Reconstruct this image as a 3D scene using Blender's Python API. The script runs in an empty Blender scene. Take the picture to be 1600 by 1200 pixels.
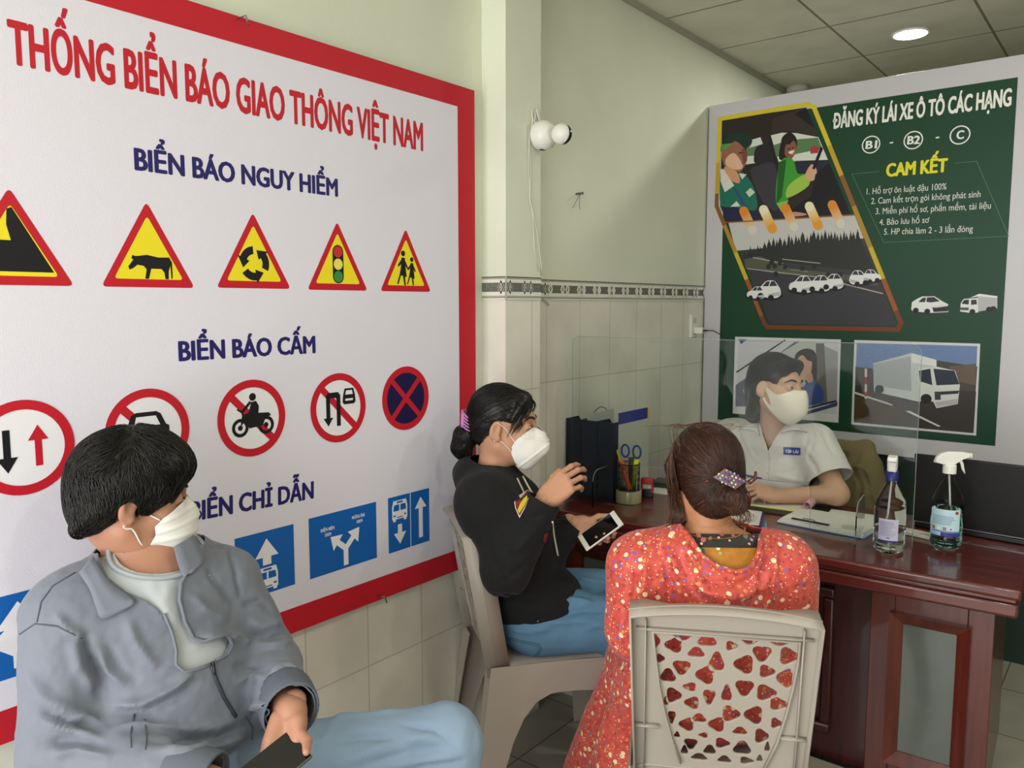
import bpy, bmesh, math, random
import numpy as np
from mathutils import Vector, Matrix
from mathutils.geometry import tessellate_polygon
random.seed(7)
PI = math.pi
SC = bpy.context.scene
COL = SC.collection

# ------------------------------------------------------------------ camera, world, lights
TH, PT, EYE = math.radians(38.69), math.radians(5.75), Vector((0, 0, 1.53))
FOC = 1241.0                                    # focal length in pixels of the 1600 px wide frame
FW = Vector((-math.sin(TH)*math.cos(PT), math.cos(TH)*math.cos(PT), -math.sin(PT)))
RT = Vector((math.cos(TH), math.sin(TH), 0)); UP = RT.cross(FW)
cd = bpy.data.cameras.new('camera'); cam = bpy.data.objects.new('camera', cd); COL.objects.link(cam)
cd.sensor_fit = 'HORIZONTAL'; cd.sensor_width = 36; cd.lens = 36*FOC/1600; cd.clip_start = .05
cam.matrix_world = Matrix((( RT.x, UP.x, -FW.x, 0), (RT.y, UP.y, -FW.y, 0), (RT.z, UP.z, -FW.z, EYE.z), (0, 0, 0, 1)))
SC.camera = cam
SC.view_settings.view_transform = 'Standard'; SC.view_settings.look = 'None'
SC.view_settings.gamma = 1; SC.view_settings.use_curve_mapping = False
SC.view_settings.exposure = -0.08

w = bpy.data.worlds.new('sky'); SC.world = w; w.use_nodes = True
nt = w.node_tree; nt.nodes.clear()
wo = nt.nodes.new('ShaderNodeOutputWorld'); wb = nt.nodes.new('ShaderNodeBackground')
wb.inputs[0].default_value = (.84, .92, .98, 1); wb.inputs[1].default_value = .9
nt.links.new(wb.outputs[0], wo.inputs[0])

def area(name, loc, target, sx, sy, power, col):
    l = bpy.data.lights.new(name, 'AREA'); l.shape = 'RECTANGLE'; l.size = sx; l.size_y = sy
    l.energy = power; l.color = col
    o = bpy.data.objects.new(name, l); COL.objects.link(o); o.location = loc
    o.rotation_euler = (Vector(target)-Vector(loc)).to_track_quat('-Z', 'Y').to_euler()
    return o
# daylight through the open shopfront behind the camera
area('shopfront_daylight', (-.75, -1.6, 1.45), (-.75, 2.5, 1.2), 2.7, 2.4, 96, (1.0, .98, .96))
# added fill lamp aimed at the ceiling, imitating daylight off the pavement
area('pavement_bounce_fill', (-.4, -2.3, .15), (-.4, 2.2, 2.9), 4.0, 1.4, 50, (.97, 1.0, .93))

# ------------------------------------------------------------------ helpers
def V3(p): return Vector(p)
def at(u, v, dep):                              # a photo pixel at a given camera depth -> a point in the room
    return EYE + (FW*FOC + RT*(u-800) + UP*(600-v))*(dep/FOC)
def at_x(u, v, x):
    d = FW*FOC + RT*(u-800) + UP*(600-v); return EYE + d*((x-EYE.x)/d.x)
def at_y(u, v, y):
    d = FW*FOC + RT*(u-800) + UP*(600-v); return EYE + d*((y-EYE.y)/d.y)
def at_z(u, v, z):
    d = FW*FOC + RT*(u-800) + UP*(600-v); return EYE + d*((z-EYE.z)/d.z)

def lin(c):
    if isinstance(c, str):
        c = tuple(int(c[i:i+2], 16)/255 for i in (0, 2, 4))
    return tuple((x/12.92 if x <= .04045 else ((x+.055)/1.055)**2.4) for x in c[:3]) + (1,)

def smooth_line(pts, n=8):
    """Catmull-Rom through points"""
    P = np.asarray([tuple(p) for p in pts], float); P = np.concatenate([2*P[:1]-P[1:2], P, 2*P[-1:]-P[-2:-1]]); out = []
    for i in range(1, len(P)-2):
        for t in np.linspace(0, 1, n, endpoint=False):
            out.append(.5*((2*P[i])+(-P[i-1]+P[i+1])*t+(2*P[i-1]-5*P[i]+4*P[i+1]-P[i+2])*t*t+(-P[i-1]+3*P[i]-3*P[i+1]+P[i+2])*t**3))
    return out+[P[-2]]
def blob(pts, n=4):
    """closed smooth outline through points"""
    p = list(pts); q = p[-2:]+p+p[:2]; s = smooth_line(q, n); return [tuple(x) for x in s[2*n:2*n+len(p)*n]]
MATS = {}
def mat(name, col, rough=.6, metal=0, spec=.5, coat=0, trans=0, ior=1.45, emit=0, bump=0, bscale=40, var=0, vscale=6, stretch=None, sheen=0, sss=0):
    if name in MATS: return MATS[name]
    m = bpy.data.materials.new(name); m.use_nodes = True; MATS[name] = m
    nt = m.node_tree; b = nt.nodes['Principled BSDF']
    c = lin(col)
    b.inputs['Base Color'].default_value = c; b.inputs['Roughness'].default_value = rough
    b.inputs['Metallic'].default_value = metal; b.inputs['Specular IOR Level'].default_value = spec
    b.inputs['Coat Weight'].default_value = coat; b.inputs['Coat Roughness'].default_value = .08
    b.inputs['Transmission Weight'].default_value = trans; b.inputs['IOR'].default_value = ior
    b.inputs['Sheen Weight'].default_value = sheen
    if sss:
        b.inputs['Subsurface Weight'].default_value = sss; b.inputs['Subsurface Radius'].default_value = (.012, .005, .003); b.inputs['Subsurface Scale'].default_value = 1
    if emit:
        b.inputs['Emission Color'].default_value = c; b.inputs['Emission Strength'].default_value = emit
    if bump or var:
        tc = nt.nodes.new('ShaderNodeTexCoord'); mp = nt.nodes.new('ShaderNodeMapping')
        nt.links.new(tc.outputs['Object'], mp.inputs[0])
        if stretch: mp.inputs['Scale'].default_value = stretch
        if bump:
            n = nt.nodes.new('ShaderNodeTexNoise'); n.inputs['Scale'].default_value = bscale; n.inputs['Detail'].default_value = 4
            bp = nt.nodes.new('ShaderNodeBump'); bp.inputs['Strength'].default_value = bump; bp.inputs['Distance'].default_value = .004
            nt.links.new(mp.outputs[0], n.inputs['Vector']); nt.links.new(n.outputs[0], bp.inputs['Height']); nt.links.new(bp.outputs[0], b.inputs['Normal'])
        if var:
            n = nt.nodes.new('ShaderNodeTexNoise'); n.inputs['Scale'].default_value = vscale; n.inputs['Detail'].default_value = 5
            r = nt.nodes.new('ShaderNodeValToRGB')
            r.color_ramp.elements[0].position = .3; r.color_ramp.elements[1].position = .7
            r.color_ramp.elements[0].color = tuple(max(0, x*(1-var)) for x in c[:3])+(1,)
            r.color_ramp.elements[1].color = tuple(min(1, x*(1+var)) for x in c[:3])+(1,)
            nt.links.new(mp.outputs[0], n.inputs['Vector']); nt.links.new(n.outputs[0], r.inputs[0]); nt.links.new(r.outputs[0], b.inputs['Base Color'])
    return m

def nodes_of(m): return m.node_tree, m.node_tree.nodes['Principled BSDF']

def obj(name, me, mats=None, parent=None, loc=(0, 0, 0), smooth=None):
    o = bpy.data.objects.new(name, me); COL.objects.link(o); o.location = loc
    if mats:
        for m in (mats if isinstance(mats, (list, tuple)) else [mats]): me.materials.append(m)
    if parent: o.parent = parent
    return o
def tag(o, label=None, cat=None, group=None, kind=None):
    if label: o['label'] = label
    if cat: o['category'] = cat
    if group: o['group'] = group
    if kind: o['kind'] = kind
    return o
def empty(name, loc, rz, label, cat, group=None):
    o = bpy.data.objects.new(name, None); COL.objects.link(o); o.location = loc; o.rotation_euler = (0, 0, rz)
    o.empty_display_size = .05
    return tag(o, label, cat, group)
def copy_tree(o, parent=None):
    c = o.copy(); COL.objects.link(c); c.parent = parent
    for ch in list(o.children): copy_tree(ch, c)
    return c

def np_mesh(name, V, F, smooth=True, mi=None):
    """V (n,3); F list of index arrays (quads (m,4) and / or tris (m,3))"""
    me = bpy.data.meshes.new(name)
    Fs = [np.asarray(f, dtype=np.int32) for f in F if len(f)]
    me.vertices.add(len(V)); me.vertices.foreach_set('co', np.asarray(V, dtype=np.float32).ravel())
    nl = sum(f.size for f in Fs); npoly = sum(len(f) for f in Fs)
    me.loops.add(nl); me.polygons.add(npoly)
    me.loops.foreach_set('vertex_index', np.concatenate([f.ravel() for f in Fs]))
    tot = np.concatenate([np.full(len(f), f.shape[1], dtype=np.int32) for f in Fs])
    st = np.concatenate([[0], np.cumsum(tot)[:-1]]).astype(np.int32)
    me.polygons.foreach_set('loop_start', st); me.polygons.foreach_set('loop_total', tot)
    me.polygons.foreach_set('use_smooth', np.full(npoly, smooth))
    if mi is not None: me.polygons.foreach_set('material_index', np.asarray(mi, dtype=np.int32))
    me.update(calc_edges=True); me.validate()
    return me

class MB:
    """collects shapes into one mesh"""
    def __init__(s): s.bm = bmesh.new(); s.mi = 0
    def _mark(s, fs, smooth=False):
        for f in fs: f.material_index = s.mi; f.smooth = smooth
    def box(s, lo, hi, M=None, bev=0, seg=2):
        lo, hi = Vector(lo), Vector(hi); c = (lo+hi)/2; d = hi-lo
        r = bmesh.ops.create_cube(s.bm, size=1); vs = r['verts']
        for v in vs: v.co = Vector((v.co.x*d.x, v.co.y*d.y, v.co.z*d.z))+c
        if M is not None: bmesh.ops.transform(s.bm, matrix=M, verts=vs)
        fs = {f for v in vs for f in v.link_faces}; s._mark(fs)
        if bev:
            es = list({e for v in vs for e in v.link_edges})
            r = bmesh.ops.bevel(s.bm, geom=es, offset=bev, segments=seg, affect='EDGES', profile=.5)
            s._mark(r['faces'], True)
        return s
    def tube(s, pts, r, n=8, caps=True, M=None, smooth=True, closed=False):
        pts = [Vector(p) for p in pts]; N = len(pts)
        rs = r if isinstance(r, (list, tuple)) else [r]*N
        rings = []; up = None
        for i, p in enumerate(pts):
            if closed: t = pts[(i+1) % N]-pts[i-1]
            else: t = pts[min(i+1, N-1)]-pts[max(i-1, 0)]
            t.normalize()
            if up is None:
                up = Vector((0, 0, 1)) if abs(t.z) < .9 else Vector((1, 0, 0))
            a = up-t*up.dot(t)
            if a.length < 1e-6: a = t.orthogonal()
            a.normalize(); b = t.cross(a); up = a
            ring = []
            for k in range(n):
                an = 2*PI*k/n; q = p+(a*math.cos(an)+b*math.sin(an))*rs[i]
                ring.append(s.bm.verts.new(M @ q if M is not None else q))
            rings.append(ring)
        fs = []
        for i in range(N if closed else N-1):
            A, B = rings[i], rings[(i+1) % N]
            for k in range(n):
                fs.append(s.bm.faces.new((A[k], A[(k+1) % n], B[(k+1) % n], B[k])))
        s._mark(fs, smooth)
        if caps and not closed:
            s._mark([s.bm.faces.new(rings[0][::-1]), s.bm.faces.new(rings[-1])])
        return s
    def lathe(s, prof, n=32, M=None, caps=True, smooth=True):
        """prof: list of (r, z) bottom to top"""
        rings = []
        for r, z in prof:
            rings.append([s.bm.verts.new((lambda q: M @ q if M is not None else q)(Vector((r*math.cos(2*PI*k/n), r*math.sin(2*PI*k/n), z)))) for k in range(n)])
        fs = []
        for A, B in zip(rings, rings[1:]):
            for k in range(n): fs.append(s.bm.faces.new((A[k], A[(k+1) % n], B[(k+1) % n], B[k])))
        s._mark(fs, smooth)
        if caps:
            s._mark([s.bm.faces.new(rings[0][::-1]), s.bm.faces.new(rings[-1])])
        return s
    def prism(s, poly, h0, h1, M=None, bev=0):
        """poly: 2D outline (counter-clockwise) in XY, extruded in Z"""
        T = (lambda q: M @ q) if M is not None else (lambda q: q)
        a = [s.bm.verts.new(T(Vector((x, y, h0)))) for x, y in poly]; b = [s.bm.verts.new(T(Vector((x, y, h1)))) for x, y in poly]
        n = len(poly); fs = [s.bm.faces.new(a[::-1]), s.bm.faces.new(b)]
        for k in range(n): fs.append(s.bm.faces.new((a[k], a[(k+1) % n], b[(k+1) % n], b[k])))
        s._mark(fs)
        if bev:
            es = list({e for f in fs[:2] for e in f.edges})
            r = bmesh.ops.bevel(s.bm, geom=es, offset=bev, segments=2, affect='EDGES', profile=.5); s._mark(r['faces'], True)
        return s
    def sheet(s, grid, thick=0, smooth=True):
        """grid: rows of points -> a surface; thick gives it real thickness"""
        R = [[s.bm.verts.new(p) for p in row] for row in grid]; fs = []
        for A, B in zip(R, R[1:]):
            for k in range(len(A)-1): fs.append(s.bm.faces.new((A[k], A[k+1], B[k+1], B[k])))
        s._mark(fs, smooth)
        if thick:
            bmesh.ops.recalc_face_normals(s.bm, faces=fs)
            r = bmesh.ops.solidify(s.bm, geom=fs, thickness=thick)
            s._mark([g for g in r['geom'] if isinstance(g, bmesh.types.BMFace)], smooth)
        return s
    def ball(s, c, r, seg=16, M=None):
        rs = r if isinstance(r, (list, tuple)) else (r, r, r)
        q = bmesh.ops.create_uvsphere(s.bm, u_segments=seg, v_segments=max(6, seg//2), radius=1)
        for v in q['verts']:
            v.co = Vector((v.co.x*rs[0], v.co.y*rs[1], v.co.z*rs[2]))
            if M is not None: v.co = M @ v.co
            v.co += Vector(c)
        s._mark({f for v in q['verts'] for f in v.link_faces}, True); return s
    def build(s, name, mats, parent=None, loc=(0, 0, 0), origin=None):
        bmesh.ops.recalc_face_normals(s.bm, faces=s.bm.faces[:])
        if origin is not None: bmesh.ops.translate(s.bm, verts=s.bm.verts[:], vec=-Vector(origin)); loc = origin if parent is None else loc
        me = bpy.data.meshes.new(name); s.bm.to_mesh(me); s.bm.free()
        return obj(name, me, mats, parent, loc)

def frame(o, x, y, z):
    """matrix with given origin and axes"""
    x, y, z = Vector(x), Vector(y), Vector(z)
    return Matrix(((x.x, y.x, z.x, o[0]), (x.y, y.y, z.y, o[1]), (x.z, y.z, z.z, o[2]), (0, 0, 0, 1)))
def Rz(a): return Matrix.Rotation(a, 4, 'Z')
def TL(p): return Matrix.Translation(Vector(p))
# ------------------------------------------------------------------ smooth solids: blended volumes turned into one continuous surface
def nrm(a):
    a = np.asarray(a, float); return a/np.linalg.norm(a)
class SDF:
    def __init__(s): s.ops = []
    def cap(s, a, b, ra, rb=None, k=.02, op='u', flat=None):
        """tapered capsule; flat=(dir, f): squeezed f times along dir"""
        rb = ra if rb is None else rb
        a, b = np.asarray(a, float), np.asarray(b, float)
        s.ops.append(('c', a, b, ra, rb, k, op, flat, np.minimum(a, b)-max(ra, rb), np.maximum(a, b)+max(ra, rb))); return s
    def chain(s, pts, rs, k=.02, op='u', flat=None):
        for i in range(len(pts)-1): s.cap(pts[i], pts[i+1], rs[i], rs[i+1], k, op, flat)
        return s
    def ell(s, c, r, R=None, k=.02, op='u'):
        c = np.asarray(c, float); r = np.asarray(r if np.ndim(r) else (r, r, r), float); m = r.max()
        s.ops.append(('e', c, r, R if R is None else np.asarray(R, float), None, k, op, None, c-m, c+m)); return s
    def xf(s, M):
        """copy with every shape moved by a 4x4 matrix (rotation, translation, uniform scale)"""
        A = np.array(M)[:3, :3]; t = np.array(M)[:3, 3]; sc = np.linalg.norm(A[:, 0]); Q = A/sc
        o = SDF()
        for op in s.ops:
            if op[0] == 'c':
                fl = None if op[7] is None else (Q @ np.asarray(op[7][0], float), op[7][1])
                o.cap(A @ op[1]+t, A @ op[2]+t, op[3]*sc, op[4]*sc, op[5]*sc, op[6], fl)
            else:
                R = np.eye(3) if op[3] is None else op[3]
                o.ell(A @ op[1]+t, op[2]*sc, Q @ R, op[5]*sc, op[6])
        return o
    def add(s, o): s.ops += o.ops; return s
    def bounds(s):
        u = [o for o in s.ops if o[6] == 'u']
        return np.min([o[8] for o in u], 0), np.max([o[9] for o in u], 0)
    @staticmethod
    def dist(op, P):
        if op[0] == 'c':
            _, a, b, ra, rb, k, _, flat = op[:8]
            p = P-a; d = b-a
            if flat is not None:
                n = nrm(flat[0]); f = flat[1]-1
                p = p+n*((p @ n)*f)[..., None]; d = d+n*((d @ n)*f)
            t = np.clip((p @ d)/(d @ d+1e-12), 0, 1)
            q = p-t[..., None]*d
            return np.sqrt((q*q).sum(-1))-(ra+(rb-ra)*t)
        _, c, r, R = op[:4]
        p = P-c
        if R is not None: p = p @ R
        k0 = np.sqrt(((p/r)**2).sum(-1)); k1 = np.sqrt(((p/(r*r))**2).sum(-1))
        return k0*(k0-1)/np.maximum(k1, 1e-9)
    @staticmethod
    def comb(D, d, k, op):
        if op == 'u':
            h = np.clip(.5+.5*(D-d)/k, 0, 1); return D*(1-h)+d*h-k*h*(1-h)
        d = -d
        h = np.clip(.5-.5*(D-d)/k, 0, 1); return D*(1-h)+d*h+k*h*(1-h)
    def eval(s, P, grow=0):
        D = np.full(len(P), .5)
        for o in s.ops:
            pad = o[5]+.05+grow
            m = np.all((P > o[8]-pad) & (P < o[9]+pad), 1)
            if not m.any(): continue
            d = s.dist(o, P[m])-(grow if o[6] == 'u' else -grow*.5)
            D[m] = s.comb(D[m], d, o[5], o[6])
        return D
    def grad(s, P, grow=0, e=.002):
        G = np.stack([s.eval(P+np.eye(3)[i]*e, grow)-s.eval(P-np.eye(3)[i]*e, grow) for i in range(3)], 1)
        return G/np.maximum(np.linalg.norm(G, axis=1, keepdims=True), 1e-9)
    def surface(s, h, grow=0, smooth=2, clip=None):
        lo, hi = s.bounds(); lo = lo-grow-.02-2*h; hi = hi+grow+.02+2*h
        if clip is not None: lo = np.maximum(lo, clip[0]); hi = np.minimum(hi, clip[1])
        n = np.ceil((hi-lo)/h).astype(int)+1
        D = np.full(n, .5, dtype=np.float32)
        ax = [lo[i]+h*np.arange(n[i]) for i in range(3)]
        for o in s.ops:
            pad = o[5]+.03+grow
            i0 = np.clip(np.floor((o[8]-pad-lo)/h).astype(int), 0, n); i1 = np.clip(np.ceil((o[9]+pad-lo)/h).astype(int)+1, 0, n)
            if np.any(i1 <= i0): continue
            P = np.stack(np.meshgrid(*[ax[i][i0[i]:i1[i]] for i in range(3)], indexing='ij'), -1)
            sl = tuple(slice(i0[i], i1[i]) for i in range(3))
            d = s.dist(o, P)-(grow if o[6] == 'u' else -grow*.5)
            D[sl] = s.comb(D[sl], d, o[5], o[6])
        if clip is not None:
            pass
        V, Q = nets(D, lo, h)
        V = relax(V, Q, smooth)
        return V, Q
C8 = np.array([(i, j, k) for i in (0, 1) for j in (0, 1) for k in (0, 1)])
E12 = [(a, b) for a in range(8) for b in range(a+1, 8) if np.abs(C8[a]-C8[b]).sum() == 1]
def nets(D, lo, h):
    S = D < 0; n = np.array(D.shape)
    cnt = sum(S[c[0]:n[0]-1+c[0], c[1]:n[1]-1+c[1], c[2]:n[2]-1+c[2]].astype(np.int8) for c in C8)
    act = (cnt > 0) & (cnt < 8); I = np.argwhere(act)
    vals = np.stack([D[I[:, 0]+c[0], I[:, 1]+c[1], I[:, 2]+c[2]] for c in C8], 1)
    acc = np.zeros((len(I), 3)); num = np.zeros(len(I))
    for a, b in E12:
        va, vb = vals[:, a], vals[:, b]; m = (va < 0) != (vb < 0)
        t = va[m]/(va[m]-vb[m]); acc[m] += C8[a]+(C8[b]-C8[a])*t[:, None]; num[m] += 1
    V = lo+(I+acc/num[:, None])*h
    ids = np.full(act.shape, -1, dtype=np.int32); ids[act] = np.arange(len(I))
    Q = []
    for ax in range(3):
        b, c = (ax+1) % 3, (ax+2) % 3
        sl0 = [slice(None)]*3; sl1 = [slice(None)]*3; sl0[ax] = slice(0, -1); sl1[ax] = slice(1, None)
        cr = S[tuple(sl0)] != S[tuple(sl1)]
        E = np.argwhere(cr)
        E = E[(E[:, b] > 0) & (E[:, c] > 0) & (E[:, b] < n[b]-1) & (E[:, c] < n[c]-1)]
        if not len(E): continue
        def cell(db, dc):
            X = E.copy(); X[:, b] -= db; X[:, c] -= dc; return ids[X[:, 0], X[:, 1], X[:, 2]]
        q = np.stack([cell(1, 1), cell(0, 1), cell(0, 0), cell(1, 0)], 1)
        ins = S[E[:, 0], E[:, 1], E[:, 2]]
        q[~ins] = q[~ins][:, ::-1]
        Q.append(q[(q >= 0).all(1)])
    return V, np.concatenate(Q)
def relax(V, Q, it, lam=.5):
    for _ in range(it):
        A = np.zeros_like(V); c = np.zeros(len(V))
        for k in range(Q.shape[1]):
            i, j = Q[:, k], Q[:, (k+1) % Q.shape[1]]
            for d in range(3): A[:, d] += np.bincount(i, V[j, d], len(V))+np.bincount(j, V[i, d], len(V))
            c += np.bincount(i, minlength=len(V))+np.bincount(j, minlength=len(V))
        m = c > 0; V = V.copy(); V[m] += lam*(A[m]/c[m, None]-V[m])
    return V
def normals(V, F):
    N = np.zeros_like(V)
    for f in (F if isinstance(F, list) else [F]):
        if not len(f): continue
        n = np.cross(V[f[:, 2]]-V[f[:, 0]], V[f[:, -1]]-V[f[:, 1]]) if f.shape[1] == 4 else np.cross(V[f[:, 1]]-V[f[:, 0]], V[f[:, 2]]-V[f[:, 0]])
        for k in range(f.shape[1]):
            for d in range(3): N[:, d] += np.bincount(f[:, k], n[:, d], len(V))
    return N/np.maximum(np.linalg.norm(N, axis=1, keepdims=True), 1e-12)
def tris(Q): return np.concatenate([Q[:, [0, 1, 2]], Q[:, [0, 2, 3]]])
def cut(V, T, g):
    """keep the part of a triangle mesh where g > 0, with a clean cut edge"""
    if T.shape[1] == 4: T = tris(T)
    pos = g > 0; c = pos[T].sum(1)
    out = [T[c == 3]]; new = []; nid = len(V); cache = {}; extra = []
    def mid(a, b):
        nonlocal nid
        k = (a, b) if a < b else (b, a)
        if k not in cache:
            t = g[a]/(g[a]-g[b]); extra.append(V[a]+(V[b]-V[a])*t); cache[k] = nid; nid += 1
        return cache[k]
    for t in T[(c == 1) | (c == 2)]:
        p = [x for x in t]
        if pos[t].sum() == 1:
            while not pos[p[0]]: p = p[1:]+p[:1]
            new.append((p[0], mid(p[0], p[1]), mid(p[0], p[2])))
        else:
            while pos[p[0]]: p = p[1:]+p[:1]
            m1, m2 = mid(p[0], p[1]), mid(p[0], p[2])
            new.append((m1, p[1], p[2])); new.append((m1, p[2], m2))
    T2 = np.concatenate([out[0], np.array(new, dtype=int).reshape(-1, 3)])
    V2 = np.concatenate([V, np.array(extra).reshape(-1, 3)])
    used = np.unique(T2); mp = np.full(len(V2), -1); mp[used] = np.arange(len(used))
    return V2[used], mp[T2]
def shell(V, T, th):
    """give an open surface a thickness th inwards"""
    N = normals(V, T); n = len(V)
    e = np.sort(np.concatenate([T[:, [0, 1]], T[:, [1, 2]], T[:, [2, 0]]]), 1); d = np.concatenate([T[:, [0, 1]], T[:, [1, 2]], T[:, [2, 0]]])
    u, ix, ct = np.unique(e, axis=0, return_index=True, return_counts=True)
    B = d[ix[ct == 1]]
    V2 = np.concatenate([V, V-N*th]); T2 = np.concatenate([T, T[:, ::-1]+n])
    rim = np.concatenate([np.stack([B[:, 1], B[:, 0], B[:, 0]+n], 1), np.stack([B[:, 1], B[:, 0]+n, B[:, 1]+n], 1)]) if len(B) else np.zeros((0, 3), int)
    return V2, np.concatenate([T2, rim])
def hash3(I):
    I = I.astype(np.int64); x = (I[:, 0]*73856093) ^ (I[:, 1]*19349663) ^ (I[:, 2]*83492791)
    x = (x ^ (x >> 13))*1274126177; x &= 0x7fffffff; return ((x >> 7) % 65536)/32768.-1
def vnoise(P, f=1., seed=0):
    P = np.asarray(P)*f+seed*17.31+1000; I = np.floor(P); t = P-I; t = t*t*(3-2*t); r = 0
    for c in C8:
        wgt = np.prod(np.where(c, t, 1-t), 1); r = r+wgt*hash3(I+c)
    return r
def fbm(P, f, n=3, seed=0): return sum(vnoise(P, f*2**i, seed+i)/2**i for i in range(n))
def seg_d(P, pts):
    """distance to a polyline and position 0..1 along it"""
    pts = np.asarray(pts, float); best = np.full(len(P), 9.); tt = np.zeros(len(P)); n = len(pts)-1
    for i in range(n):
        a, d = pts[i], pts[i+1]-pts[i]; t = np.clip(((P-a) @ d)/(d @ d+1e-12), 0, 1)
        q = np.linalg.norm(P-a-t[:, None]*d, axis=1); m = q < best; best[m] = q[m]; tt[m] = (i+t[m])/n
    return best, tt
def folds(V, N, L):
    """L: list of (polyline, width, height): soft ridges (height>0) and creases (height<0) in cloth"""
    D = np.zeros(len(V))
    for pts, wd, ht in L:
        pts = [tuple(p) for p in pts]
        d, t = seg_d(V, pts); D += ht*np.exp(-(d/wd)**2)*np.clip(np.sin(np.clip(t, 0.02, .98)*PI)*1.6, 0, 1)
    return V+N*D[:, None]
def put(name, V, F, mats, parent=None, origin=(0, 0, 0), mi=None, smooth=True):
    F = F if isinstance(F, list) else [F]
    me = np_mesh(name, V-np.asarray(origin, float), F, smooth, mi)
    return obj(name, me, mats, parent, tuple(origin) if parent is None else (0, 0, 0))
def tubes(paths, rads, n=4):
    """many thin tapered strands as one vertex / face set; paths (m,s,3)"""
    paths = np.asarray(paths); m, s, _ = paths.shape
    T = np.gradient(paths, axis=1); T /= np.maximum(np.linalg.norm(T, axis=2, keepdims=True), 1e-9)
    up = np.array([.31, .2, .93]); A = np.cross(T, up); A /= np.maximum(np.linalg.norm(A, axis=2, keepdims=True), 1e-9); B = np.cross(T, A)
    an = np.arange(n)*2*PI/n; r = np.asarray(rads).reshape(-1, s, 1, 1) if np.ndim(rads) > 1 else np.asarray(rads).reshape(1, s, 1, 1)
    V = paths[:, :, None]+r*(A[:, :, None]*np.cos(an)[None, None, :, None]+B[:, :, None]*np.sin(an)[None, None, :, None])
    idx = np.arange(m*s*n).reshape(m, s, n); a = idx[:, :-1]; b = idx[:, 1:]
    Q = np.stack([a, np.roll(a, -1, 2), np.roll(b, -1, 2), b], -1).reshape(-1, 4)
    return V.reshape(-1, 3), Q
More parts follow.
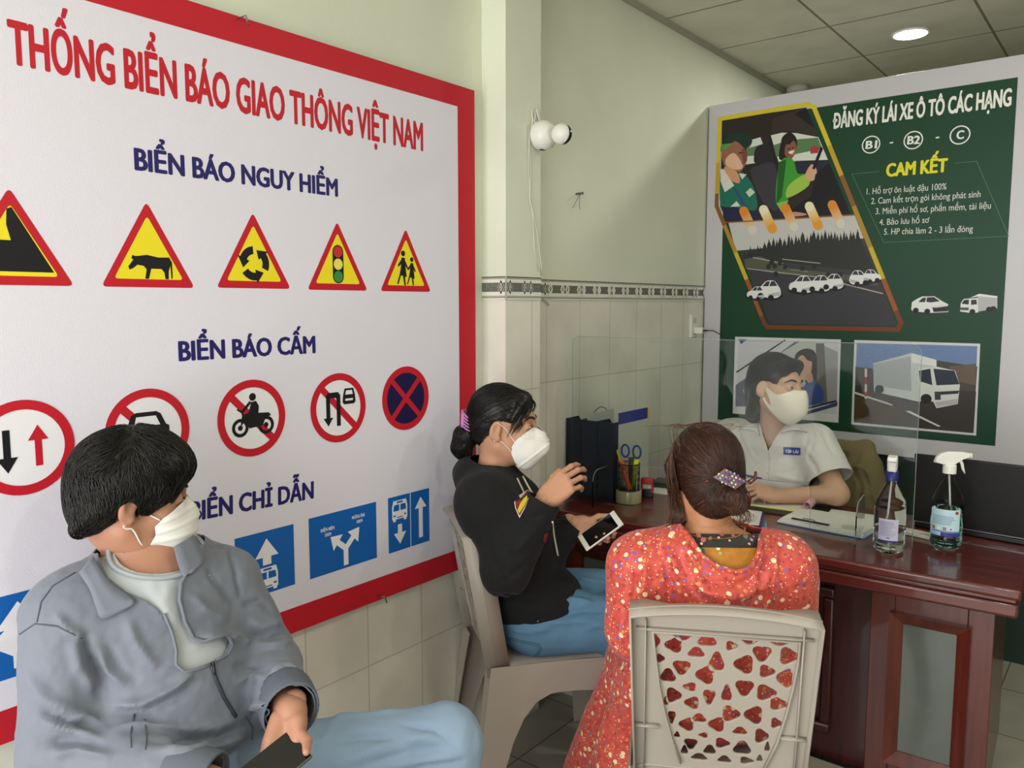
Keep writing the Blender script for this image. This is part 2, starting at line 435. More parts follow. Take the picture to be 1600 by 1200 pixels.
# ------------------------------------------------------------------ flat printing (posters, labels): inks laid as real flat shapes on a plane
def text_mesh(s, bold):
    cu = bpy.data.curves.new('t', 'FONT'); cu.body = s; cu.size = 1; cu.offset = bold; cu.resolution_u = 3
    o = bpy.data.objects.new('t', cu); COL.objects.link(o)
    bpy.context.view_layer.update()
    dg = bpy.context.evaluated_depsgraph_get(); me = o.evaluated_get(dg).to_mesh()
    V = [(v.co.x, v.co.y) for v in me.vertices]; F = [tuple(p.vertices) for p in me.polygons]
    o.evaluated_get(dg).to_mesh_clear(); bpy.data.objects.remove(o); bpy.data.curves.remove(cu)
    return V, F
CAP = None
class Print:
    def __init__(s, O, ex, ey, n, step=.0003, rough=.45):
        s.O, s.ex, s.ey, s.n = Vector(O), Vector(ex), Vector(ey), Vector(n); s.step = step; s.rough = rough
        s.V = []; s.F = []; s.MI = []; s.m = []; s.L = 1; s.cnt = {}
    def ink(s, col):
        m = mat('ink_'+col, col, s.rough, spec=.35)
        if m not in s.m: s.m.append(m)
        return s.m.index(m)
    def raw(s, V, F, col):
        k = len(s.V); i = s.ink(col); s.cnt[s.L] = s.cnt.get(s.L, 0)+1; h = s.n*(s.step*s.L+1e-5*s.cnt[s.L])
        s.V += [tuple(s.O+s.ex*x+s.ey*y+h) for x, y in V]
        for f in F:
            a, b, c = (V[f[0]], V[f[1]], V[f[2]])
            ar = (b[0]-a[0])*(c[1]-a[1])-(b[1]-a[1])*(c[0]-a[0])
            g = f if ar >= 0 else f[::-1]
            s.F.append(tuple(k+j for j in g)); s.MI.append(i)
    def poly(s, pts, col):
        pts = [tuple(p) for p in pts]
        s.raw(pts, [tuple(t) for t in tessellate_polygon([[Vector((x, y, 0)) for x, y in pts]])], col); return s
    def rect(s, x0, y0, x1, y1, col): return s.poly([(x0, y0), (x1, y0), (x1, y1), (x0, y1)], col)
    def disc(s, c, r, col, ry=None, n=40): return s.poly([(c[0]+r*math.cos(2*PI*k/n), c[1]+(ry or r)*math.sin(2*PI*k/n)) for k in range(n)], col)
    def ring(s, c, r0, r1, col, a0=0, a1=2*PI, n=48, ry=1):
        P = [a0+(a1-a0)*k/n for k in range(n+1)]
        V = [(c[0]+r*math.cos(a), c[1]+r*ry*math.sin(a)) for a in P for r in (r0, r1)]
        s.raw(V, [(2*k, 2*k+1, 2*k+3, 2*k+2) for k in range(n)], col); return s
    def line(s, pts, w, col, closed=False):
        pts = [Vector((p[0], p[1])) for p in pts]; n = len(pts)
        for i in range(n if closed else n-1):
            a, b = pts[i], pts[(i+1) % n]; d = b-a
            if d.length < 1e-9: continue
            d.normalize(); q = Vector((-d.y, d.x))*w/2; e = d*w*.4
            s.poly([tuple(a-q-e), tuple(b-q+e), tuple(b+q+e), tuple(a+q-e)], col)
        return s
    def text(s, t, p0, p1, cap, col, bold=.02, fit=True):
        """t with its first letter's foot at p0 and last at p1, capitals cap high"""
        global CAP
        if CAP is None: CAP = max(y for x, y in text_mesh('H', 0)[0])
        bar = {'Đ': 'D', 'đ': 'd'}; hn = dict(zip('ơờởợớỡƯưừứửữựƠỜỚỞỠỢ', 'oòỏọóõUuùúủũụOÒÓỎÕỌ')); raw_t = t; t = ''.join(hn.get(c, bar.get(c, c)) for c in t)
        V, F = text_mesh(t, 0); V = list(V); F = list(F)
        for i, c in enumerate(raw_t):
            if c in bar:
                x = max(v[0] for v in text_mesh(t[:i+1], 0)[0]); k = len(V)
                if c == 'Đ': d_ = [v[0] for v in text_mesh('D', 0)[0]]; x -= max(d_)-min(d_); q_ = (x-.09, x+.26, .31, .40)
                else: q_ = (x-.26, x+.07, .57, .64)
                V += [(q_[0], q_[2]), (q_[1], q_[2]), (q_[1], q_[3]), (q_[0], q_[3])]; F.append((k, k+1, k+2, k+3))
            if c in hn:
                x = max(v[0] for v in text_mesh(t[:i+1], 0)[0]); y = .70 if c.isupper() else .44; k = len(V)
                V += [(x+a, y+b) for a, b in ((-.10, -.08), (-.01, -.03), (.06, .05), (.07, .16), (-.0, .16), (-.02, .08), (-.10, .02))]
                F += [(k, k+1, k+6), (k+1, k+5, k+6), (k+1, k+2, k+5), (k+2, k+4, k+5), (k+2, k+3, k+4)]
        bx = bold*1.55; x0 = min(v[0] for v in V)-bx; x1 = max(v[0] for v in V)+bx
        p0, p1 = Vector((p0[0], p0[1])), Vector((p1[0], p1[1])); d = p1-p0; q = Vector((-d.y, d.x)).normalized()*cap/(CAP+2*bold)
        for a, b in (((-1, 0), (1, 0), (0, -.8), (0, .8), (-.7, .6), (.7, -.6), (.7, .6), (-.7, -.6)) if bold > .01 else ((-.6, 0), (.6, 0))):
            s.raw([tuple(p0+d*((x+a*bx-x0)/(x1-x0))+q*(y+b*bold+bold)) for x, y in V], F, col)
        return s
    def build(s, name, parent=None, origin=None):
        me = bpy.data.meshes.new(name)
        o = Vector(origin) if origin is not None else Vector((0, 0, 0))
        me.from_pydata([tuple(Vector(v)-o) for v in s.V], [], s.F); me.update()
        for k, i in enumerate(s.MI): me.polygons[k].material_index = i
        return obj(name, me, s.m, parent)

# ------------------------------------------------------------------ materials with a tile grid
def tile_mat(name, axes, size, off, base, grout, gw, rough=.3, coat=0, var=.05, bump=0, spec=.5):
    m = bpy.data.materials.new(name); m.use_nodes = True; nt, b = nodes_of(m); L = nt.links.new
    tc = nt.nodes.new('ShaderNodeTexCoord'); sp = nt.nodes.new('ShaderNodeSeparateXYZ'); cb = nt.nodes.new('ShaderNodeCombineXYZ')
    L(tc.outputs['Object'], sp.inputs[0])
    for i in range(2):
        a = nt.nodes.new('ShaderNodeMath'); a.operation = 'SUBTRACT'; a.inputs[1].default_value = off[i]-50*size[i]
        L(sp.outputs['XYZ'.index(axes[i])], a.inputs[0]); L(a.outputs[0], cb.inputs[i])
    br = nt.nodes.new('ShaderNodeTexBrick'); br.offset = 0; br.squash = 1
    br.inputs['Color1'].default_value = lin(base); br.inputs['Color2'].default_value = tuple(x*(1-var) for x in lin(base)[:3])+(1,)
    br.inputs['Mortar'].default_value = lin(grout); br.inputs['Scale'].default_value = 1
    br.inputs['Mortar Size'].default_value = gw; br.inputs['Mortar Smooth'].default_value = .1
    br.inputs['Brick Width'].default_value = size[0]; br.inputs['Row Height'].default_value = size[1]
    L(cb.outputs[0], br.inputs['Vector'])
    n = nt.nodes.new('ShaderNodeTexNoise'); n.inputs['Scale'].default_value = 5; n.inputs['Detail'].default_value = 6
    L(tc.outputs['Object'], n.inputs['Vector'])
    mx = nt.nodes.new('ShaderNodeMix'); mx.data_type = 'RGBA'; mx.blend_type = 'MULTIPLY'; mx.inputs[0].default_value = 1
    r = nt.nodes.new('ShaderNodeValToRGB'); r.color_ramp.elements[0].color = (1-var*2,)*3+(1,); r.color_ramp.elements[1].color = (1, 1, 1, 1)
    r.color_ramp.elements[0].position = .35; r.color_ramp.elements[1].position = .6
    L(n.outputs[0], r.inputs[0]); L(br.outputs['Color'], mx.inputs[6]); L(r.outputs[0], mx.inputs[7]); L(mx.outputs[2], b.inputs['Base Color'])
    bp = nt.nodes.new('ShaderNodeBump'); bp.inputs['Strength'].default_value = .5; bp.inputs['Distance'].default_value = .002; bp.invert = True
    L(br.outputs['Fac'], bp.inputs['Height'])
    if bump:
        n2 = nt.nodes.new('ShaderNodeTexNoise'); n2.inputs['Scale'].default_value = 90; n2.inputs['Detail'].default_value = 3; L(tc.outputs['Object'], n2.inputs['Vector'])
        b2 = nt.nodes.new('ShaderNodeBump'); b2.inputs['Strength'].default_value = bump; b2.inputs['Distance'].default_value = .004
        L(n2.outputs[0], b2.inputs['Height']); L(bp.outputs[0], b2.inputs['Normal']); L(b2.outputs[0], b.inputs['Normal'])
    else: L(bp.outputs[0], b.inputs['Normal'])
    b.inputs['Roughness'].default_value = rough; b.inputs['Coat Weight'].default_value = coat; b.inputs['Specular IOR Level'].default_value = spec
    return m
WX, WY0, WY1, CZ, RX = -1.824, -1.15, 6.4, 2.826, 2.3
DADO = 1.545
M_tileL = tile_mat('wall_tile_side', 'YZ', (.2315, .407), (2.724, 1.226), 'EBE8DA', 'C9C6B6', .0022, .22)
M_tileF = tile_mat('wall_tile_front', 'XZ', (.2315, .407), (-1.72, 1.226), 'EBE8DA', 'C9C6B6', .0022, .22)
M_paint = mat('wall_paint', 'E0E3D0', .75, var=.05, vscale=2.2, bump=.12, bscale=60)
M_ceil = tile_mat('ceiling_panel', 'XY', (.59, .57), (-1.262, 3.386), 'DEDBC8', '84816E', .006, .8, bump=.25)
M_floor = tile_mat('floor_tile', 'XY', (.4, .4), (-1.575, 2.0), 'A8A596', '6F6C60', .003, .18, var=.06)
M_green = mat('dark_green_paint', '1B3027', .5)
M_rear = mat('rear_wall_paint', 'C9CBB8', .8)

def struct(o): o['kind'] = 'structure'; return o
def slab(name, parts, mats):
    mb = MB()
    for i, lo, hi in parts: mb.mi = i; mb.box(lo, hi)
    return struct(mb.build(name, mats))
slab('floor', [(0, (WX-.1, WY0-.2, -.1), (RX, WY1, 0))], [M_floor])
slab('ceiling', [(0, (WX-.1, WY0, CZ), (RX, WY1, CZ+.1))], [M_ceil])
slab('wall_left', [(0, (WX-.1, WY0, 0), (WX, WY1, DADO)), (1, (WX-.1, WY0, DADO), (WX, WY1, CZ))], [M_tileL, M_paint])
slab('wall_right', [(0, (RX, WY0, 0), (RX+.1, WY1, CZ))], [M_rear])
slab('wall_rear', [(0, (WX-.1, WY1, 0), (RX+.1, WY1+.1, CZ))], [M_rear])
slab('pavement', [(0, (-9, -12, -.16), (9, WY0-.2, -.06))], [mat('pavement', 'C8C4BA', .8)])
# pillar standing out of the left wall: side face, front face
PX, PY0, PY1 = -1.72, 2.114, 2.31
mb = MB(); mb.box((WX-.02, PY0, 0), (PX, PY1, DADO)); mb.mi = 1; mb.box((WX-.02, PY0, DADO), (PX, PY1, CZ))
pl = mb.build('wall_pillar', [M_tileL, M_paint, M_tileF]); struct(pl)
for p in pl.data.polygons:
    if abs(p.normal.y) > .5 and p.material_index == 0: p.material_index = 2
# the low partition that carries the green board, dark below
slab('wall_back', [(0, (WX, 3.895, 0), (RX, 3.96, 2.50))], [M_green])
# tiled kerb under the desk
slab('trim_2', [(0, (WX, 2.47, 0), (-.30, 2.54, .055))], [mat('kerb_tile', 'B0AD9E', .4)])
# shopfront lintel over the open front
slab('wall_front', [(0, (WX-.1, WY0-.1, 2.55), (RX+.1, WY0, CZ+.1))], [M_rear])
# a pipe by the left wall behind the board, up to the ceiling
struct(MB().lathe([(.05, 0), (.05, 2.79), (.062, 2.79), (.062, CZ)], 20, TL((-1.735, 4.9, 0))).build('trim_3', [M_rear]))
# ceiling edge bead
slab('trim_4', [(0, (WX, WY0, CZ-.022), (WX+.02, WY1, CZ))], [mat('bead', 'A9A896', .7)])

# ---- patterned border tiles over the dado
def border(pr, a0, a1, tiles, z0=1.545, h=.083):
    pr.L = 1; pr.rect(a0, z0, a1, z0+h, 'E9E7DA')
    pr.L = 2; pr.rect(a0, z0+.006, a1, z0+.0085, '55544E'); pr.rect(a0, z0+.0105, a1, z0+.0125, '55544E')
    pr.rect(a0, z0+h-.0125, a1, z0+h-.0105, '55544E'); pr.rect(a0, z0+h-.0085, a1, z0+h-.004, '55544E')
    pr.rect(a0, z0+.027, a1, z0+.058, '6F6F6B')
    for t in tiles:
        for f in (.075, .425, .575, .925):
            c = t+f*.2315
            if not a0+.012 < c < a1-.012: continue
            zc = z0+.0425
            for L, k, col in ((3, 1.25, 'E9E7DA'), (4, 1.1, '2B2B2C'), (5, .72, 'D9D7CA'), (6, .42, '2B2B2C'), (7, .2, 'E9E7DA')):
                pr.L = L; pr.poly([(c-.0125*k, zc), (c, zc-.023*k), (c+.0125*k, zc), (c, zc+.023*k)], col)
        pr.L = 3
        if a0 < t < a1: pr.rect(t-.0013, z0, t+.0013, z0+h, 'D2D0C2')
        r = random.Random(int(t*1000)+5)
        for _ in range(60):
            x = t+r.random()*.2315; z = z0+.029+r.random()*.026
            if a0 < x < a1-.008: pr.rect(x, z, x+.006, z+.0016, '8E8E88')
pr = Print((WX+.004, 0, 0), (0, 1, 0), (0, 0, 1), (1, 0, 0), rough=.25)
border(pr, 2.31, 3.892, [2.2609+.2315*k for k in range(8)])
struct(pr.build('trim_1')); 
pr = Print((PX+.004, 0, 0), (0, 1, 0), (0, 0, 1), (1, 0, 0), rough=.25); border(pr, PY0, PY1, [PY0])
struct(pr.build('trim_5'))
pr = Print((0, PY0-.004, 0), (1, 0, 0), (0, 0, 1), (0, -1, 0), rough=.25); border(pr, WX, PX, [PX-.2315])
struct(pr.build('trim_6'))

# ------------------------------------------------------------------ the traffic sign banner on the left wall
BX = -1.797
def B(u, v): p = at_x(u, v, BX); return (p.y, p.z)
R_, N_, K_, W_, Y_, U_ = 'C7202F', '2A2468', '1C1B20', 'F2EFF4', 'F6E32B', '1565B8'
by0, by1, bz0, bz1 = -.45, 2.046, .622, 2.236
ban = empty('traffic_sign_banner', (BX, (by0+by1)/2, bz0), 0, 'wide white printed banner with red border and rows of traffic signs on left wall', 'banner')
org = ban.location
MB().box((WX+.001, by0, bz0), (BX, by1, bz1), bev=.002).build('frame', [mat('banner_side', 'CFCBD2', .5)], ban, origin=org)
def vinyl_mat():
    m = mat('banner_vinyl', 'E9E5F1', .38, spec=.4, bump=.12, bscale=420); return m
MB().box((BX-.0005, by0+.002, bz0+.002), (BX+.0004, by1-.002, bz1-.002)).build('vinyl_sheet', [vinyl_mat()], ban, origin=org)
O = (BX+.0005, 0, 0); ARGS = ((0, 1, 0), (0, 0, 1), (1, 0, 0))
pr = Print(O, *ARGS)
pr.L = 1
iy = B(717, 520)[0]; izt = B(717, 167)[1]; izb = B(717, 858)[1]
pr.rect(iy, bz0+.002, by1-.002, bz1-.002, R_); pr.rect(by0, izt, iy, bz1-.002, R_); pr.rect(by0, bz0+.002, iy, izb, R_)
pr.build('red_border', ban, org)
pr = Print(O, *ARGS); pr.L = 1
def cap_of(a, b, c, d): return ((B(*b)[1]-B(*a)[1])+(B(*d)[1]-B(*c)[1]))/2
pr.text('THỐNG BIỂN BÁO GIAO THÔNG VIỆT NAM', B(14, 100), B(661, 237), cap_of((14, 100), (14, 32), (661, 237), (661, 190)), R_, .028)
pr.build('title_lettering', ban, org); pr = Print(O, *ARGS)
pr.text('BIỂN BÁO NGUY HIỂM', B(210, 266), B(528, 308), cap_of((210, 266), (210, 231), (528, 308), (528, 279)), N_, .03)
pr.build('heading_lettering', ban, org); pr = Print(O, *ARGS)
pr.text('BIỂN BÁO CẤM', B(279, 565), B(493, 552), cap_of((279, 565), (279, 532), (493, 552), (493, 525)), N_, .03)
pr.build('heading_lettering', ban, org); pr = Print(O, *ARGS)
pr.text('BIỂN CHỈ DẪN', B(297, 816), B(490, 779), cap_of((300, 815), (300, 781), (490, 779), (490, 753)), N_, .03)
pr.build('heading_lettering', ban, org)

def tri_sign(ap, bl, br):
    A, C, D = B(*ap), B(*bl), B(*br); zb = (C[1]+D[1])/2; cx = (C[0]+D[0])/2; w = (D[0]-C[0])/2; h = A[1]-zb
    pr = Print(O, *ARGS); pr.L = 1
    def rt(k, lift):                            # rounded triangle
        P = []; r = .055*w
        cs = [(-k*w, lift*h), (k*w, lift*h), (0, h*(lift+(k)*1.0))]
        for i in range(3):
            p, q, s = (Vector(cs[i-1]), Vector(cs[i]), Vector(cs[(i+1) % 3])); a = (p-q).normalized(); b = (s-q).normalized(); rr = r*2.2*k
            for t in range(6):
                u = t/5; P.append(tuple(q+a*rr*(1-u)**2+b*rr*u**2))
        return [(cx+x, zb+y) for x, y in P]
    pr.poly(rt(1, 0), R_); pr.L = 2
    pr.poly(rt(.74, .095), Y_); pr.L = 3
    T = lambda L: [(cx+x*w, zb+y*h) for x, y in L]
    return pr, T, w, h, (cx, zb)
def arrow(pr, p, q, wd, hd, hl, col):
    p, q = Vector(p), Vector(q); d = (q-p).normalized(); n = Vector((-d.y, d.x)); m = q-d*hl
    pr.poly([tuple(p-n*wd), tuple(m-n*wd), tuple(m-n*hd), tuple(q), tuple(m+n*hd), tuple(m+n*wd), tuple(p+n*wd)], col)
pr, T, *_ = tri_sign((20, 293), (-81, 445), (116, 446))
pr.poly(T([(-.95+.3, .14), (.66, .14), (.02, .8), (-.06, .78), (-.08, .62), (-.02, .46), (-.3, .46)]), K_); pr.build('falling_rocks_sign', ban, org)
pr, T, *_ = tri_sign((231, 315), (158, 449), (304, 449))
pr.poly(T([(-.42, .2), (-.34, .22), (-.25, .26), (-.12, .25), (-.06, .21), (-.1, .1), (-.02, .1), (.04, .22), (.26, .22), (.32, .18), (.34, .1), (.41, .1), (.42, .2), (.46, .26), (.47, .1), (.5, .12), (.5, .3), (.44, .36), (.2, .355), (-.05, .38), (-.2, .365), (-.28, .36), (-.35, .37), (-.37, .33), (-.33, .32), (-.44, .24)]), K_)
pr.build('cattle_sign', ban, org)
pr, T, w_, h_, (cx, zb) = tri_sign((396, 332), (338, 450), (454, 451))
for k in range(3):
    a0 = math.radians(95+120*k); c = (cx, zb+h_*.33); r = w_*.32
    pr.ring(c, r*.68, r*1.25, K_, a0, a0+math.radians(62), 14)
    e = a0+math.radians(62); f = a0+math.radians(104)
    pr.poly([(c[0]+r*.45*math.cos(e), c[1]+r*.45*math.sin(e)), (c[0]+r*1.5*math.cos(e), c[1]+r*1.5*math.sin(e)), (c[0]+r*math.cos(f), c[1]+r*math.sin(f))], K_)
pr.build('roundabout_sign', ban, org)
pr, T, w_, h_, (cx, zb) = tri_sign((526, 346), (480, 453), (574, 454))
r = w_*.16; zs = [zb+h_*(.2+.18*k) for k in range(3)]
pr.poly([(cx+r*1.12*math.cos(a), zs[0]+r*1.12*math.sin(a)) for a in [PI+PI*k/10 for k in range(11)]]+[(cx+r*1.12*math.cos(a), zs[2]+r*1.12*math.sin(a)) for a in [PI*k/10 for k in range(11)]], K_)
pr.L = 4
for z, c in zip(zs, ('3F8F4A', 'F3E36A', 'C9303A')): pr.disc((cx, z), r*.92, c)
pr.build('traffic_light_sign', ban, org)
pr, T, w_, *_ = tri_sign((632, 357), (594, 455), (673, 456))
def walker(x, s):
    f = lambda L: T([(x+a*s, .1+b*s) for a, b in L])
    pr.poly(f([(-.07, .46), (.07, .46), (.1, .3), (.14, .14), (.07, .14), (.1, 0), (.04, 0), (-.02, .16), (-.1, .16), (-.2, .02), (-.26, .02), (-.14, .2), (-.1, .3)]), K_)
    pr.poly(f([(.05, .44), (.2, .3), (.17, .27), (.02, .38)]), K_); pr.poly(f([(-.05, .44), (-.22, .34), (-.2, .3), (-.03, .38)]), K_)
    c = T([(x, .1+.53*s)])[0]; pr.disc(c, w_*.085*s, K_, n=16)
walker(-.12, .95); walker(.22, .78)
pr.build('children_sign', ban, org)

def round_sign(c, rv):
    z1 = B(c[0], c[1]-rv)[1]; z0 = B(c[0], c[1]+rv)[1]; r = (z1-z0)/2; cy, cz = B(*c)[0], (z0+z1)/2
    pr = Print(O, *ARGS); pr.L = 1; pr.disc((cy, cz), r, W_); pr.L = 4; pr.ring((cy, cz), r*.8, r, R_); pr.L = 3
    return pr, (lambda L: [(cy+x*r, cz+y*r) for x, y in L]), r, (cy, cz)
pr, T, r, c = round_sign((37, 699), 74.5)
arrow(pr, *T([(-.32, .4), (-.32, -.5)]), r*.07, r*.2, r*.32, K_); arrow(pr, *T([(.28, -.42), (.28, .45)]), r*.07, r*.2, r*.32, R_)
pr.build('give_way_sign', ban, org)
pr, T, r, c = round_sign((232, 674), 67)
pr.L = 2; pr.poly(T([(-.64, .5), (-.5, .64), (.64, -.5), (.5, -.64)]), R_); pr.L = 3
pr.poly(T([(-.5, .12), (-.4, .4), (-.28, .46), (.2, .46), (.3, .4), (.42, .14), (.5, .1), (.5, -.3), (-.55, -.3), (-.55, .08)]), K_)
pr.L = 4; pr.poly(T([(-.34, .14), (-.28, .36), (.18, .36), (.28, .14)]), W_); pr.disc(T([(-.38, -.06)])[0], r*.07, W_); pr.disc(T([(.36, -.06)])[0], r*.07, W_)
pr.build('no_cars_sign', ban, org)
pr, T, r, c = round_sign((394, 653), 60)
pr.L = 2; pr.poly(T([(-.64, .5), (-.5, .64), (.64, -.5), (.5, -.64)]), R_); pr.L = 3
for x in (-.36, .4):
    pr.ring(T([(x, -.22)])[0], r*.15, r*.24, K_, n=24); pr.disc(T([(x, -.22)])[0], r*.07, K_)
pr.poly(T([(-.36, -.2), (-.3, .1), (-.1, .16), (0, .06), (.2, .12), (.5, .1), (.56, .02), (.4, -.02), (.3, -.22), (-.1, -.26), (-.2, -.04)]), K_)
pr.poly(T([(-.12, .12), (-.02, .42), (.12, .44), (.2, .3), (.18, .12), (.3, -.02), (.2, -.2), (.1, -.18), (.14, -.04), (-.02, .06)]), K_)
pr.poly(T([(-.02, .4), (-.26, .16), (-.34, .2), (-.3, .24), (-.06, .46)]), K_); pr.line(T([(-.42, .26), (-.3, .18), (-.24, -.02)]), r*.05, K_); pr.disc(T([(.02, .55)])[0], r*.1, K_)
pr.build('no_motorcycles_sign', ban, org)
pr, T, r, c = round_sign((529, 637), 54)
pr.L = 2; pr.poly(T([(-.64, .5), (-.5, .64), (.64, -.5), (.5, -.64)]), R_); pr.L = 3
arrow(pr, *T([(-.38, .38), (-.38, -.5)]), r*.07, r*.17, r*.24, K_); pr.poly(T([(-.08, -.52), (.06, -.52), (.06, .36), (-.02, .46), (-.38, .46), (-.45, .38), (-.45, .3), (-.12, .3), (-.08, .26)]), K_)
pr.poly(T([(.16, .34), (.22, .54), (.54, .54), (.6, .34), (.62, .14), (.56, .08), (.2, .08), (.14, .14)]), K_)
pr.L = 4; pr.poly(T([(.24, .36), (.27, .48), (.49, .48), (.52, .36)]), W_); pr.rect(*T([(.24, .18)])[0], *T([(.52, .24)])[0], W_)
pr.build('no_u_turn_sign', ban, org)
pr, T, r, c = round_sign((634, 622), 49.6)
pr.L = 2; pr.disc(c, r*.86, N_[:0]+'1D1747'); pr.L = 3
for sg in (1, -1): pr.poly(T([(-.66*sg, .54), (-.54*sg, .66), (.66*sg, -.54), (.54*sg, -.66)]), R_)
pr.build('no_stopping_sign', ban, org)

def blue_sign(tl, tr, br, bl):
    q = [B(*p) for p in (tl, tr, br, bl)]
    y0, y1 = (q[0][0]+q[3][0])/2, (q[1][0]+q[2][0])/2; z1 = (q[0][1]+q[1][1])/2; z0 = (q[2][1]+q[3][1])/2
    pr = Print(O, *ARGS); pr.L = 1; pr.rect(y0, z0, y1, z1, U_); pr.L = 2
    return pr, (lambda L: [(y0+(y1-y0)*x, z0+(z1-z0)*y) for x, y in L]), y1-y0, z1-z0
def bus(pr, T, x, y, s):
    f = lambda L: T([(x+a*s, y+b*s) for a, b in L])
    pr.L = 2; pr.poly(f([(-.5, .06), (-.5, .7), (-.42, 1), (.42, 1), (.5, .7), (.5, .06), (.44, .06), (.44, -.05), (.26, -.05), (.26, .06), (-.26, .06), (-.26, -.05), (-.44, -.05), (-.44, .06)]), W_)
    pr.L = 3; pr.poly(f([(-.2, .86), (.2, .86), (.2, .95), (-.2, .95)]), U_)
    for sx in (-1, 1):
        pr.poly(f([(sx*.04, .48), (sx*.42, .48), (sx*.38, .78), (sx*.04, .8)]), U_); pr.poly(f([(sx*.28, .2), (sx*.42, .2), (sx*.42, .28), (sx*.28, .28)]), U_)
    pr.poly(f([(-.2, .12), (.2, .12), (.2, .17), (-.2, .17)]), U_); pr.L = 2
pr, T, w_, h_ = blue_sign((-60, 950), (95, 907), (95, 1034), (-60, 1084))
arrow(pr, *T([(.56, .1), (.56, .9)]), .014, .045, .055, W_); arrow(pr, *T([(.56, .45), (.25, .45)]), .014, .04, .05, W_)
for k in range(5): pr.rect(*T([(.71, .06+.2*k)])[0], *T([(.74, .06+.2*k+.1)])[0], W_)
pr.build('lane_direction_sign', ban, org)
pr, T, w_, h_ = blue_sign((368, 842), (459, 818), (460, 913), (368, 943))
arrow(pr, *T([(.52, .46), (.52, .88)]), .013, .036, .05, W_); bus(pr, T, .52, .06, .36); pr.build('bus_lane_sign', ban, org)
pr, T, w_, h_ = blue_sign((483, 810), (588, 784), (588, 873), (483, 904))
arrow(pr, *T([(.52, .34), (.3, .6)]), .0085, .027, .035, W_); arrow(pr, *T([(.52, .34), (.73, .64)]), .0085, .027, .035, W_); pr.poly(T([(.485, .05), (.555, .05), (.555, .36), (.485, .36)]), W_)
for a, b, c in (('ĐIỆN BIÊN', .16, .72), ('15KM', .22, .63), ('MƯỜNG ẢNG', .62, .80), ('15KM', .69, .71)):
    wd = .022*len(a); pr.text(a, *T([(b, c), (b+wd, c)]), h_*.055, W_, .02)
pr.build('fork_direction_sign', ban, org)
pr, T, w_, h_ = blue_sign((606.6, 779), (670, 762), (671, 846), (606.6, 864))
pr.rect(*T([(.52, 0)])[0], *T([(.535, 1)])[0], W_)
arrow(pr, *T([(.78, .12), (.78, .88)]), .009, .026, .036, W_); arrow(pr, *T([(.27, .48), (.27, .12)]), .009, .026, .036, W_); bus(pr, T, .27, .56, .36)
pr.build('bus_contraflow_sign', ban, org)

# ------------------------------------------------------------------ the green enrolment board on the partition
GY = 3.868
gx0, gx1, gz0, gz1 = -1.815, -.37, .842, 2.53
brd = empty('enrolment_board', ((gx0+gx1)/2, GY, gz0), 0, 'tall dark green printed board with white border behind the desk', 'board')
org2 = brd.location
MB().box((gx0, GY, gz0), (gx1, 3.896, gz1), bev=.003).build('frame', [mat('board_white', 'C9C6CB', .4, bump=.1, bscale=400)], brd, origin=org2)
def G(u, v): p = at_y(u, v, GY); return (p.x, p.z)
ARG2 = ((0, GY-.0004, 0), (1, 0, 0), (0, 0, 1), (0, -1, 0))
pr = Print(*ARG2); gl, gr = -1.725, -.478
pr.rect(gl, .932, gr, 2.442, '124029'); pr.build('green_print', brd, org2)
pr = Print(*ARG2); pr.L = 2
WH = 'F1EFE8'
pr.text('ĐĂNG KÝ LÁI XE Ô TÔ CÁC HẠNG', G(1301, 202), G(1580, 166), .073, WH, .03)
pr.build('title_lettering', brd, org2); pr = Print(*ARG2); pr.L = 2
for t, u, v, w_ in (('B1', 1361, 226, 9), ('B2', 1427, 219, 10), ('C', 1500, 211, 6)):
    pr = Print(*ARG2); pr.L = 2; c = G(u, v); pr.ring(c, .034, .039, WH); a = G(u-w_, v+7); b = G(u+w_, v+6); pr.text(t, a, b, .036, WH, .025); pr.build('licence_class_badge', brd, org2)
pr = Print(*ARG2); pr.L = 2
for u, v in ((1393, 223), (1465, 215)): pr = Print(*ARG2); pr.L = 2; c = G(u, v); pr.rect(c[0]-.007, c[1]-.003, c[0]+.007, c[1]+.003, WH); pr.build('dash_mark', brd, org2)
pr = Print(*ARG2); pr.L = 2
pr.text('CAM KẾT', G(1384, 277), G(1480, 269), .06, 'E4DE22', .035)
pr.build('heading_lettering', brd, org2)
for t, a, b in (('1. Hỗ trợ ôn luật đậu 100%', (1354, 304), (1479, 296)), ('2. Cam kết trọn gói không phát sinh', (1361, 319), (1532, 308)), ('3. Miễn phí hồ sơ, phần mềm, tài liệu', (1368, 335), (1548, 326)), ('4. Bảo lưu hồ sơ', (1374, 352), (1452, 348)), ('5. HP chia làm 2 - 3 lần đóng', (1381, 367), (1520, 362))):
    pr = Print(*ARG2); pr.L = 2; pr.text(t, G(*a), G(*b), .027, 'D9DCD2', .004); pr.build('list_lettering', brd, org2)
pr = Print(*ARG2); pr.L = 2
pr.line([G(1374, 268), G(1331, 272), G(1381, 379), G(1576, 369), G(1526, 252), G(1492, 255)], .0022, '4D7A5A'); pr.build('outline_frame', brd, org2)

# slanted picture of the lesson car (upper) and the yard (lower)
pr = Print(*ARG2); pr.L = 2
out = [(1125, 186), (1262, 163), (1272, 168), (1408, 505), (1403, 515), (1200, 511), (1195, 506), (1120, 322), (1120, 316)]
inn = [(1129, 188), (1259, 168), (1403, 509), (1203, 506), (1125, 319)]
oo = [G(*p) for p in out]
n1 = 24
gold = ['D9C62F', 'C9A32A', '8C5A2C', 'B08A2C', 'CDB02C', 'A0562A', '7C3A22']
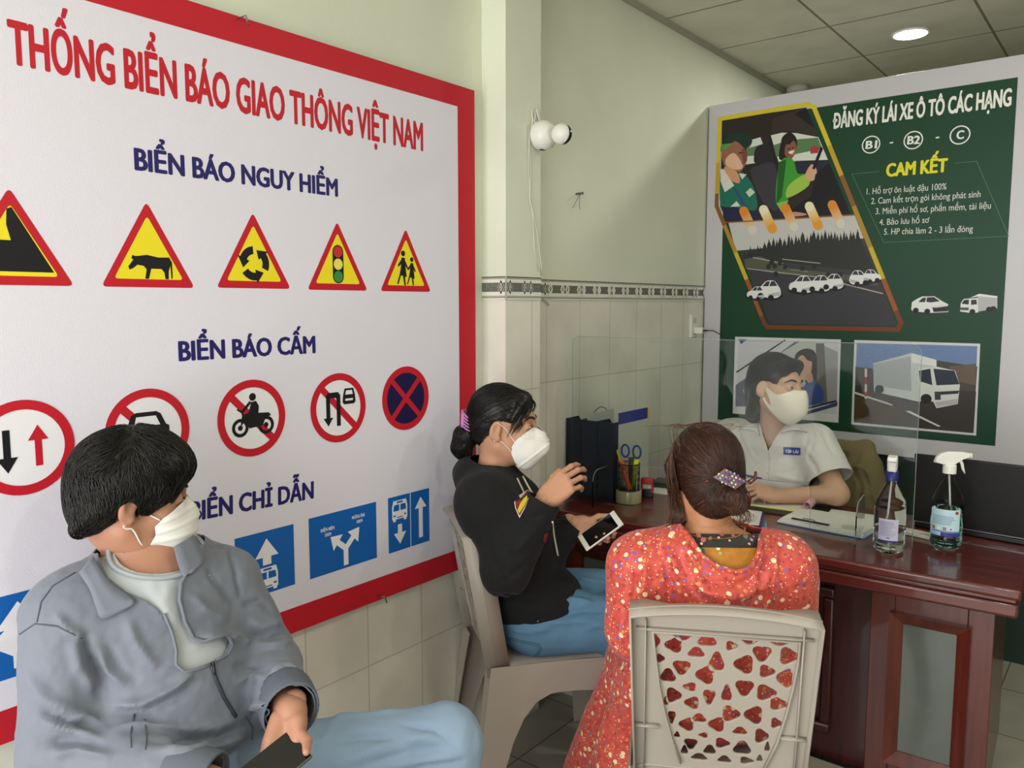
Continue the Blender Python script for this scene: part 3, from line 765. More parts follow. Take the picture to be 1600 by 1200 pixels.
# gold edging: short runs of the printed gold gradient along the outline
for i in range(len(oo)):
    a, b = Vector(oo[i]), Vector(oo[(i+1) % len(oo)])
    m = max(1, int((b-a).length/.05))
    for k in range(m):
        p, q = a+(b-a)*(k/m), a+(b-a)*((k+1)/m); zf = (p.y+q.y)/2
        j = min(6, int((2.40-zf)/1.05*7)); pr.L = 3; pr.line([p, q], .02, gold[max(0, j)]); pr.disc(tuple(p), .0098, gold[max(0, j)], n=12)
S8 = lambda L, ox=1110, oy=150, k=.175: [G(ox+a*k, oy+b*k) for a, b in L]
pr.L = 2
Pp = lambda L, c, sm=0: pr.poly(S8(blob(L) if sm else L), c)
Pp([(105, 213), (855, 103), (1255, 1057), (150, 1122), (88, 985)], '2E2422')
pr.L = 4
Pp([(560, 200), (855, 103), (960, 360), (740, 310), (540, 335)], '3A2E2A')
Pp([(750, 160), (860, 110), (935, 290), (860, 240)], '1B1820')
Pp([(325, 450), (372, 390), (448, 368), (470, 430), (500, 585), (315, 612)], 'D3DCD0')
Pp([(325, 470), (465, 430), (500, 520), (318, 540)], '5E7C56')
Pp([(540, 352), (640, 328), (770, 332), (965, 368), (1050, 570), (610, 590)], 'DADDD2')
Pp([(560, 440), (690, 400), (800, 385), (960, 372), (1000, 470), (760, 520), (580, 545)], '5B7F55')
Pp([(890, 470), (930, 440), (975, 460), (960, 510), (895, 515)], 'A83A3E')
Pp([(760, 580), (1050, 570), (1100, 690), (770, 680)], '222838')
pr.L = 5
Pp([(390, 580), (400, 480), (440, 440), (500, 440), (540, 580), (420, 598)], '26242A', 1)
Pp([(360, 690), (430, 620), (580, 620), (610, 1000), (480, 960)], '3B3840', 1)
Pp([(540, 350), (600, 590), (590, 640), (520, 420)], '1F1C20')
# instructor in a green bucket hat
Pp([(100, 500), (110, 420), (200, 330), (330, 345), (372, 400), (350, 460), (300, 480), (330, 560), (300, 640), (250, 680), (140, 640), (105, 560)], '9A6650', 1)
Pp([(140, 560), (215, 510), (290, 620), (250, 660), (150, 630)], 'E3B79A', 1)
pr.L = 6
Pp([(98, 500), (105, 425), (150, 350), (240, 325), (340, 350), (375, 405), (340, 455), (310, 470), (230, 405), (160, 450)], '16352A', 1)
Pp([(98, 500), (104, 432), (205, 420), (170, 450)], '5A9A4C')
Pp([(90, 690), (120, 650), (240, 750), (250, 690), (300, 690), (390, 820), (410, 1020), (200, 990), (95, 985)], '1C6E5B', 1)
Pp([(135, 630), (240, 680), (258, 780), (130, 720)], 'D39A78', 1)
pr.L = 7
Pp([(92, 655), (120, 655), (215, 800), (130, 860), (92, 760)], 'DCD8CE'); Pp([(255, 690), (325, 700), (285, 745)], 'DCD8CE'); Pp([(318, 860), (360, 820), (400, 860), (350, 905)], 'C9D3C2')
Pp([(200, 810), (230, 830), (335, 1000), (310, 1010)], '2A4A8A'); Pp([(180, 990), (235, 938), (270, 985)], 'D9DAD2')
Pp([(285, 470), (322, 490), (330, 555), (318, 590), (290, 570)], '7A4A3A', 1); Pp([(255, 505), (285, 500), (288, 512), (258, 518)], '3A221C'); Pp([(282, 590), (315, 588), (312, 602), (285, 606)], '8C4A42', 1)
# learner in a green jacket at the wheel
pr.L = 6
Pp([(615, 560), (630, 420), (650, 360), (710, 325), (765, 370), (775, 450), (740, 545), (690, 570)], '241A18', 1)
Pp([(590, 960), (600, 700), (650, 560), (740, 570), (780, 690), (860, 700), (870, 800), (700, 910), (690, 960)], '3E9A33', 1)
pr.L = 7
Pp([(665, 520), (680, 430), (745, 400), (770, 450), (765, 500), (735, 548), (695, 550)], '8A5A48', 1); Pp([(700, 500), (755, 480), (738, 525)], 'C99077', 1)
Pp([(690, 470), (715, 462), (716, 472), (692, 480)], '3A221C'); Pp([(728, 462), (750, 456), (750, 466), (730, 472)], '3A221C'); Pp([(700, 500), (745, 488), (735, 512), (710, 516)], 'F0E6DE', 1); Pp([(690, 380), (740, 385), (712, 430), (668, 440), (650, 520), (640, 420)], '2A1C18', 1)
Pp([(700, 800), (850, 700), (880, 800), (690, 910)], '9FC44C', 1); Pp([(590, 960), (700, 930), (640, 1040)], '8FB94C'); Pp([(610, 590), (680, 570), (640, 900), (590, 960)], '1F5B22')
Pp([(850, 700), (905, 610), (950, 660), (940, 740), (880, 760)], 'D8A588', 1)
pr.L = 8
Pp([(910, 650), (985, 450), (1008, 470), (935, 655)], '16161C'); Pp([(1005, 770), (1030, 760), (1040, 815), (1010, 825)], 'C9CDD2')
Pp([(940, 700), (1060, 600), (1100, 690), (1250, 1050), (720, 1070), (740, 1000), (900, 900)], '141318')
Pp([(95, 985), (730, 1070), (150, 1115)], '23274A')
Pp([(740, 1035), (850, 1050), (850, 1065), (740, 1075)], 'C99077', 1)
# the yard
S1 = lambda L: [G(1080+a*.325, 80+b*.325) for a, b in L]
Py = lambda L, c, sm=0: pr.poly(S1(blob(L) if sm else L), c)
pr.L = 2
Py([(180, 826), (785, 785), (990, 1320), (378, 1308)], '3B3A40'); pr.L = 4
Py([(180, 826), (785, 785), (830, 900), (215, 960)], 'C6C3C0')
r = random.Random(3)
tx = [(252, 990)]; x = 256
while x < 812:
    f = (x-215)/650; top = 968-66*min(1, f*2.4)-28*f-r.random()*30*min(1, .3+f*2); wd = 7+6*r.random()
    tx += [(x-wd*.8, top+34+8*r.random()), (x-wd*.45, top+20), (x-wd*.35, top+22), (x-1, top+r.random()*4), (x+wd*.35, top+21), (x+wd*.5, top+19), (x+wd*.8, top+36+8*r.random())]; x += wd*1.7
tx += [(886, 1062), (870, 1062), (560, 1030), (300, 990)]; pr.L = 5; Py(tx, '2B2E2C')
pr.L = 5; Py([(256, 1002), (330, 985), (480, 1045), (760, 1075), (892, 1108), (900, 1128), (640, 1085), (400, 1070), (260, 1040)], '55564A')
pr.L = 6
for a, b, c, d in (((300, 992), (440, 1020), 4, 'B9B3A8'), ((440, 1000), (620, 1020), 4, 'A7A298'), ((270, 1045), (600, 1085), 4, 'B3A79A'), ((600, 1085), (920, 1165), 5, 'B8A89A'), ((480, 1050), (560, 1060), 3, '8B8A88')):
    pr.line(S1([a, b]), c*.001, d)
for k in range(12):
    x, y = 300+r.random()*560, 1015+r.random()*70; c = S1([(x, y)])[0]; pr.disc(c, .008+.006*r.random(), '262B25', n=9)
def small_car(x, y, s, fl=1):
    f = lambda L: [(x+fl*a*s, y+b*s) for a, b in L]
    pr.L = 6; Py(f([(-62, 14), (62, 8), (66, 26), (20, 38), (-44, 32)]), '1E1E22', 1); pr.L = 7; Py(f([(-60, 8), (-57, -18), (-34, -30), (-10, -54), (14, -58), (32, -55), (50, -32), (60, -12), (59, 14), (30, 28), (-30, 20)]), 'E6E6E6', 1)
    pr.L = 8; Py(f([(-26, -30), (-8, -52), (10, -54), (2, -30)]), '3A3C42'); Py(f([(6, -30), (16, -54), (30, -55), (46, -32)]), '3A3C42')
    Py(f([(0, 8), (58, -4), (56, 14), (10, 22)]), 'B9BCC0')
    for q in ((-36, 16), (14, 26)): pr.disc(S1(f([q]))[0], .0075*s*2, '1A1A1C', n=14)
for a in ((370, 1160, 1, 1), (530, 1135, .95, 1), (615, 1130, .9, 1), (680, 1120, .85, 1), (810, 1100, .8, -1), (870, 1090, .7, -1), (312, 1172, .7, 1)): small_car(*a)
# capsules of the printed ornament
for i, (a, b) in enumerate(((275, 815), (370, 808), (475, 800), (590, 792), (700, 785))):
    for L, rr, cc in ((8, 22, 'C9803A' if i % 2 == 0 else 'E9E2CF'),):
        pr.L = 9
        top = 'E08A2A' if i in (0, 2, 4) else 'EFE3C2'; bot = 'D8CFC2' if i in (0, 2, 4) else 'E39A34'
        d = Vector((28, 62)); n_ = Vector((20, -9))
        for j in range(8):
            t0, t1 = -1+j*.25, -1+(j+1)*.25; f = j/7
            c0, c1 = Vector((a, b))+d*t0*.75, Vector((a, b))+d*t1*.75
            mix = ''.join('%02X' % int(int(top[k:k+2], 16)*(1-f)+int(bot[k:k+2], 16)*f) for k in (0, 2, 4))
            Py([tuple(c0-n_), tuple(c0+n_), tuple(c1+n_), tuple(c1-n_)], mix)
        for sg, cc in ((-1, top), (1, bot)):
            c0 = Vector((a, b))+d*.75*sg; Py([tuple(c0+Vector((22*math.cos(q), 22*math.sin(q)))) for q in [2*PI*k/16 for k in range(16)]], cc)
pr.L = 8; pr.line(S1([(165, 824), (785, 787)]), .006, '8C5A2C')
pr.build('lesson_car_picture', brd, org2)

# two framed pictures low on the board and two small vehicles
S2 = lambda L: [G(1080+a*.325, 420+b*.325) for a, b in L]
pr = Print(*ARG2); Pz = lambda L, c, sm=0: pr.poly(S2(blob(L) if sm else L), c)
pr.L = 3; Pz([(212, 326), (720, 340), (708, 740), (200, 695)], 'DAD7DB'); pr.L = 4
Pz([(228, 340), (712, 352), (700, 700), (214, 664)], 'C9C9CC'); pr.L = 5
Pz([(228, 338), (270, 340), (240, 362)], '2A2F66'); Pz([(215, 560), (500, 350), (520, 352), (290, 560), (214, 600)], '5C5F72')
Pz([(215, 495), (450, 340), (456, 344), (222, 500)], '22242E'); Pz([(290, 660), (300, 480), (520, 352), (600, 356), (610, 640)], 'B9BDB4')
Pz([(600, 358), (640, 358), (660, 650), (600, 650)], '6B6660'); Pz([(640, 370), (706, 400), (700, 650), (655, 650)], '9A9A9C')
Pz([(214, 560), (240, 540), (270, 660), (214, 662)], '51546E'); Pz([(540, 690), (706, 640), (702, 660), (560, 700)], '3F4270'); Pz([(480, 685), (700, 630), (700, 640), (500, 690)], '2E3050')
pr.L = 6
Pz([(500, 430), (520, 395), (560, 383), (595, 400), (606, 450), (600, 560), (560, 560), (540, 520)], '2A2220', 1)
pr.L = 7; Pz([(510, 440), (535, 415), (560, 440), (582, 450), (575, 500), (565, 530), (530, 535), (524, 500)], 'D0A088', 1); Pz([(538, 580), (570, 530), (610, 550), (636, 590), (630, 640), (560, 660), (540, 640)], '34508E', 1); Pz([(556, 500), (580, 500), (585, 540), (560, 545)], 'C2917A', 1)
pr.build('woman_driver_picture', brd, org2)
pr = Print(*ARG2); pr.L = 3; Pz([(785, 342), (1390, 360), (1370, 802), (770, 748)], 'DAD7DB'); pr.L = 4
Pz([(797, 355), (1376, 372), (1358, 790), (782, 738)], '6F86B4'); pr.L = 5
Pz([(790, 470), (880, 480), (1180, 440), (1376, 470), (1366, 620), (788, 600)], '4A4640'); Pz([(788, 560), (1370, 590), (1358, 790), (782, 738)], '3A332F')
Pz([(786, 590), (960, 650), (1040, 690), (900, 730), (782, 720)], '4C3A22'); Pz([(1240, 470), (1370, 455), (1368, 560), (1270, 540)], '6B5A4E'); Pz([(1030, 684), (1050, 682), (1200, 756), (1190, 760)], 'D9D6D0')
Pz([(786, 590), (970, 652), (966, 658), (786, 600)], 'CFCBC4')
pr.L = 6
Pz([(875, 455), (1060, 405), (1180, 440), (1180, 560), (1100, 640), (880, 590)], 'C9CCCE'); Pz([(875, 460), (1055, 420), (1060, 590), (878, 560)], 'A9ADB2')
Pz([(1060, 405), (1180, 438), (1180, 470), (1060, 450)], 'E4E4E2'); Pz([(1092, 480), (1180, 470), (1270, 490), (1292, 560), (1282, 650), (1180, 670), (1165, 640), (1100, 620)], 'DCDDDB')
pr.L = 7; Pz([(1165, 480), (1266, 490), (1290, 555), (1180, 560)], '2B3140'); Pz([(1095, 490), (1150, 480), (1160, 560), (1100, 540)], '2B3140'); Pz([(1170, 590), (1200, 590), (1200, 630), (1172, 630)], '3C3C40'); Pz([(1200, 590), (1290, 585), (1284, 600), (1200, 606)], '2F2F33')
Pz([(1176, 640), (1282, 625), (1280, 650), (1180, 664)], 'B9BABA'); pr.disc(S2([(1130, 625)])[0], .022, '1D1C1C', n=20); pr.disc(S2([(905, 580)])[0], .02, '1D1C1C', n=20)
Pz([(835, 480), (846, 480), (846, 625), (835, 625)], 'CFC6C0'); Pz([(835, 520), (846, 520), (846, 555), (835, 555)], 'B0383A'); Pz([(835, 590), (846, 590), (846, 612), (835, 612)], 'B0383A')
pr.build('truck_picture', brd, org2)
pr = Print(*ARG2); pr.L = 3
Pz([(1058, 195), (1062, 160), (1085, 145), (1110, 133), (1170, 132), (1205, 155), (1235, 170), (1237, 208), (1150, 212), (1065, 204)], 'E9E9E9'); pr.L = 4
Pz([(1092, 160), (1112, 140), (1130, 138), (1124, 160)], '33353A'); Pz([(1130, 158), (1134, 137), (1168, 136), (1196, 156), (1150, 162)], '33353A'); Pz([(1160, 185), (1236, 178), (1236, 204), (1165, 208)], '2A2A2E')
for a in ((1080, 200), (1135, 205)): pr.disc(S2([a])[0], .012, '202022', n=18)
pr.L = 5; Pz([(1168, 180), (1232, 174), (1232, 180), (1170, 188)], 'D9D9D9')
pr.build('white_car_picture', brd, org2)
pr = Print(*ARG2); pr.L = 3
Pz([(1376, 140), (1385, 120), (1472, 132), (1472, 190), (1380, 206)], 'B9BBBD'); Pz([(1340, 140), (1385, 120), (1474, 132), (1470, 140), (1385, 132)], 'E9E9E9')
Pz([(1293, 205), (1296, 165), (1310, 145), (1378, 140), (1380, 210), (1340, 212)], 'E6E6E4'); pr.L = 4
Pz([(1300, 168), (1312, 150), (1336, 148), (1334, 172)], '33353A'); Pz([(1345, 150), (1372, 148), (1374, 170), (1346, 174)], '33353A'); Pz([(1294, 186), (1334, 186), (1334, 200), (1294, 198)], '55575A')
for a in ((1352, 206), (1452, 192), (1432, 195)): pr.disc(S2([a])[0], .011, '202022', n=18)
pr.build('small_truck_picture', brd, org2)

# ------------------------------------------------------------------ small things on the walls
M_white = mat('white_plastic', 'E9E8E0', .35)
M_black = mat('black_plastic', '151517', .35)
# security camera on the pillar
cp = Vector((PX, 2.285, 2.115)); cw = empty('security_camera', cp, 0, 'round white security camera sticking out of the wall pillar', 'camera')
AX = Vector((.93, .30, -.04)).normalized(); MC = frame((0, 0, 0), AX.orthogonal().normalized(), AX.cross(AX.orthogonal().normalized()), AX)
MB().lathe([(.028, .0), (.045, .004), (.05, .014), (.05, .04), (.047, .052), (.034, .066), (.028, .07)], 32, frame((0, 0, 0), (0, 1, 0), (0, 0, 1), (1, 0, 0))).build('base', [M_white], cw)
hc = Vector((.102, .008, -.004))
MB().ball(hc, .036, 28).build('head', [M_white], cw)
mb = MB(); fd = Vector((.88, .12, -.25)).normalized(); ux = Vector((0, 0, 1)); sx = fd.cross(ux).normalized(); uz = sx.cross(fd)
g = []
for i in range(13):
    a = math.radians(-62+124*i/12); row = []
    for j in range(5):
        b = math.radians(-16+32*j/4)*math.cos(a*.8); row.append(hc+(fd*math.cos(a)*math.cos(b)+uz*math.sin(a)*math.cos(b)+sx*math.sin(b))*.0368)
    g.append(row)
mb.sheet(g, .0012); lens = mb.build('lens_band', [mat('lens_black', '08080A', .08, spec=.8)], cw)
MB().box((.02, -.012, -.051), (.034, .012, -.047), bev=.002).build('speaker_slot', [M_black], cw)
mb = MB()
for k in range(4): mb.tube([cp+Vector((.012+.008*math.sin(k), -.02+.012*k, z)) for z in (.03,)]+[cp+Vector((.010+.012*math.sin(k*2), -.03+.014*k+.01*math.sin(t*2+k), .035+.05*math.sin(t))) for t in np.linspace(.2, 2.9, 10)]+[cp+Vector((.006, -.04+.01*k, .02))], .003, 5)
wire = at_x(856, 470, WX+.006)
mb.tube([cp+Vector((.006, -.045, .03)), cp+Vector((.005, -.048, -.05)), cp+Vector((.004, -.04, -.12)), cp+Vector((.005, -.045, -.22)), Vector((PX+.004, 2.285, 1.78)), Vector((PX+.006, 2.31, 1.66)), Vector((PX-.03, 2.345, 1.62)), Vector((WX+.012, 2.42, 1.57)), Vector((WX+.006, 2.5, 1.525))], .0022, 5)
mb.tube([cp+Vector((.005, -.052, .03)), cp+Vector((.004, -.05, -.14)), cp+Vector((.004, -.025, -.28)), Vector((PX+.004, 2.27, 1.72)), Vector((PX+.004, 2.295, 1.645))], .0018, 5)
tag(mb.build('camera_cable', [mat('cable_white', 'D8D7CC', .5)], origin=cp), 'loose thin white cables coiled above the security camera and hanging down', 'cable')
# wall socket with charger plug
so = at_x(1082, 510, WX); sk = empty('wall_socket', (WX, so.y, so.z), 0, 'white wall socket plate on the tiles beside the green board', 'socket')
MB().box((0, -.036, -.055), (.012, .036, .06), bev=.003).build('plate', [M_white], sk)
for dz in (-.03, .03): MB().box((.012, -.018, dz-.014), (.0135, .018, dz+.014), bev=.001).build('socket_face', [mat('socket_grey', 'C9C8C0', .4)], sk)
ch = empty('phone_charger', (WX+.0136, so.y, so.z-.02), 0, 'small white charger plugged into the wall socket', 'charger')
MB().box((0, -.014, -.016), (.045, .014, .016), bev=.003).build('body', [M_white], ch)
mb = MB(); p0 = Vector((WX+.06, so.y, so.z-.02)); mb.tube([p0, p0+Vector((.02, 0, 0))], .004, 8)
mb.tube([p0+Vector((.015, 0, 0)), p0+Vector((.05, .01, .0)), p0+Vector((.08, .03, -.02)), p0+Vector((.11, .06, -.07)), Vector((-1.685, GY-.02, 1.25)), Vector((-1.68, GY-.012, 1.1)), Vector((-1.66, GY-.012, .93)), Vector((-1.63, GY-.02, .9)), Vector((-1.58, GY-.03, .74)), Vector((-1.56, GY-.06, .4))], .0026, 6)
tag(mb.build('charging_cable', [M_black], origin=p0), 'thin black charging cable curving from the charger across the green board', 'cable')
# bent nails
def nail(P, n, name_label):
    mb = MB(); P = Vector(P)
    mb.tube([P, P+Vector((.02, 0, 0)), P+Vector((.028, .004, .003)), P+Vector((.028, .012, -.02))], .0022, 6); return tag(mb.build('nail', [mat('steel', '77756C', .4, metal=.8)], origin=P), n, 'nail')
nail((BX, 1.165, 2.228), 'bent steel nail holding the top red border of the banner', 0)
q = at_x(590, 930, BX); nail((BX, q.y, .64), 'small bent nail at the lower red border of the banner', 0)
q = at_x(900, 303, WX); P = Vector((WX, q.y, q.z)); mb = MB(); mb.tube([P, P+Vector((.03, 0, 0))], .004, 8); mb.ball(P+Vector((.03, 0, 0)), .006, 10)
mb.tube([P+Vector((.02, 0, 0)), P+Vector((.016, -.02, -.03)), P+Vector((.012, -.04, -.06))], .0012, 4); mb.tube([P+Vector((.02, 0, 0)), P+Vector((.016, .0, -.03)), P+Vector((.012, .01, -.06))], .0012, 4)
tag(mb.build('wall_hook', [mat('steel', '77756C')], origin=P), 'small steel hook with a loop of string on the painted wall', 'hook')
# downlight in the ceiling beyond the board
dl = empty('ceiling_downlight', (-.985, 4.295, CZ), 0, 'round lit downlight in the ceiling panels above the green board', 'light')
MB().lathe([(.085, -.008), (.085, 0), ], 40).build('rim', [M_white], dl)
MB().lathe([(.0, -.0095), (.072, -.0095), (.074, -.008)], 40, caps=False).build('diffuser', [mat('lamp_glow', 'FFF8E8', .4, emit=14)], dl)
def spot(name, loc, power, col=(1, .98, .88), r=.07):
    l = bpy.data.lights.new(name, 'AREA'); l.shape = 'DISK'; l.size = r*2; l.energy = power; l.color = col
    o = bpy.data.objects.new(name, l); COL.objects.link(o); o.location = loc; return o
spot('downlight_and_fill_lamp', (-.985, 4.295, CZ-.012), 14)
# unseen fill lamps, added over the front of the shop to brighten it
for x, y in ((.30, .95), (.30, 2.75), (1.6, 1.6), (1.5, 4.3)):
    spot('downlight_and_fill_lamp', (x, y, CZ-.012), 10)
# ------------------------------------------------------------------ the desk
def wood_mat(name, dark, light, rough, coat, axis=(1, 14, 14)):
    m = bpy.data.materials.new(name); m.use_nodes = True; nt, b = nodes_of(m); L = nt.links.new
    tc = nt.nodes.new('ShaderNodeTexCoord'); mp = nt.nodes.new('ShaderNodeMapping'); mp.inputs['Scale'].default_value = axis
    n = nt.nodes.new('ShaderNodeTexNoise'); n.inputs['Scale'].default_value = 3.2; n.inputs['Detail'].default_value = 8; n.inputs['Roughness'].default_value = .62
    r = nt.nodes.new('ShaderNodeValToRGB'); r.color_ramp.elements[0].position = .3; r.color_ramp.elements[1].position = .72
    r.color_ramp.elements[0].color = lin(dark); r.color_ramp.elements[1].color = lin(light)
    L(tc.outputs['Object'], mp.inputs[0]); L(mp.outputs[0], n.inputs['Vector']); L(n.outputs[0], r.inputs[0]); L(r.outputs[0], b.inputs['Base Color'])
    b.inputs['Roughness'].default_value = rough; b.inputs['Coat Weight'].default_value = coat; b.inputs['Coat Roughness'].default_value = .06
    return m
M_wood = wood_mat('red_wood', '3E1110', '6E2418', .32, .55)
M_woodv = wood_mat('red_wood_upright', '431310', '6C2B20', .34, .4, (14, 14, 1))
M_woodd = wood_mat('dark_red_wood', '2C0C0D', '46151', .36, .4, (14, 14, 1)) if False else wood_mat('dark_red_wood', '2C0C0D', '4A1713', .36, .4, (14, 14, 1))
ZT = .76
DA = math.radians(3.3); DO = Vector((-.222, 2.472, 0))         # front right corner of the top
desk = empty('reception_desk', DO, DA, 'dark red varnished wooden reception desk with panelled front and glass inset', 'desk')
W, D = 1.53, .70                                  # local: x from -W (by the wall) to 0, y 0 (front) to D
mb = MB()                                         # moulded top: profile swept along front and right edge as stacked slabs
for z0, z1, e, bv in ((ZT-.030, ZT, 0, .009), (ZT-.042, ZT-.030, .012, .003), (ZT-.082, ZT-.042, .006, .008)):
    mb.box((-W+.02, e, z0), (-e, D, z1), bev=bv, seg=3)
mb.build('desk_top', [M_wood], desk)
fy = .075                                         # fronts stand back under the top
def ped(x0, x1):
    fr = [(x0, x0+.065), (x1-.065, x1)]
    mb = MB(); mb.box((x0, fy+.012, .06), (x1, D-.06, ZT-.082)); c = mb.build('pedestal', [M_woodv], desk)
    mb = MB()
    for a, b in fr: mb.box((a, fy-.008, .06), (b, fy+.012, ZT-.082), bev=.002)
    mb.box((x0+.065, fy-.008, ZT-.082-.075), (x1-.065, fy+.012, ZT-.082), bev=.002); mb.box((x0+.065, fy-.008, .06), (x1-.065, fy+.012, .15), bev=.002)
    f = mb.build('front_frame', [M_woodv], c)
    X0, X1, Z0, Z1, t = x0+.055, x1-.055, .14, ZT-.147, .036
    # bevelled moulding round the glass, mitred
    mb = MB(); o = [(X0, Z0), (X1, Z0), (X1, Z1), (X0, Z1)]; i = [(X0+t, Z0+t), (X1-t, Z0+t), (X1-t, Z1-t), (X0+t, Z1-t)]
    bm = mb.bm
    for k in range(4):
        q = (k+1) % 4
        P = [Vector((o[k][0], fy-.030, o[k][1])), Vector((o[q][0], fy-.030, o[q][1])), Vector((i[q][0], fy-.008, i[q][1])), Vector((i[k][0], fy-.008, i[k][1]))]
        B_ = [Vector((p.x, fy+.010, p.z)) for p in P]
        vs = [bm.verts.new(p) for p in P+B_]
        for f4 in ((0, 1, 2, 3), (7, 6, 5, 4), (0, 4, 5, 1), (1, 5, 6, 2), (2, 6, 7, 3), (3, 7, 4, 0)): bm.faces.new([vs[j] for j in f4])
    mb.build('moulding', [M_woodv], c)
    MB().box((X0+t-.004, fy-.003, Z0+t-.004), (X1-t+.004, fy+.004, Z1-t+.004)).build('glass_inset', [mat('grey_glass', '5E645E', .12, coat=.6, var=.12, vscale=7)], c)
ped(-.385, -.062); ped(-W+.04, -W+.36)
MB().box((-W+.36, fy+.055, .05), (-.385, fy+.08, ZT-.082)).build('modesty_panel', [M_woodd], desk)
# raised moulding of the middle panel
mb = MB(); X0, X1, Z0, Z1, t = -W+.46, -.50, .14, ZT-.13, .035
for a, b in (((X0, Z0), (X1, Z0+t)), ((X0, Z1-t), (X1, Z1)), ((X0, Z0+t), (X0+t, Z1-t)), ((X1-t, Z0+t), (X1, Z1-t))):
    mb.box((a[0], fy+.030, a[1]), (b[0], fy+.055, b[1]), bev=.008)
mb.build('panel_moulding', [M_woodd], desk)
DM = TL(DO) @ Rz(DA)
def dk(u, v, z=ZT): return at_z(u, v, z)

# ------------------------------------------------------------------ acrylic sneeze guard with a pass-through slot and two feet
M_acr = mat('clear_acrylic', 'F4F8F6', .02, trans=1, ior=1.14, spec=.5)
M_edge = mat('acrylic_edge', 'C9D6D2', .15, trans=.6, ior=1.2)
aA, aB = at_z(893, 779, ZT), Vector((-.545, 2.711, ZT))
aw = (aB-aA).length; ang = math.atan2(aB.y-aA.y, aB.x-aA.x)
guard = empty('acrylic_screen', aA, ang, 'clear acrylic sneeze guard standing across the desk top', 'screen')
o0 = (dk(1002, 787)-aA).length; o1 = (dk(1265, 832)-aA).length; oh = .165; ht = .645
def arc(cx, cy, r, a0, a1, n=6): return [(cx+r*math.cos(math.radians(a0+(a1-a0)*k/n)), cy+r*math.sin(math.radians(a0+(a1-a0)*k/n))) for k in range(n+1)]
out = [(0, .001), (o0, .001)]+arc(o0+.02, oh-.02, .02, 180, 90)+arc(o1-.02, oh-.02, .02, 90, 0)+[(o1, .001), (aw, .001)]+arc(aw-.03, ht-.03, .03, 0, 90)+arc(.03, ht-.03, .03, 90, 180)
MF = frame((0, 0, 0), (1, 0, 0), (0, 0, 1), (0, -1, 0))
MB().prism(out, -.0015, .0015, MF).build('panel', [M_acr], guard)
def foot(d):
    f = [(-.085, .001), (.085, .001)]+arc(.045, .10, .04, 0, 90)+arc(-.045, .10, .04, 90, 180)
    Mx = frame((d, 0, 0), (0, -1, 0), (0, 0, 1), (1, 0, 0))
    MB().prism(f, -.002, .002, Mx).build('foot', [M_acr], guard)
    mb = MB(); mb.tube([Mx @ Vector((x, y, 0)) for x, y in f[2:]], .0016, 6); mb.build('foot_edge', [M_edge], guard)
foot((dk(946, 780)-aA).length); foot((dk(1342, 845)-aA).length)
MB().tube([Vector((x, 0, y)) for x, y in out], .0011, 6, closed=True).build('polished_edge', [M_edge], guard)

# ------------------------------------------------------------------ things on the desk
M_paper = mat('paper', 'E8E6DE', .7); M_navy = mat('navy_plastic', '1A2236', .42)
M_blueink = mat('blue_folder', '2B4C9A', .5)
def at_desk(name, u, v, rz, label, cat, group=None, z=ZT, dz=.0005):
    p = dk(u, v, z); return empty(name, (p.x, p.y, z+dz), rz, label, cat, group)
# magazine files
def mag_file(x, lab):
    t = empty('magazine_file', (x, 2.625, ZT+.0005), math.radians(2), lab, 'file box', 'magazine files by the wall')
    side = [(0, 0), (.25, 0), (.25, .13), (.19, .16), (.11, .29), (.09, .31), (0, .31)]
    h = .036
    for sx in (-h, h-.003):
        mb = MB()
        cu = bpy.data.curves.new('s', 'CURVE'); cu.dimensions = '2D'; cu.fill_mode = 'BOTH'; cu.extrude = .0015
        holes = [[(a+.012*math.cos(q)+.0, b+.075*math.sin(q)) for q in [2*PI*k/16 for k in range(16)]] for a, b in ((.045, .2), (.075, .2))] + [[(.105+.008*math.cos(q), .185+.05*math.sin(q)) for q in [2*PI*k/14 for k in range(14)]]]+[[(a+.011*math.cos(q), .07+.05*math.sin(q)) for q in [2*PI*k/16 for k in range(16)]] for a in (.06, .1, .14)]
        for pts in [side]+holes:
            sp = cu.splines.new('POLY'); sp.points.add(len(pts)-1); sp.use_cyclic_u = True
            for q, (a, b) in zip(sp.points, pts): q.co = (a, b, 0, 1)
        o = bpy.data.objects.new('s', cu); COL.objects.link(o); dg = bpy.context.evaluated_depsgraph_get()
        me = bpy.data.meshes.new_from_object(o.evaluated_get(dg)); bpy.data.objects.remove(o)
        me.transform(frame((sx+.0015, 0, 0), (0, 1, 0), (0, 0, 1), (1, 0, 0)))
        obj('side_panel', me, [M_navy], t)
    mb = MB(); mb.box((-h, 0, 0), (h, .004, .31), bev=.001); mb.build('spine_panel', [M_navy], t)
    MB().box((-h, .004, 0), (h, .25, .004)).build('bottom_panel', [M_navy], t)
    MB().box((-h, .246, 0), (h, .25, .13)).build('front_lip', [M_navy], t)
    MB().box((-h-.0005, -.0008, .155), (h+.0005, .0, .158)).build('spine_groove', [M_black], t)
    return t
for i, x in enumerate((-1.783, -1.708, -1.633)):
    mag_file(x, ('navy magazine file standing closest to the wall', 'navy magazine file in the middle of the three', 'navy magazine file nearest the green capped bottle')[i])
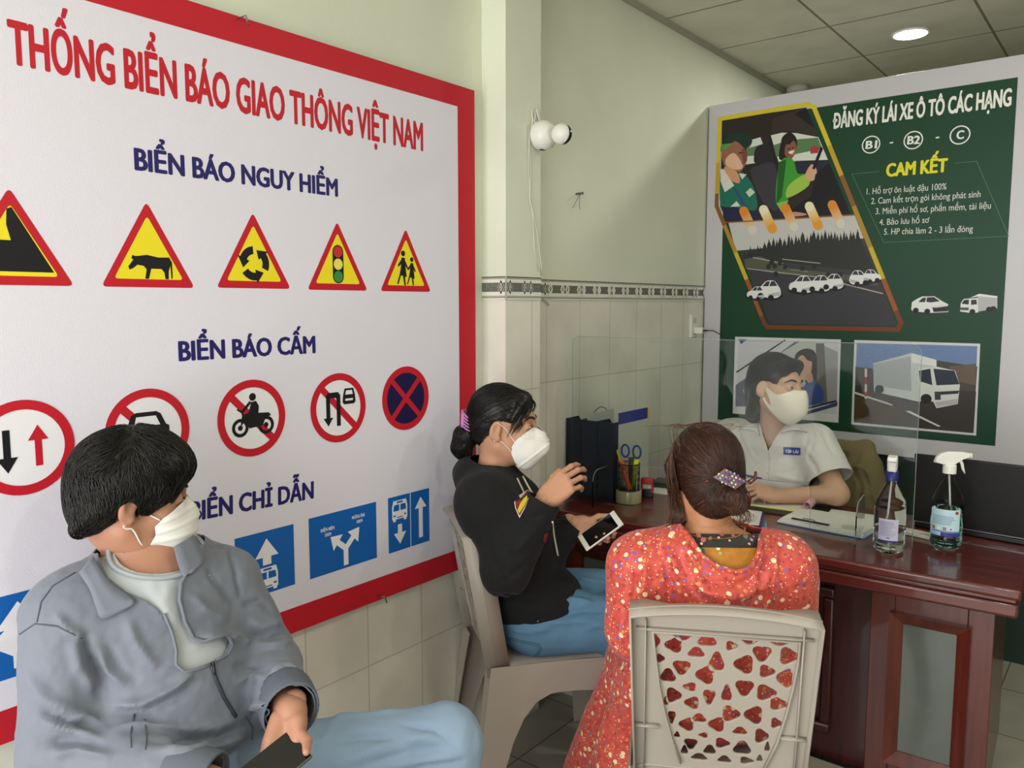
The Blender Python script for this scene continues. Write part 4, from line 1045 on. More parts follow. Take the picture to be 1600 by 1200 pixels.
# papers sticking out of the files
def leaf(name, lab, P, mats, cat='folder', parent=None):
    mb = MB(); mb.box(*P); return tag(mb.build(name, mats, origin=P[0]), lab, cat)
fo = Vector((-1.594, 2.66, ZT+.001))
f = empty('blue_folder', fo, 0, 'pale folder with a blue top band and yellow edge standing in the files', 'folder')
q0, q1 = at(948, 690, 2.80), at(990, 690, 2.80)
mb = MB(); MB().box((-.003, 0, .0), (0, .24, .30)).build('sleeve', [mat('pale_sleeve', 'BFC2B4', .35)], f)
MB().box((-.0036, .0, .30), (.0006, .225, .345)).build('blue_band', [mat('blue_band', '2C3590', .4)], f)
MB().box((-.0036, .225, .30), (.0006, .242, .345)).build('yellow_edge', [mat('yellow_edge', 'D9B83A', .4)], f)
tp = empty('plastic_wallet', (-1.744, 2.66, ZT+.006), 0, 'clear plastic document wallet poking out above the navy files', 'wallet')
MB().box((0, 0, 0), (.004, .20, .325), bev=.001).build('sleeve', [mat('clear_film', 'C9CCC2', .25)], tp)
MB().tube([Vector((.002, .05+.1*(k/8), .325+.018*math.sin(PI*k/8))) for k in range(9)], .0016, 6).build('string_handle', [M_black], tp)
# mesh pen cup on a roll of packing tape
tr = at_desk('packing_tape_roll', 982, 784, 0, 'thick roll of clear brown packing tape under the pen cup', 'tape roll')
MB().lathe([(.0385, 0), (.05, 0), (.0505, .003), (.0505, .045), (.05, .048), (.0385, .048), (.0385, 0)], 40, caps=False).build('tape', [mat('packing_tape', 'A39A78', .18, coat=.6)], tr)
MB().lathe([(.0365, .0005), (.0384, .0005), (.0384, .0475), (.0365, .0475), (.0365, .0005)], 40, caps=False).build('core', [mat('card_core', '8A7350', .8)], tr)
pc = empty('pen_cup', tr.location+Vector((0, 0, .0485)), 0, 'black wire mesh pen cup filled with pens on the tape roll', 'pen cup')
mb = MB(); n = 36; hh = .10
for k in range(n):
    a = 2*PI*k/n
    for sg in (1, -1):
        mb.tube([Vector((.042*math.cos(a+sg*t*.35), .042*math.sin(a+sg*t*.35), .004+hh*t)) for t in (0, .5, 1)], .0006, 3, caps=False)
mb.build('mesh_wall', [M_black], pc)
MB().tube([Vector((.042*math.cos(2*PI*k/32), .042*math.sin(2*PI*k/32), hh+.004)) for k in range(32)], .0022, 6, closed=True).build('rim', [M_black], pc)
MB().lathe([(.0, 0), (.043, 0), (.043, .004), (0, .004)], 32, caps=False).build('base', [M_black], pc)
def pen(name, lab, cat, a, b, r, col, tip=None, cap=None, group=None):
    o = pc.location; A, B_ = o+Vector(a), o+Vector(b); d = (B_-A).normalized()
    t = empty(name, A, 0, lab, cat, group)
    MB().tube([Vector((0, 0, 0)), B_-A], r, 10).build('barrel', [mat('pen_'+col, col, .35)], t)
    if tip: MB().tube([B_-A, B_-A+d*.018], [r, r*.15], 10).build('tip', [mat('pen_'+tip, tip, .5)], t)
    if cap: MB().tube([(B_-A)*.72, B_-A+d*.006], r*1.18, 12).build('cap', [mat('pen_'+cap, cap, .35)], t)
pen('pencil', 'yellow pencil leaning out of the pen cup', 'pencil', (.018, -.01, .006), (-.055, -.008, .158), .0038, 'D9B52A', '6A4A2A')
pen('highlighter', 'lime yellow highlighter in the pen cup', 'highlighter', (.012, .012, .006), (.028, .008, .115), .009, '8E9A2A', None, 'DDE83A')
pen('marker', 'orange marker pen in the pen cup', 'marker', (.016, -.022, .006), (-.018, -.024, .108), .008, 'E0582E', None, 'E0582E')
pen('ballpoint_pen', 'dark ballpoint pen low in the pen cup', 'pen', (-.012, .02, .006), (.0, .03, .112), .005, '2A2F3A', '2A2F3A')
scs = empty('scissors', pc.location+Vector((.006, .004, .006)), 0, 'scissors with blue looped handles standing in the pen cup', 'scissors')
for sg in (-1, 1):
    c = Vector((sg*.024, .0, .145)); dx = Vector((.9, .0, .2*sg)).normalized()
    MB().tube([c+Vector((.017*math.cos(2*PI*k/24), .003*sg, .024*math.sin(2*PI*k/24))) for k in range(24)], .0042, 8, closed=True).build('handle', [mat('blue_handle', '2F4C8C', .35)], scs)
    MB().box((-.006+sg*.004, -.001+sg*.001, 0), (.006+sg*.004, .001+sg*.001, .122)).build('blade', [mat('steel', '77756C')], scs)
# drinking bottle with green lid
wb_ = at_desk('drinking_bottle', 1001, 746, 0, 'clear drinking bottle with a lime green lid by the wall', 'bottle')
wb_.location = (-1.715, 3.02, ZT+.0005)
MB().lathe([(.0, 0), (.032, 0), (.035, .006), (.034, .06), (.032, .08), (.035, .1), (.0355, .165), (.033, .172)], 32, caps=False).build('body', [mat('clear_tritan', 'C6CDC6', .06, trans=.88, ior=1.2)], wb_)
MB().lathe([(.0352, .168), (.0385, .168), (.0385, .174), (.0375, .175), (.037, .2), (.034, .207), (.024, .212), (.02, .222), (0, .222)], 32, caps=False).build('lid', [mat('lime_lid', 'A9CC2E', .35)], wb_)
MB().lathe([(.022, .222), (.025, .224), (.025, .232), (.0, .235)], 28, caps=False).build('spout_cap', [mat('pale_lid', 'DADCC6', .4)], wb_)
MB().sheet([[Vector((.0362*math.cos(a), .0362*math.sin(a), z)) for a in [math.radians(-150+8*k) for k in range(8)]] for z in (.05, .075, .1)], .0004).build('label', [mat('bottle_label', '3A4A6A', .4)], wb_)
# self-inking stamp
st = at_desk('rubber_stamp', 1011, 776, math.radians(20), 'red and black self inking stamp beside the tape roll', 'stamp')
MB().box((-.024, -.014, 0), (.024, .014, .03), bev=.002).build('base', [M_black], st)
mb = MB()
for x in (-.0245, .0185): mb.box((x, -.015, .02), (x+.006, .015, .07))
mb.box((-.0245, -.016, .052), (.0245, .016, .076), bev=.003); mb.build('handle', [mat('stamp_red', 'A81F22', .3)], st)
# papers and a dark tray behind the stamp
def sheet_at(name, lab, cx, cy, w_, d_, rz, z, m=None, h=.001, cat='paper'):
    mb = MB(); mb.box((-w_/2, -d_/2, 0), (w_/2, d_/2, h)); o = mb.build(name, [m or M_paper]); o.location = (cx, cy, z); o.rotation_euler = (0, 0, rz); return tag(o, lab, cat)
ZP = ZT+.0006
sheet_at('paper_stack', 'loose white papers lying by the wall behind the red stamp', -1.53, 2.955, .30, .21, .25, ZP, h=.004)
ip = empty('ink_pad', (-1.53, 2.985, ZP+.0045), .2, 'flat dark green ink pad case on the papers by the wall', 'ink pad')
MB().box((-.07, -.045, 0), (.07, .045, .014), bev=.003).build('case', [mat('dark_green_plastic', '2E3A30', .4)], ip)
MB().box((-.072, -.046, .0145), (.072, .047, .024), bev=.003).build('lid', [mat('dark_green_plastic2', '39463A', .4)], ip)
# forms in front of the receptionist
sheet_at('form_sheet', 'white form sheet under the hands of the receptionist', -1.20, 2.955, .21, .20, .35, ZP)
bf = empty('order_pad', (-1.065, 2.945, ZP), .10, 'cream carbon copy receipt pad with yellow lower sheets', 'pad')
MB().box((-.12, -.06, 0), (.12, .065, .003)).build('yellow_copy', [mat('yellow_paper', 'E4E07A', .7)], bf)
MB().box((-.12, -.055, .0032), (.12, .066, .0055)).build('cream_copy', [mat('cream_paper', 'E9E4CF', .7)], bf)
MB().tube([Vector((.105+.002*k*.1+.018*math.cos(a), -.05, .024+.018*math.sin(a))) if False else Vector((0, 0, 0)) for k, a in ((0, 0), (1, 1))], .001, 3).bm.free()
g = [[Vector((.118-.0+(.019-.0006*k)*math.sin(math.radians(20*k)), y, .006+.020-(.02-.0006*k)*math.cos(math.radians(20*k)))) for k in range(22)] for y in (-.058, .066)]
MB().sheet(g, .0008).build('rolled_pink_copy', [mat('pink_paper', 'D7A9B0', .7)], bf)
cb = empty('black_clipboard', (-1.05, 2.93, ZP), .12, 'thin black document case lying under the receipt pad', 'clipboard'); cb.location.z = ZT+.0003
bf.location.z = ZT+.0065; MB().box((-.17, -.10, 0), (.17, .10, .005), bev=.002).build('board', [M_black], cb); MB().box((-.17, .088, .005), (-.02, .1, .0056)).build('spine_strip', [M_navy], cb)
pe = at_desk('blue_pen', 1196, 822, math.radians(112), 'pale blue ballpoint pen lying on the bare desk top', 'pen', dz=.006)
MB().tube([Vector((-.05, 0, 0)), Vector((.045, 0, 0))], .005, 10).build('barrel', [mat('sky_blue_plastic', '5F9BC0', .3)], pe)
MB().tube([Vector((.045, 0, 0)), Vector((.062, 0, 0))], [.0045, .001], 10).build('tip', [mat('grey_tip', '8A9096', .3)], pe)
MB().box((-.05, -.0015, .0052), (-.015, .0015, .0075)).build('clip', [mat('sky_blue_plastic', '5F9BC0')], pe)
# white sheets on a navy folder by the seated woman
bl = empty('navy_folder', (-1.19, 2.70, ZP), math.radians(18), 'open navy folder of white sheets beside the brown haired head', 'folder')
MB().box((-.155, -.11, 0), (.155, .11, .002)).build('cover', [mat('navy_cover', '2B2F78', .45)], bl)
MB().box((-.15, -.105, .0022), (.147, .108, .0045)).build('sheets', [M_paper], bl)
# clip file with papers on the right
cf = empty('clip_file', (-.83, 2.80, ZP), math.radians(-4), 'blue clip file stuffed with white papers behind the slot of the screen', 'folder')
MB().box((-.15, -.085, 0), (.15, .11, .003)).build('cover', [mat('steel_blue_cover', '4C74A8', .45)], cf)
for k in range(3):
    MB().box((-.148+.006*k, -.083+.004*k, .0035+.006*k), (.146, .106, .009+.006*k)).build('sheets', [M_paper], cf)
mb = MB(); mb.box((-.10, -.08, .0225), (.03, -.066, .026), bev=.001); mb.tube([Vector((-.06, -.075, .027)), Vector((-.055, -.082, .034)), Vector((-.02, -.082, .034)), Vector((-.015, -.075, .027))], .0012, 5); mb.build('metal_clip', [mat('dark_steel', '3A3A3A', .35, metal=.8)], cf)
sheet_at('printed_form', 'printed form sheet with grey lines near the khaki jacket', -.83, 2.985, .24, .12, math.radians(4), ZP)
pf = Print((-.83, 2.985, ZP+.0012), (math.cos(.07), math.sin(.07), 0), (-math.sin(.07), math.cos(.07), 0), (0, 0, 1))
# white remote keypad strip behind the bottles
kp = empty('plastic_tray', (-.62, 2.88, ZP), math.radians(-12), 'slim white tray edge lying behind the two spray bottles', 'tray')
MB().box((-.13, -.025, 0), (.13, .025, .013), bev=.003).build('body', [mat('off_white', 'D2CFC4', .5)], kp)
# laptop lid seen from behind
lp = empty('laptop', (-.42, 2.965, ZP), math.radians(-3), 'large black laptop with its lid turned to the visitors', 'laptop')
MB().box((-.175, .004, .0), (.175, .125, .018), bev=.004).build('base', [M_black], lp)
Ml = Matrix.Translation((0, .004, .02)) @ Matrix.Rotation(math.radians(7), 4, 'X')
MB().box((-.178, -.006, .0), (.178, .003, .245), Ml, bev=.004, seg=3).build('lid', [mat('matt_black', '101012', .5)], lp)
MB().box((-.178, -.0075, .002), (.178, -.0062, .0055), Ml).build('silver_strip', [mat('silver', 'A9ABAC', .3, metal=.8)], lp)

# hand sanitiser spray bottles
M_pet = mat('clear_pet', 'F2F6F5', .03, trans=1, ior=1.18, spec=.6)
def sanitiser(px, lab, liquid, level, trigger, side):
    t = at_desk('spray_bottle', px[0], px[1], 0, lab, 'spray bottle', 'hand sanitiser bottles on the desk')
    t.scale = (1.12, 1.12, 1.12); R = .041
    prof = [(0, .006), (.012, .004), (.024, .0005), (.033, 0), (.038, .005), (R, .013), (R, .031), (.0395, .034), (R, .037), (R, .122), (.0395, .126), (R, .130), (.038, .142), (.029, .163), (.019, .183), (.0145, .192), (.0135, .204), (.0135, .212)]
    MB().lathe(prof, 40, caps=False).build('bottle', [M_pet], t)
    lq = [(0, .009), (.03, .006), (.036, .008), (R-.0025, .014), (R-.0025, .03), (R-.004, .034), (R-.0025, .038)]
    z = level
    lq = [q for q in lq if q[1] < z]+[(R-.0025, z), (0, z)]
    MB().lathe(lq, 36, caps=False).build('liquid', [mat('liquid_'+liquid, liquid, .02, trans=1, ior=1.3)], t)
    MB().tube([Vector((0, 0, .205)), Vector((side*.006, .004, .1)), Vector((side*.022, .0, .02))], .0022, 6).build('dip_tube', [mat('tube_white', 'CFD4D2', .4)], t)
    return t
b1 = sanitiser((1388, 860), 'clear hand sanitiser bottle with navy collar and white pump left of the other', 'EEF3F0', .07, 0, -1)
MB().lathe([(.0165, .2), (.0165, .226), (.0, .226)], 28, caps=False).build('collar', [mat('navy_cap', '23266E', .35)], b1)
def pump_head(t, z, rz, long):
    M = Rz(rz)
    if long:      # trigger sprayer seen from the side
        mb = MB(); mb.lathe([(.0175, z-.006), (.0175, z+.014), (.0165, z+.02), (0, z+.02)], 28, caps=False); mb.build('collar', [M_white], t)
        body = [(-.042, .020), (-.038, .034), (-.026, .046), (-.008, .052), (.03, .052), (.05, .049), (.052, .036), (.03, .034), (.016, .024), (.010, .014), (-.012, .014), (-.020, .019)]
        MB().prism(body, -.0085, .0085, M @ frame((0, 0, z+.004), (1, 0, 0), (0, 0, 1), (0, -1, 0)), bev=.003).build('sprayer_head', [M_white], t)
        MB().box((.05, -.006, z+.040), (.056, .006, z+.053), M, bev=.001).build('nozzle', [M_white], t)
        MB().tube([M @ Vector(p) for p in ((.024, 0, z+.036), (.032, 0, z+.022), (.035, 0, z+.008), (.041, 0, z-.006))], [.005, .0045, .004, .002], 8).build('trigger', [M_white], t)
    else:         # seen end-on
        body = [(-.030, .004), (-.034, .024), (-.026, .042), (-.005, .048), (.028, .046), (.030, .036), (.016, .03), (.012, .004)]
        MB().prism(body, -.0125, .0125, M @ frame((0, 0, z), (1, 0, 0), (0, 0, 1), (0, -1, 0)), bev=.004).build('sprayer_head', [M_white], t)
pump_head(b1, .222, math.radians(-80), False)
b2 = sanitiser((1477, 852), 'aqua blue hand sanitiser bottle with white trigger sprayer', 'A8D8D6', .118, 1, 1)
pump_head(b2, .216, math.radians(30), True)
def wrap_label(t, a0, a1, z0, z1, R, arts):
    """label round a bottle with printed art: arts = (x0,y0,x1,y1,colour) in 0..1"""
    def patch(x0, y0, x1, y1, r):
        n = max(2, int(abs(x1-x0)*14)+1)
        return [[Vector((r*math.cos(math.radians(a0+(a1-a0)*(x0+(x1-x0)*i/n))), r*math.sin(math.radians(a0+(a1-a0)*(x0+(x1-x0)*i/n))), z0+(z1-z0)*y)) for i in range(n+1)] for y in (y0, y1)]
    mb = MB(); names = []
    for k, (x0, y0, x1, y1, c) in enumerate(arts):
        m = mat('ink_'+c, c, .4)
        if m not in names: names.append(m)
        mb.mi = names.index(m); mb.sheet(patch(x0, y0, x1, y1, R+.0003+.00005*k), 0)
    mb.build('label', names, t)
ls = [(.08, .12+.035*k, .6+.3*random.random(), .135+.035*k, '8A93B4') for k in range(18)]
wrap_label(b1, -118, -45, .034, .098, .0412, [(0, 0, 1, 1, 'C9C6DE'), (0, 0, 1, .07, '2C2F7C'), (.42, .16, .6, .2, '2C2F7C')]+[(.08, .26+.045*k, .6+.3*random.random(), .275+.045*k, '8088AC') for k in range(15)])
wrap_label(b2, -150, -30, .036, .112, .0412, [(0, 0, 1, 1, 'BFE0EA'), (0, 0, .62, .12, '9CCBE6'), (.42, .0, 1, .14, '3A3F8C'), (.1, .14, 1, .2, '6E8CC4'), (.83, .84, .93, .95, 'B03038')]+[(.12, .44+.06*k, .7+.2*random.random(), .456+.06*k, '55708A') for k in range(6)]+[(.12+.18*k, .22, .22+.18*k, .34, ('B0603A', 'E9EEF0', 'A08A5A', 'E9EEF0')[k]) for k in range(4)]+[(.69, .245, .73, .315, 'C0282E'), (.675, .268, .745, .292, 'C0282E')])
# ------------------------------------------------------------------ moulded plastic chairs with a pebble-pierced back
M_chair = mat('taupe_plastic', 'A89F93', .42, bump=.05, bscale=260)
HOLES = [(-87, 362, 44, 24, 270), (-33, 352, 37, 30, 90), (19, 343, 23, 22, 0), (58, 360, 36, 17, 270), (121, 358, 34, 9, 270), (-144, 341, 13, 30, 0), (-105, 334, 35, 36, 180), (-56, 319, 33, 25, 90), (-11, 298, 30, 47, 90), (49, 298, 39, 44, 180), (85, 330, 36, 38, 270), (140, 328, 35, 40, 0), (97, 285, 31, 30, 0), (-135, 297, 17, 22, 0), (-87, 279, 35, 36, 270), (-34, 263, 37, 44, 180), (138, 272, 32, 44, 180), (-117, 253, 32, 34, 90), (52, 239, 36, 40, 270), (-67, 229, 27, 22, 180), (-104, 203, 32, 37, 0), (-24, 208, 24, 39, 270), (14, 219, 20, 42, 90), (98, 230, 40, 38, 0), (-61, 187, 30, 31, 180), (-121, 185, 10, 23, 90), (126, 204, 36, 31, 0), (24, 167, 37, 39, 0), (76, 169, 37, 44, 180), (-106, 145, 15, 34, 270), (-45, 147, 30, 23, 90), (-71, 128, 31, 34, 180), (-4, 135, 33, 37, 180), (124, 153, 21, 26, 0), (47, 123, 29, 20, 90), (94, 115, 28, 36, 0), (-33, 103, 19, 15, 180), (-93, 97, 12, 16, 90), (-61, 77, 27, 29, 270), (9, 86, 30, 26, 0), (-18, 64, 25, 25, 90), (54, 77, 36, 35, 90), (109, 87, 10, 26, 90), (-75, 57, 14, 24, 90), (-41, 42, 34, 18, 90), (16, 42, 28, 19, 90), (65, 45, 29, 18, 0), (94, 54, 12, 18, 90)]
SHL = [(-.155, .372), (-.149, .318), (-.138, .229), (-.125, .162), (-.107, .090), (-.085, .026)]
SHR = [(.163, .372), (.162, .313), (.155, .247), (.146, .185), (.130, .105), (.104, .026)]
def fill2d(outer, holes, extrude, bevel=.0):
    cu = bpy.data.curves.new('s', 'CURVE'); cu.dimensions = '2D'; cu.fill_mode = 'BOTH'; cu.extrude = extrude; cu.bevel_depth = bevel; cu.bevel_resolution = 1
    for pts in [outer]+holes:
        sp = cu.splines.new('POLY'); sp.points.add(len(pts)-1); sp.use_cyclic_u = True
        for q, (a, b) in zip(sp.points, pts): q.co = (a, b, 0, 1)
    o = bpy.data.objects.new('s', cu); COL.objects.link(o); dg = bpy.context.evaluated_depsgraph_get()
    me = bpy.data.meshes.new_from_object(o.evaluated_get(dg)); bpy.data.objects.remove(o); bpy.data.curves.remove(cu)
    return me
def pebble(h):
    x, t, w_, hh, ph = h; ph = math.radians(ph); P = []
    for k in range(22):
        a = 2*PI*k/22; r = 1+.16*math.cos(3*(a-ph)); P.append((x*.001+(w_*.00052+.0016)*r*math.cos(a), t*.001+(hh*.00052+.0016)*r*math.sin(a)))
    return P
BU = Vector((0, -.172, .985)).normalized(); BO = Vector((0, -.2, .44))
def back_pt(x, t, off=0):                           # point on the gently hollow back
    return BO+Vector((x, 0, 0))+BU*t+Vector((0, -.985, -.172))*(off+.004)
def bend(me):
    for v in me.vertices: v.co = back_pt(v.co.x, v.co.y, v.co.z)
    me.update(); return me
def mk_chair(loc, rz, lab):
    t = empty('plastic_chair', loc, rz, lab, 'chair', 'taupe plastic chairs with pierced backs')
    shield = SHL+SHR[::-1]
    me = bend(fill2d([(x*1.01, y) for x, y in shield], [pebble(h) for h in HOLES], .0018, .0014)); obj('backrest', me, [M_chair], t)
    # frame of the back: rail, posts
    top = [(x, .418+.020*(1-(x/.205)**2)) for x in np.linspace(.205, -.205, 15)]
    outer = [(-.190, -.01), (.190, -.01)]+[(.198, .2)]+top+[(-.198, .2)]
    me = bend(fill2d(outer, [shield], .002, .001)); bf_ = obj('back_frame', me, [M_chair], t)
    mb = MB()
    rim = [(.190, -.02), (.198, .2)]+top+[(-.198, .2), (-.190, -.02)]
    mb.sheet([[back_pt(x, y, -.010-.030*min(1, max(0, (abs(x)-.12)/.06))) for x, y in rim], [back_pt(x, y, .034) for x, y in rim]], .0045)
    mb.build('rim', [M_chair], bf_)
    mb = MB(); sh = SHL[::-1]+SHR
    inn = [(x*1.0, y) for x, y in sh]
    mb.sheet([[back_pt(x, y, .0) for x, y in inn], [back_pt(x, y, .014) for x, y in inn]], .004)
    mb.build('inner_rib', [M_chair], bf_)
    mb = MB()                                       # ribs behind the posts
    for s in (-1, 1):
        for y0, y1 in ((.376, .376),): pass
        mb.sheet([[back_pt(s*.170, y, .0) for y in (.40, .2, .0)], [back_pt(s*.170, y, .016) for y in (.40, .2, .0)]], .003)
        mb.sheet([[back_pt(s*x, .125, 0) for x in (.135, .19)], [back_pt(s*x, .125, .018) for x in (.135, .19)]], .003)
    mb.sheet([[back_pt(x, .378, .0) for x in np.linspace(-.19, .19, 9)], [back_pt(x, .378, .015) for x in np.linspace(-.19, .19, 9)]], .003)
    mb.build('stiffening_ribs', [M_chair], bf_)
    # seat
    g = []
    for j, y in enumerate((-.215, -.18, -.12, -.05, .04, .12, .17, .195, .212, .222)):
        row = []
        for x in np.linspace(-.205, .205, 13):
            z = .452-.010*math.cos(x/.205*PI/2)*math.sin(min(1, max(0, (y+.2)/.36))*PI)
            if y > .17: z -= .55*(y-.17)**1.0*min(1, (y-.17)/.04)
            z -= .012*max(0, (abs(x)-.18)/.025)**2
            row.append(Vector((x*(1-.04*max(0, -y)/.2), y, z)))
        g.append(row)
    MB().sheet(g, .005).build('seat', [M_chair], t)
    mb = MB(); mb.box((-.20, .214, .385), (.20, .219, .433)); mb.build('seat_apron', [M_chair], t)
    fr = [(.0, .448), (.205, .440), (.222, .42), (.240, .0), (.185, .0), (.168, .29), (.155, .325), (.12, .343), (.05, .350), (0, .352)]
    re = [(0, .448), (0, .352), (-.04, .350), (-.085, .330), (-.125, .285), (-.16, .215), (-.19, .12), (-.215, .0), (-.285, .0), (-.225, .448)]
    for s in (-1, 1):
        X = lambda z: s*(.203+.028*(1-z/.45))      # legs splay a little
        for pl_, front in ((fr, 1), (re, 0)):
            mb = MB(); bm = mb.bm
            for k, th in ((0, 0), (1, .005)):
                pass
            a = [bm.verts.new((X(z), y, z)) for y, z in pl_]; b = [bm.verts.new((X(z)-s*.005, y, z)) for y, z in pl_]; n = len(pl_)
            bm.faces.new(a); bm.faces.new(b[::-1])
            for k in range(n): bm.faces.new((a[k], b[k], b[(k+1) % n], a[(k+1) % n]))
            yy = (lambda z: .240-.022*(z/.42)) if front else (lambda z: -.285+.062*(z/.448))
            zs = [0, .15, .3, .42]
            wd = lambda z: .052+.02*(z/.42)**2
            mb.sheet([[Vector((X(z), yy(z), z)) for z in zs], [Vector((X(z)-s*wd(z), yy(z), z)) for z in zs]], .005, smooth=False)
            mb.build('leg', [M_chair], t)
    return t
CH2 = Vector((-.821, 1.848, 0)); A2 = math.radians(28.4)
chair2 = mk_chair(CH2, A2, 'taupe plastic chair with pebble holed back seen from behind, under the woman in coral florals')
CH1 = Vector((-1.495, 2.035, 0)); A1 = math.atan2(-.6, .8)
chair1 = copy_tree(chair2); chair1.location = CH1; chair1.rotation_euler.z = A1
chair1['label'] = 'taupe plastic chair seen from its side, carrying the woman in the black hoodie'
# what the man and the receptionist sit on
M_stool = mat('blue_plastic', '3A5F9C', .45)
st_ = empty('plastic_stool', (-1.49, .78, 0), 0, 'low blue plastic stool under the man in the grey jacket', 'stool')
MB().box((-.15, -.15, .42), (.15, .15, .45), bev=.012).build('seat', [M_stool], st_)
for sx in (-1, 1):
    for sy in (-1, 1):
        MB().tube([Vector((sx*.11, sy*.11, .42)), Vector((sx*.14, sy*.14, 0))], [.024, .018], 10).build('leg', [M_stool], st_)
# ------------------------------------------------------------------ people: shared anatomy
from mathutils.bvhtree import BVHTree
def skin_mat(name, col, blush=.06):
    return mat(name, col, .48, spec=.4, sss=.12, var=blush, vscale=9, bump=.06, bscale=160)
M_eye = mat('eye_white', 'D8D2CC', .15); M_iris = mat('iris', '1E1410', .08); M_brow = mat('brow_hair', '1C1512', .7)
def hair_mat(name, col, rough=.42):
    return mat(name, col, rough, spec=.45, var=.25, vscale=30)
def head_sdf(fem=0):
    s = SDF()
    s.ell((0, -.016, .042), (.074, .094, .086))
    s.ell((0, .028, -.025), (.060-.002*fem, .062, .088), k=.03)
    s.ell((0, -.045, -.01), (.062, .055, .06), k=.03)
    for sg in (-1, 1):
        s.cap((sg*(.054-.004*fem), -.005, -.055), (sg*.012, .070, -.100), .020, .017, k=.03)      # jaw
        s.ell((sg*.040, .058, -.022), (.024, .024, .024), k=.03)                                    # cheek
        s.cap((sg*.012, .084, .036), (sg*.048, .066, .034), .011, .009, k=.02)                     # brow
        s.ell((sg*.032, .098, .013), (.021, .016, .012), k=.016, op='s')                            # eye hollow
        s.ell((sg*.032, .0795, .012), (.017, .012, .0115), k=.006)                                  # lids
        s.ell((sg*.013, .098, -.026), (.009, .011, .009), k=.008)                                   # nostril wing
        # ear
        Re = np.array(Matrix.Rotation(math.radians(sg*24), 3, 'Z') @ Matrix.Rotation(math.radians(-10), 3, 'X'))
        s.ell((sg*.0795, -.012, -.004), (.0085, .0185, .032), Re, k=.006)
        s.ell((sg*.0865, -.008, .002), (.006, .010, .018), Re, k=.005, op='s')
        s.ell((sg*.078, -.004, -.029), (.007, .010, .011), k=.006)
    s.ell((0, .074, -.105), (.020, .016, .016), k=.02)                                              # chin
    s.cap((0, .088, .022), (0, .110, -.018), .008, .011, k=.014)                                    # nose
    s.ell((0, .088, -.062), (.022, .012, .009), k=.01); s.ell((0, .086, -.076), (.018, .011, .008), k=.008)   # lips
    return s
def head_mx(c, face, pitch=0, roll=0, sc=1.):
    """matrix of a head: +Y looks along face (horizontal dir), pitch down positive (degrees)"""
    f = Vector((face[0], face[1], 0)).normalized(); a = math.atan2(f.y, f.x)-PI/2
    return TL(c) @ Rz(a) @ Matrix.Rotation(math.radians(-pitch), 4, 'X') @ Matrix.Rotation(math.radians(roll), 4, 'Y') @ Matrix.Scale(sc, 4)
def ap(M, P):
    M = np.array(M); return np.asarray(P) @ M[:3, :3].T+M[:3, 3]
def hand_sdf(M, curl, side, thumb=((-.5, .75, -.35), (-.1, .95, -.35)), sc=1., spread=.06, k=.007):
    """M: wrist frame, +Y to the fingertips, +Z back of the hand; side=+1: thumb at -X (right hand), -1: thumb at +X.
    curl: four (knuckle, middle, tip) angles in degrees, index first"""
    s = SDF(); fl = (np.array([0, 0, 1.]), 1.0)
    K = [(-.030, .088), (-.010, .093), (.011, .089), (.029, .079)]
    Ln = [(.041, .025, .019), (.045, .028, .020), (.041, .026, .019), (.032, .020, .017)]
    R = [(.0088, .0082, .0074, .0062), (.009, .0084, .0076, .0064), (.0086, .008, .0072, .006), (.0076, .007, .0064, .0054)]
    s.cap((0, -.02, 0), (0, .006, 0), .0245, .0235, k=.012, flat=((0, 0, 1), 1.35))
    for i, (x, y) in enumerate(K):
        x *= side
        s.cap((x*.62, .008, 0), (x, y-.004, .002-.002*abs(i-1.3)), .0135, .0108, k=.012)
    s.cap((-.020*side, .022, -.010), (-.029*side, .050, -.012), .016, .011, k=.014)                  # thumb ball
    s.cap((.020*side, .018, -.008), (.025*side, .055, -.008), .014, .010, k=.014)
    for i, (x, y) in enumerate(K):
        x *= side; p = np.array([x, y, .001-.002*abs(i-1.3)]); a = 0; sp = (i-1.5)*spread*side
        for j in range(3):
            a += math.radians(curl[i][j]); d = np.array([math.sin(sp)*math.cos(a), math.cos(sp)*math.cos(a), -math.sin(a)])
            q = p+d*Ln[i][j]; s.cap(p, q, R[i][j], R[i][j+1], k=.0035); p = q
    p = np.array([-.027*side, .040, -.012])
    for (dx, dy, dz), L, r0, r1 in zip((thumb[0], thumb[1], thumb[-1]), (.034, .030, .0), (.0108, .0098, .008), (.0098, .0075, .007)):
        if L == 0: continue
        d = nrm((dx*1.0*(1 if side > 0 else -1), dy, dz)); q = p+d*L; s.cap(p, q, r0, r1, k=.004); p = q
    return s.xf(np.array(M) @ np.diag([sc, sc, sc, 1]))
def px_of(V):
    D = np.asarray(V)-np.array(EYE); z = D @ np.array(FW); return np.stack([800+FOC*(D @ np.array(RT))/z, 600-FOC*(D @ np.array(UP))/z], 1)
def px_cut(V, F, poly):
    """>0 outside an outline given in photo pixels, for surface turned to the photographer"""
    N = normals(V, F); vd = V-np.array(EYE); vd /= np.linalg.norm(vd, axis=1, keepdims=True)
    return np.where((N*vd).sum(1) < .25, poly_sd(px_of(V), poly)*.0012, .03)
def limb_frame(o, y, z):
    y = Vector(y).normalized(); z = Vector(z); z = (z-y*z.dot(y)).normalized(); x = y.cross(z)
    return frame(o, x, y, z)
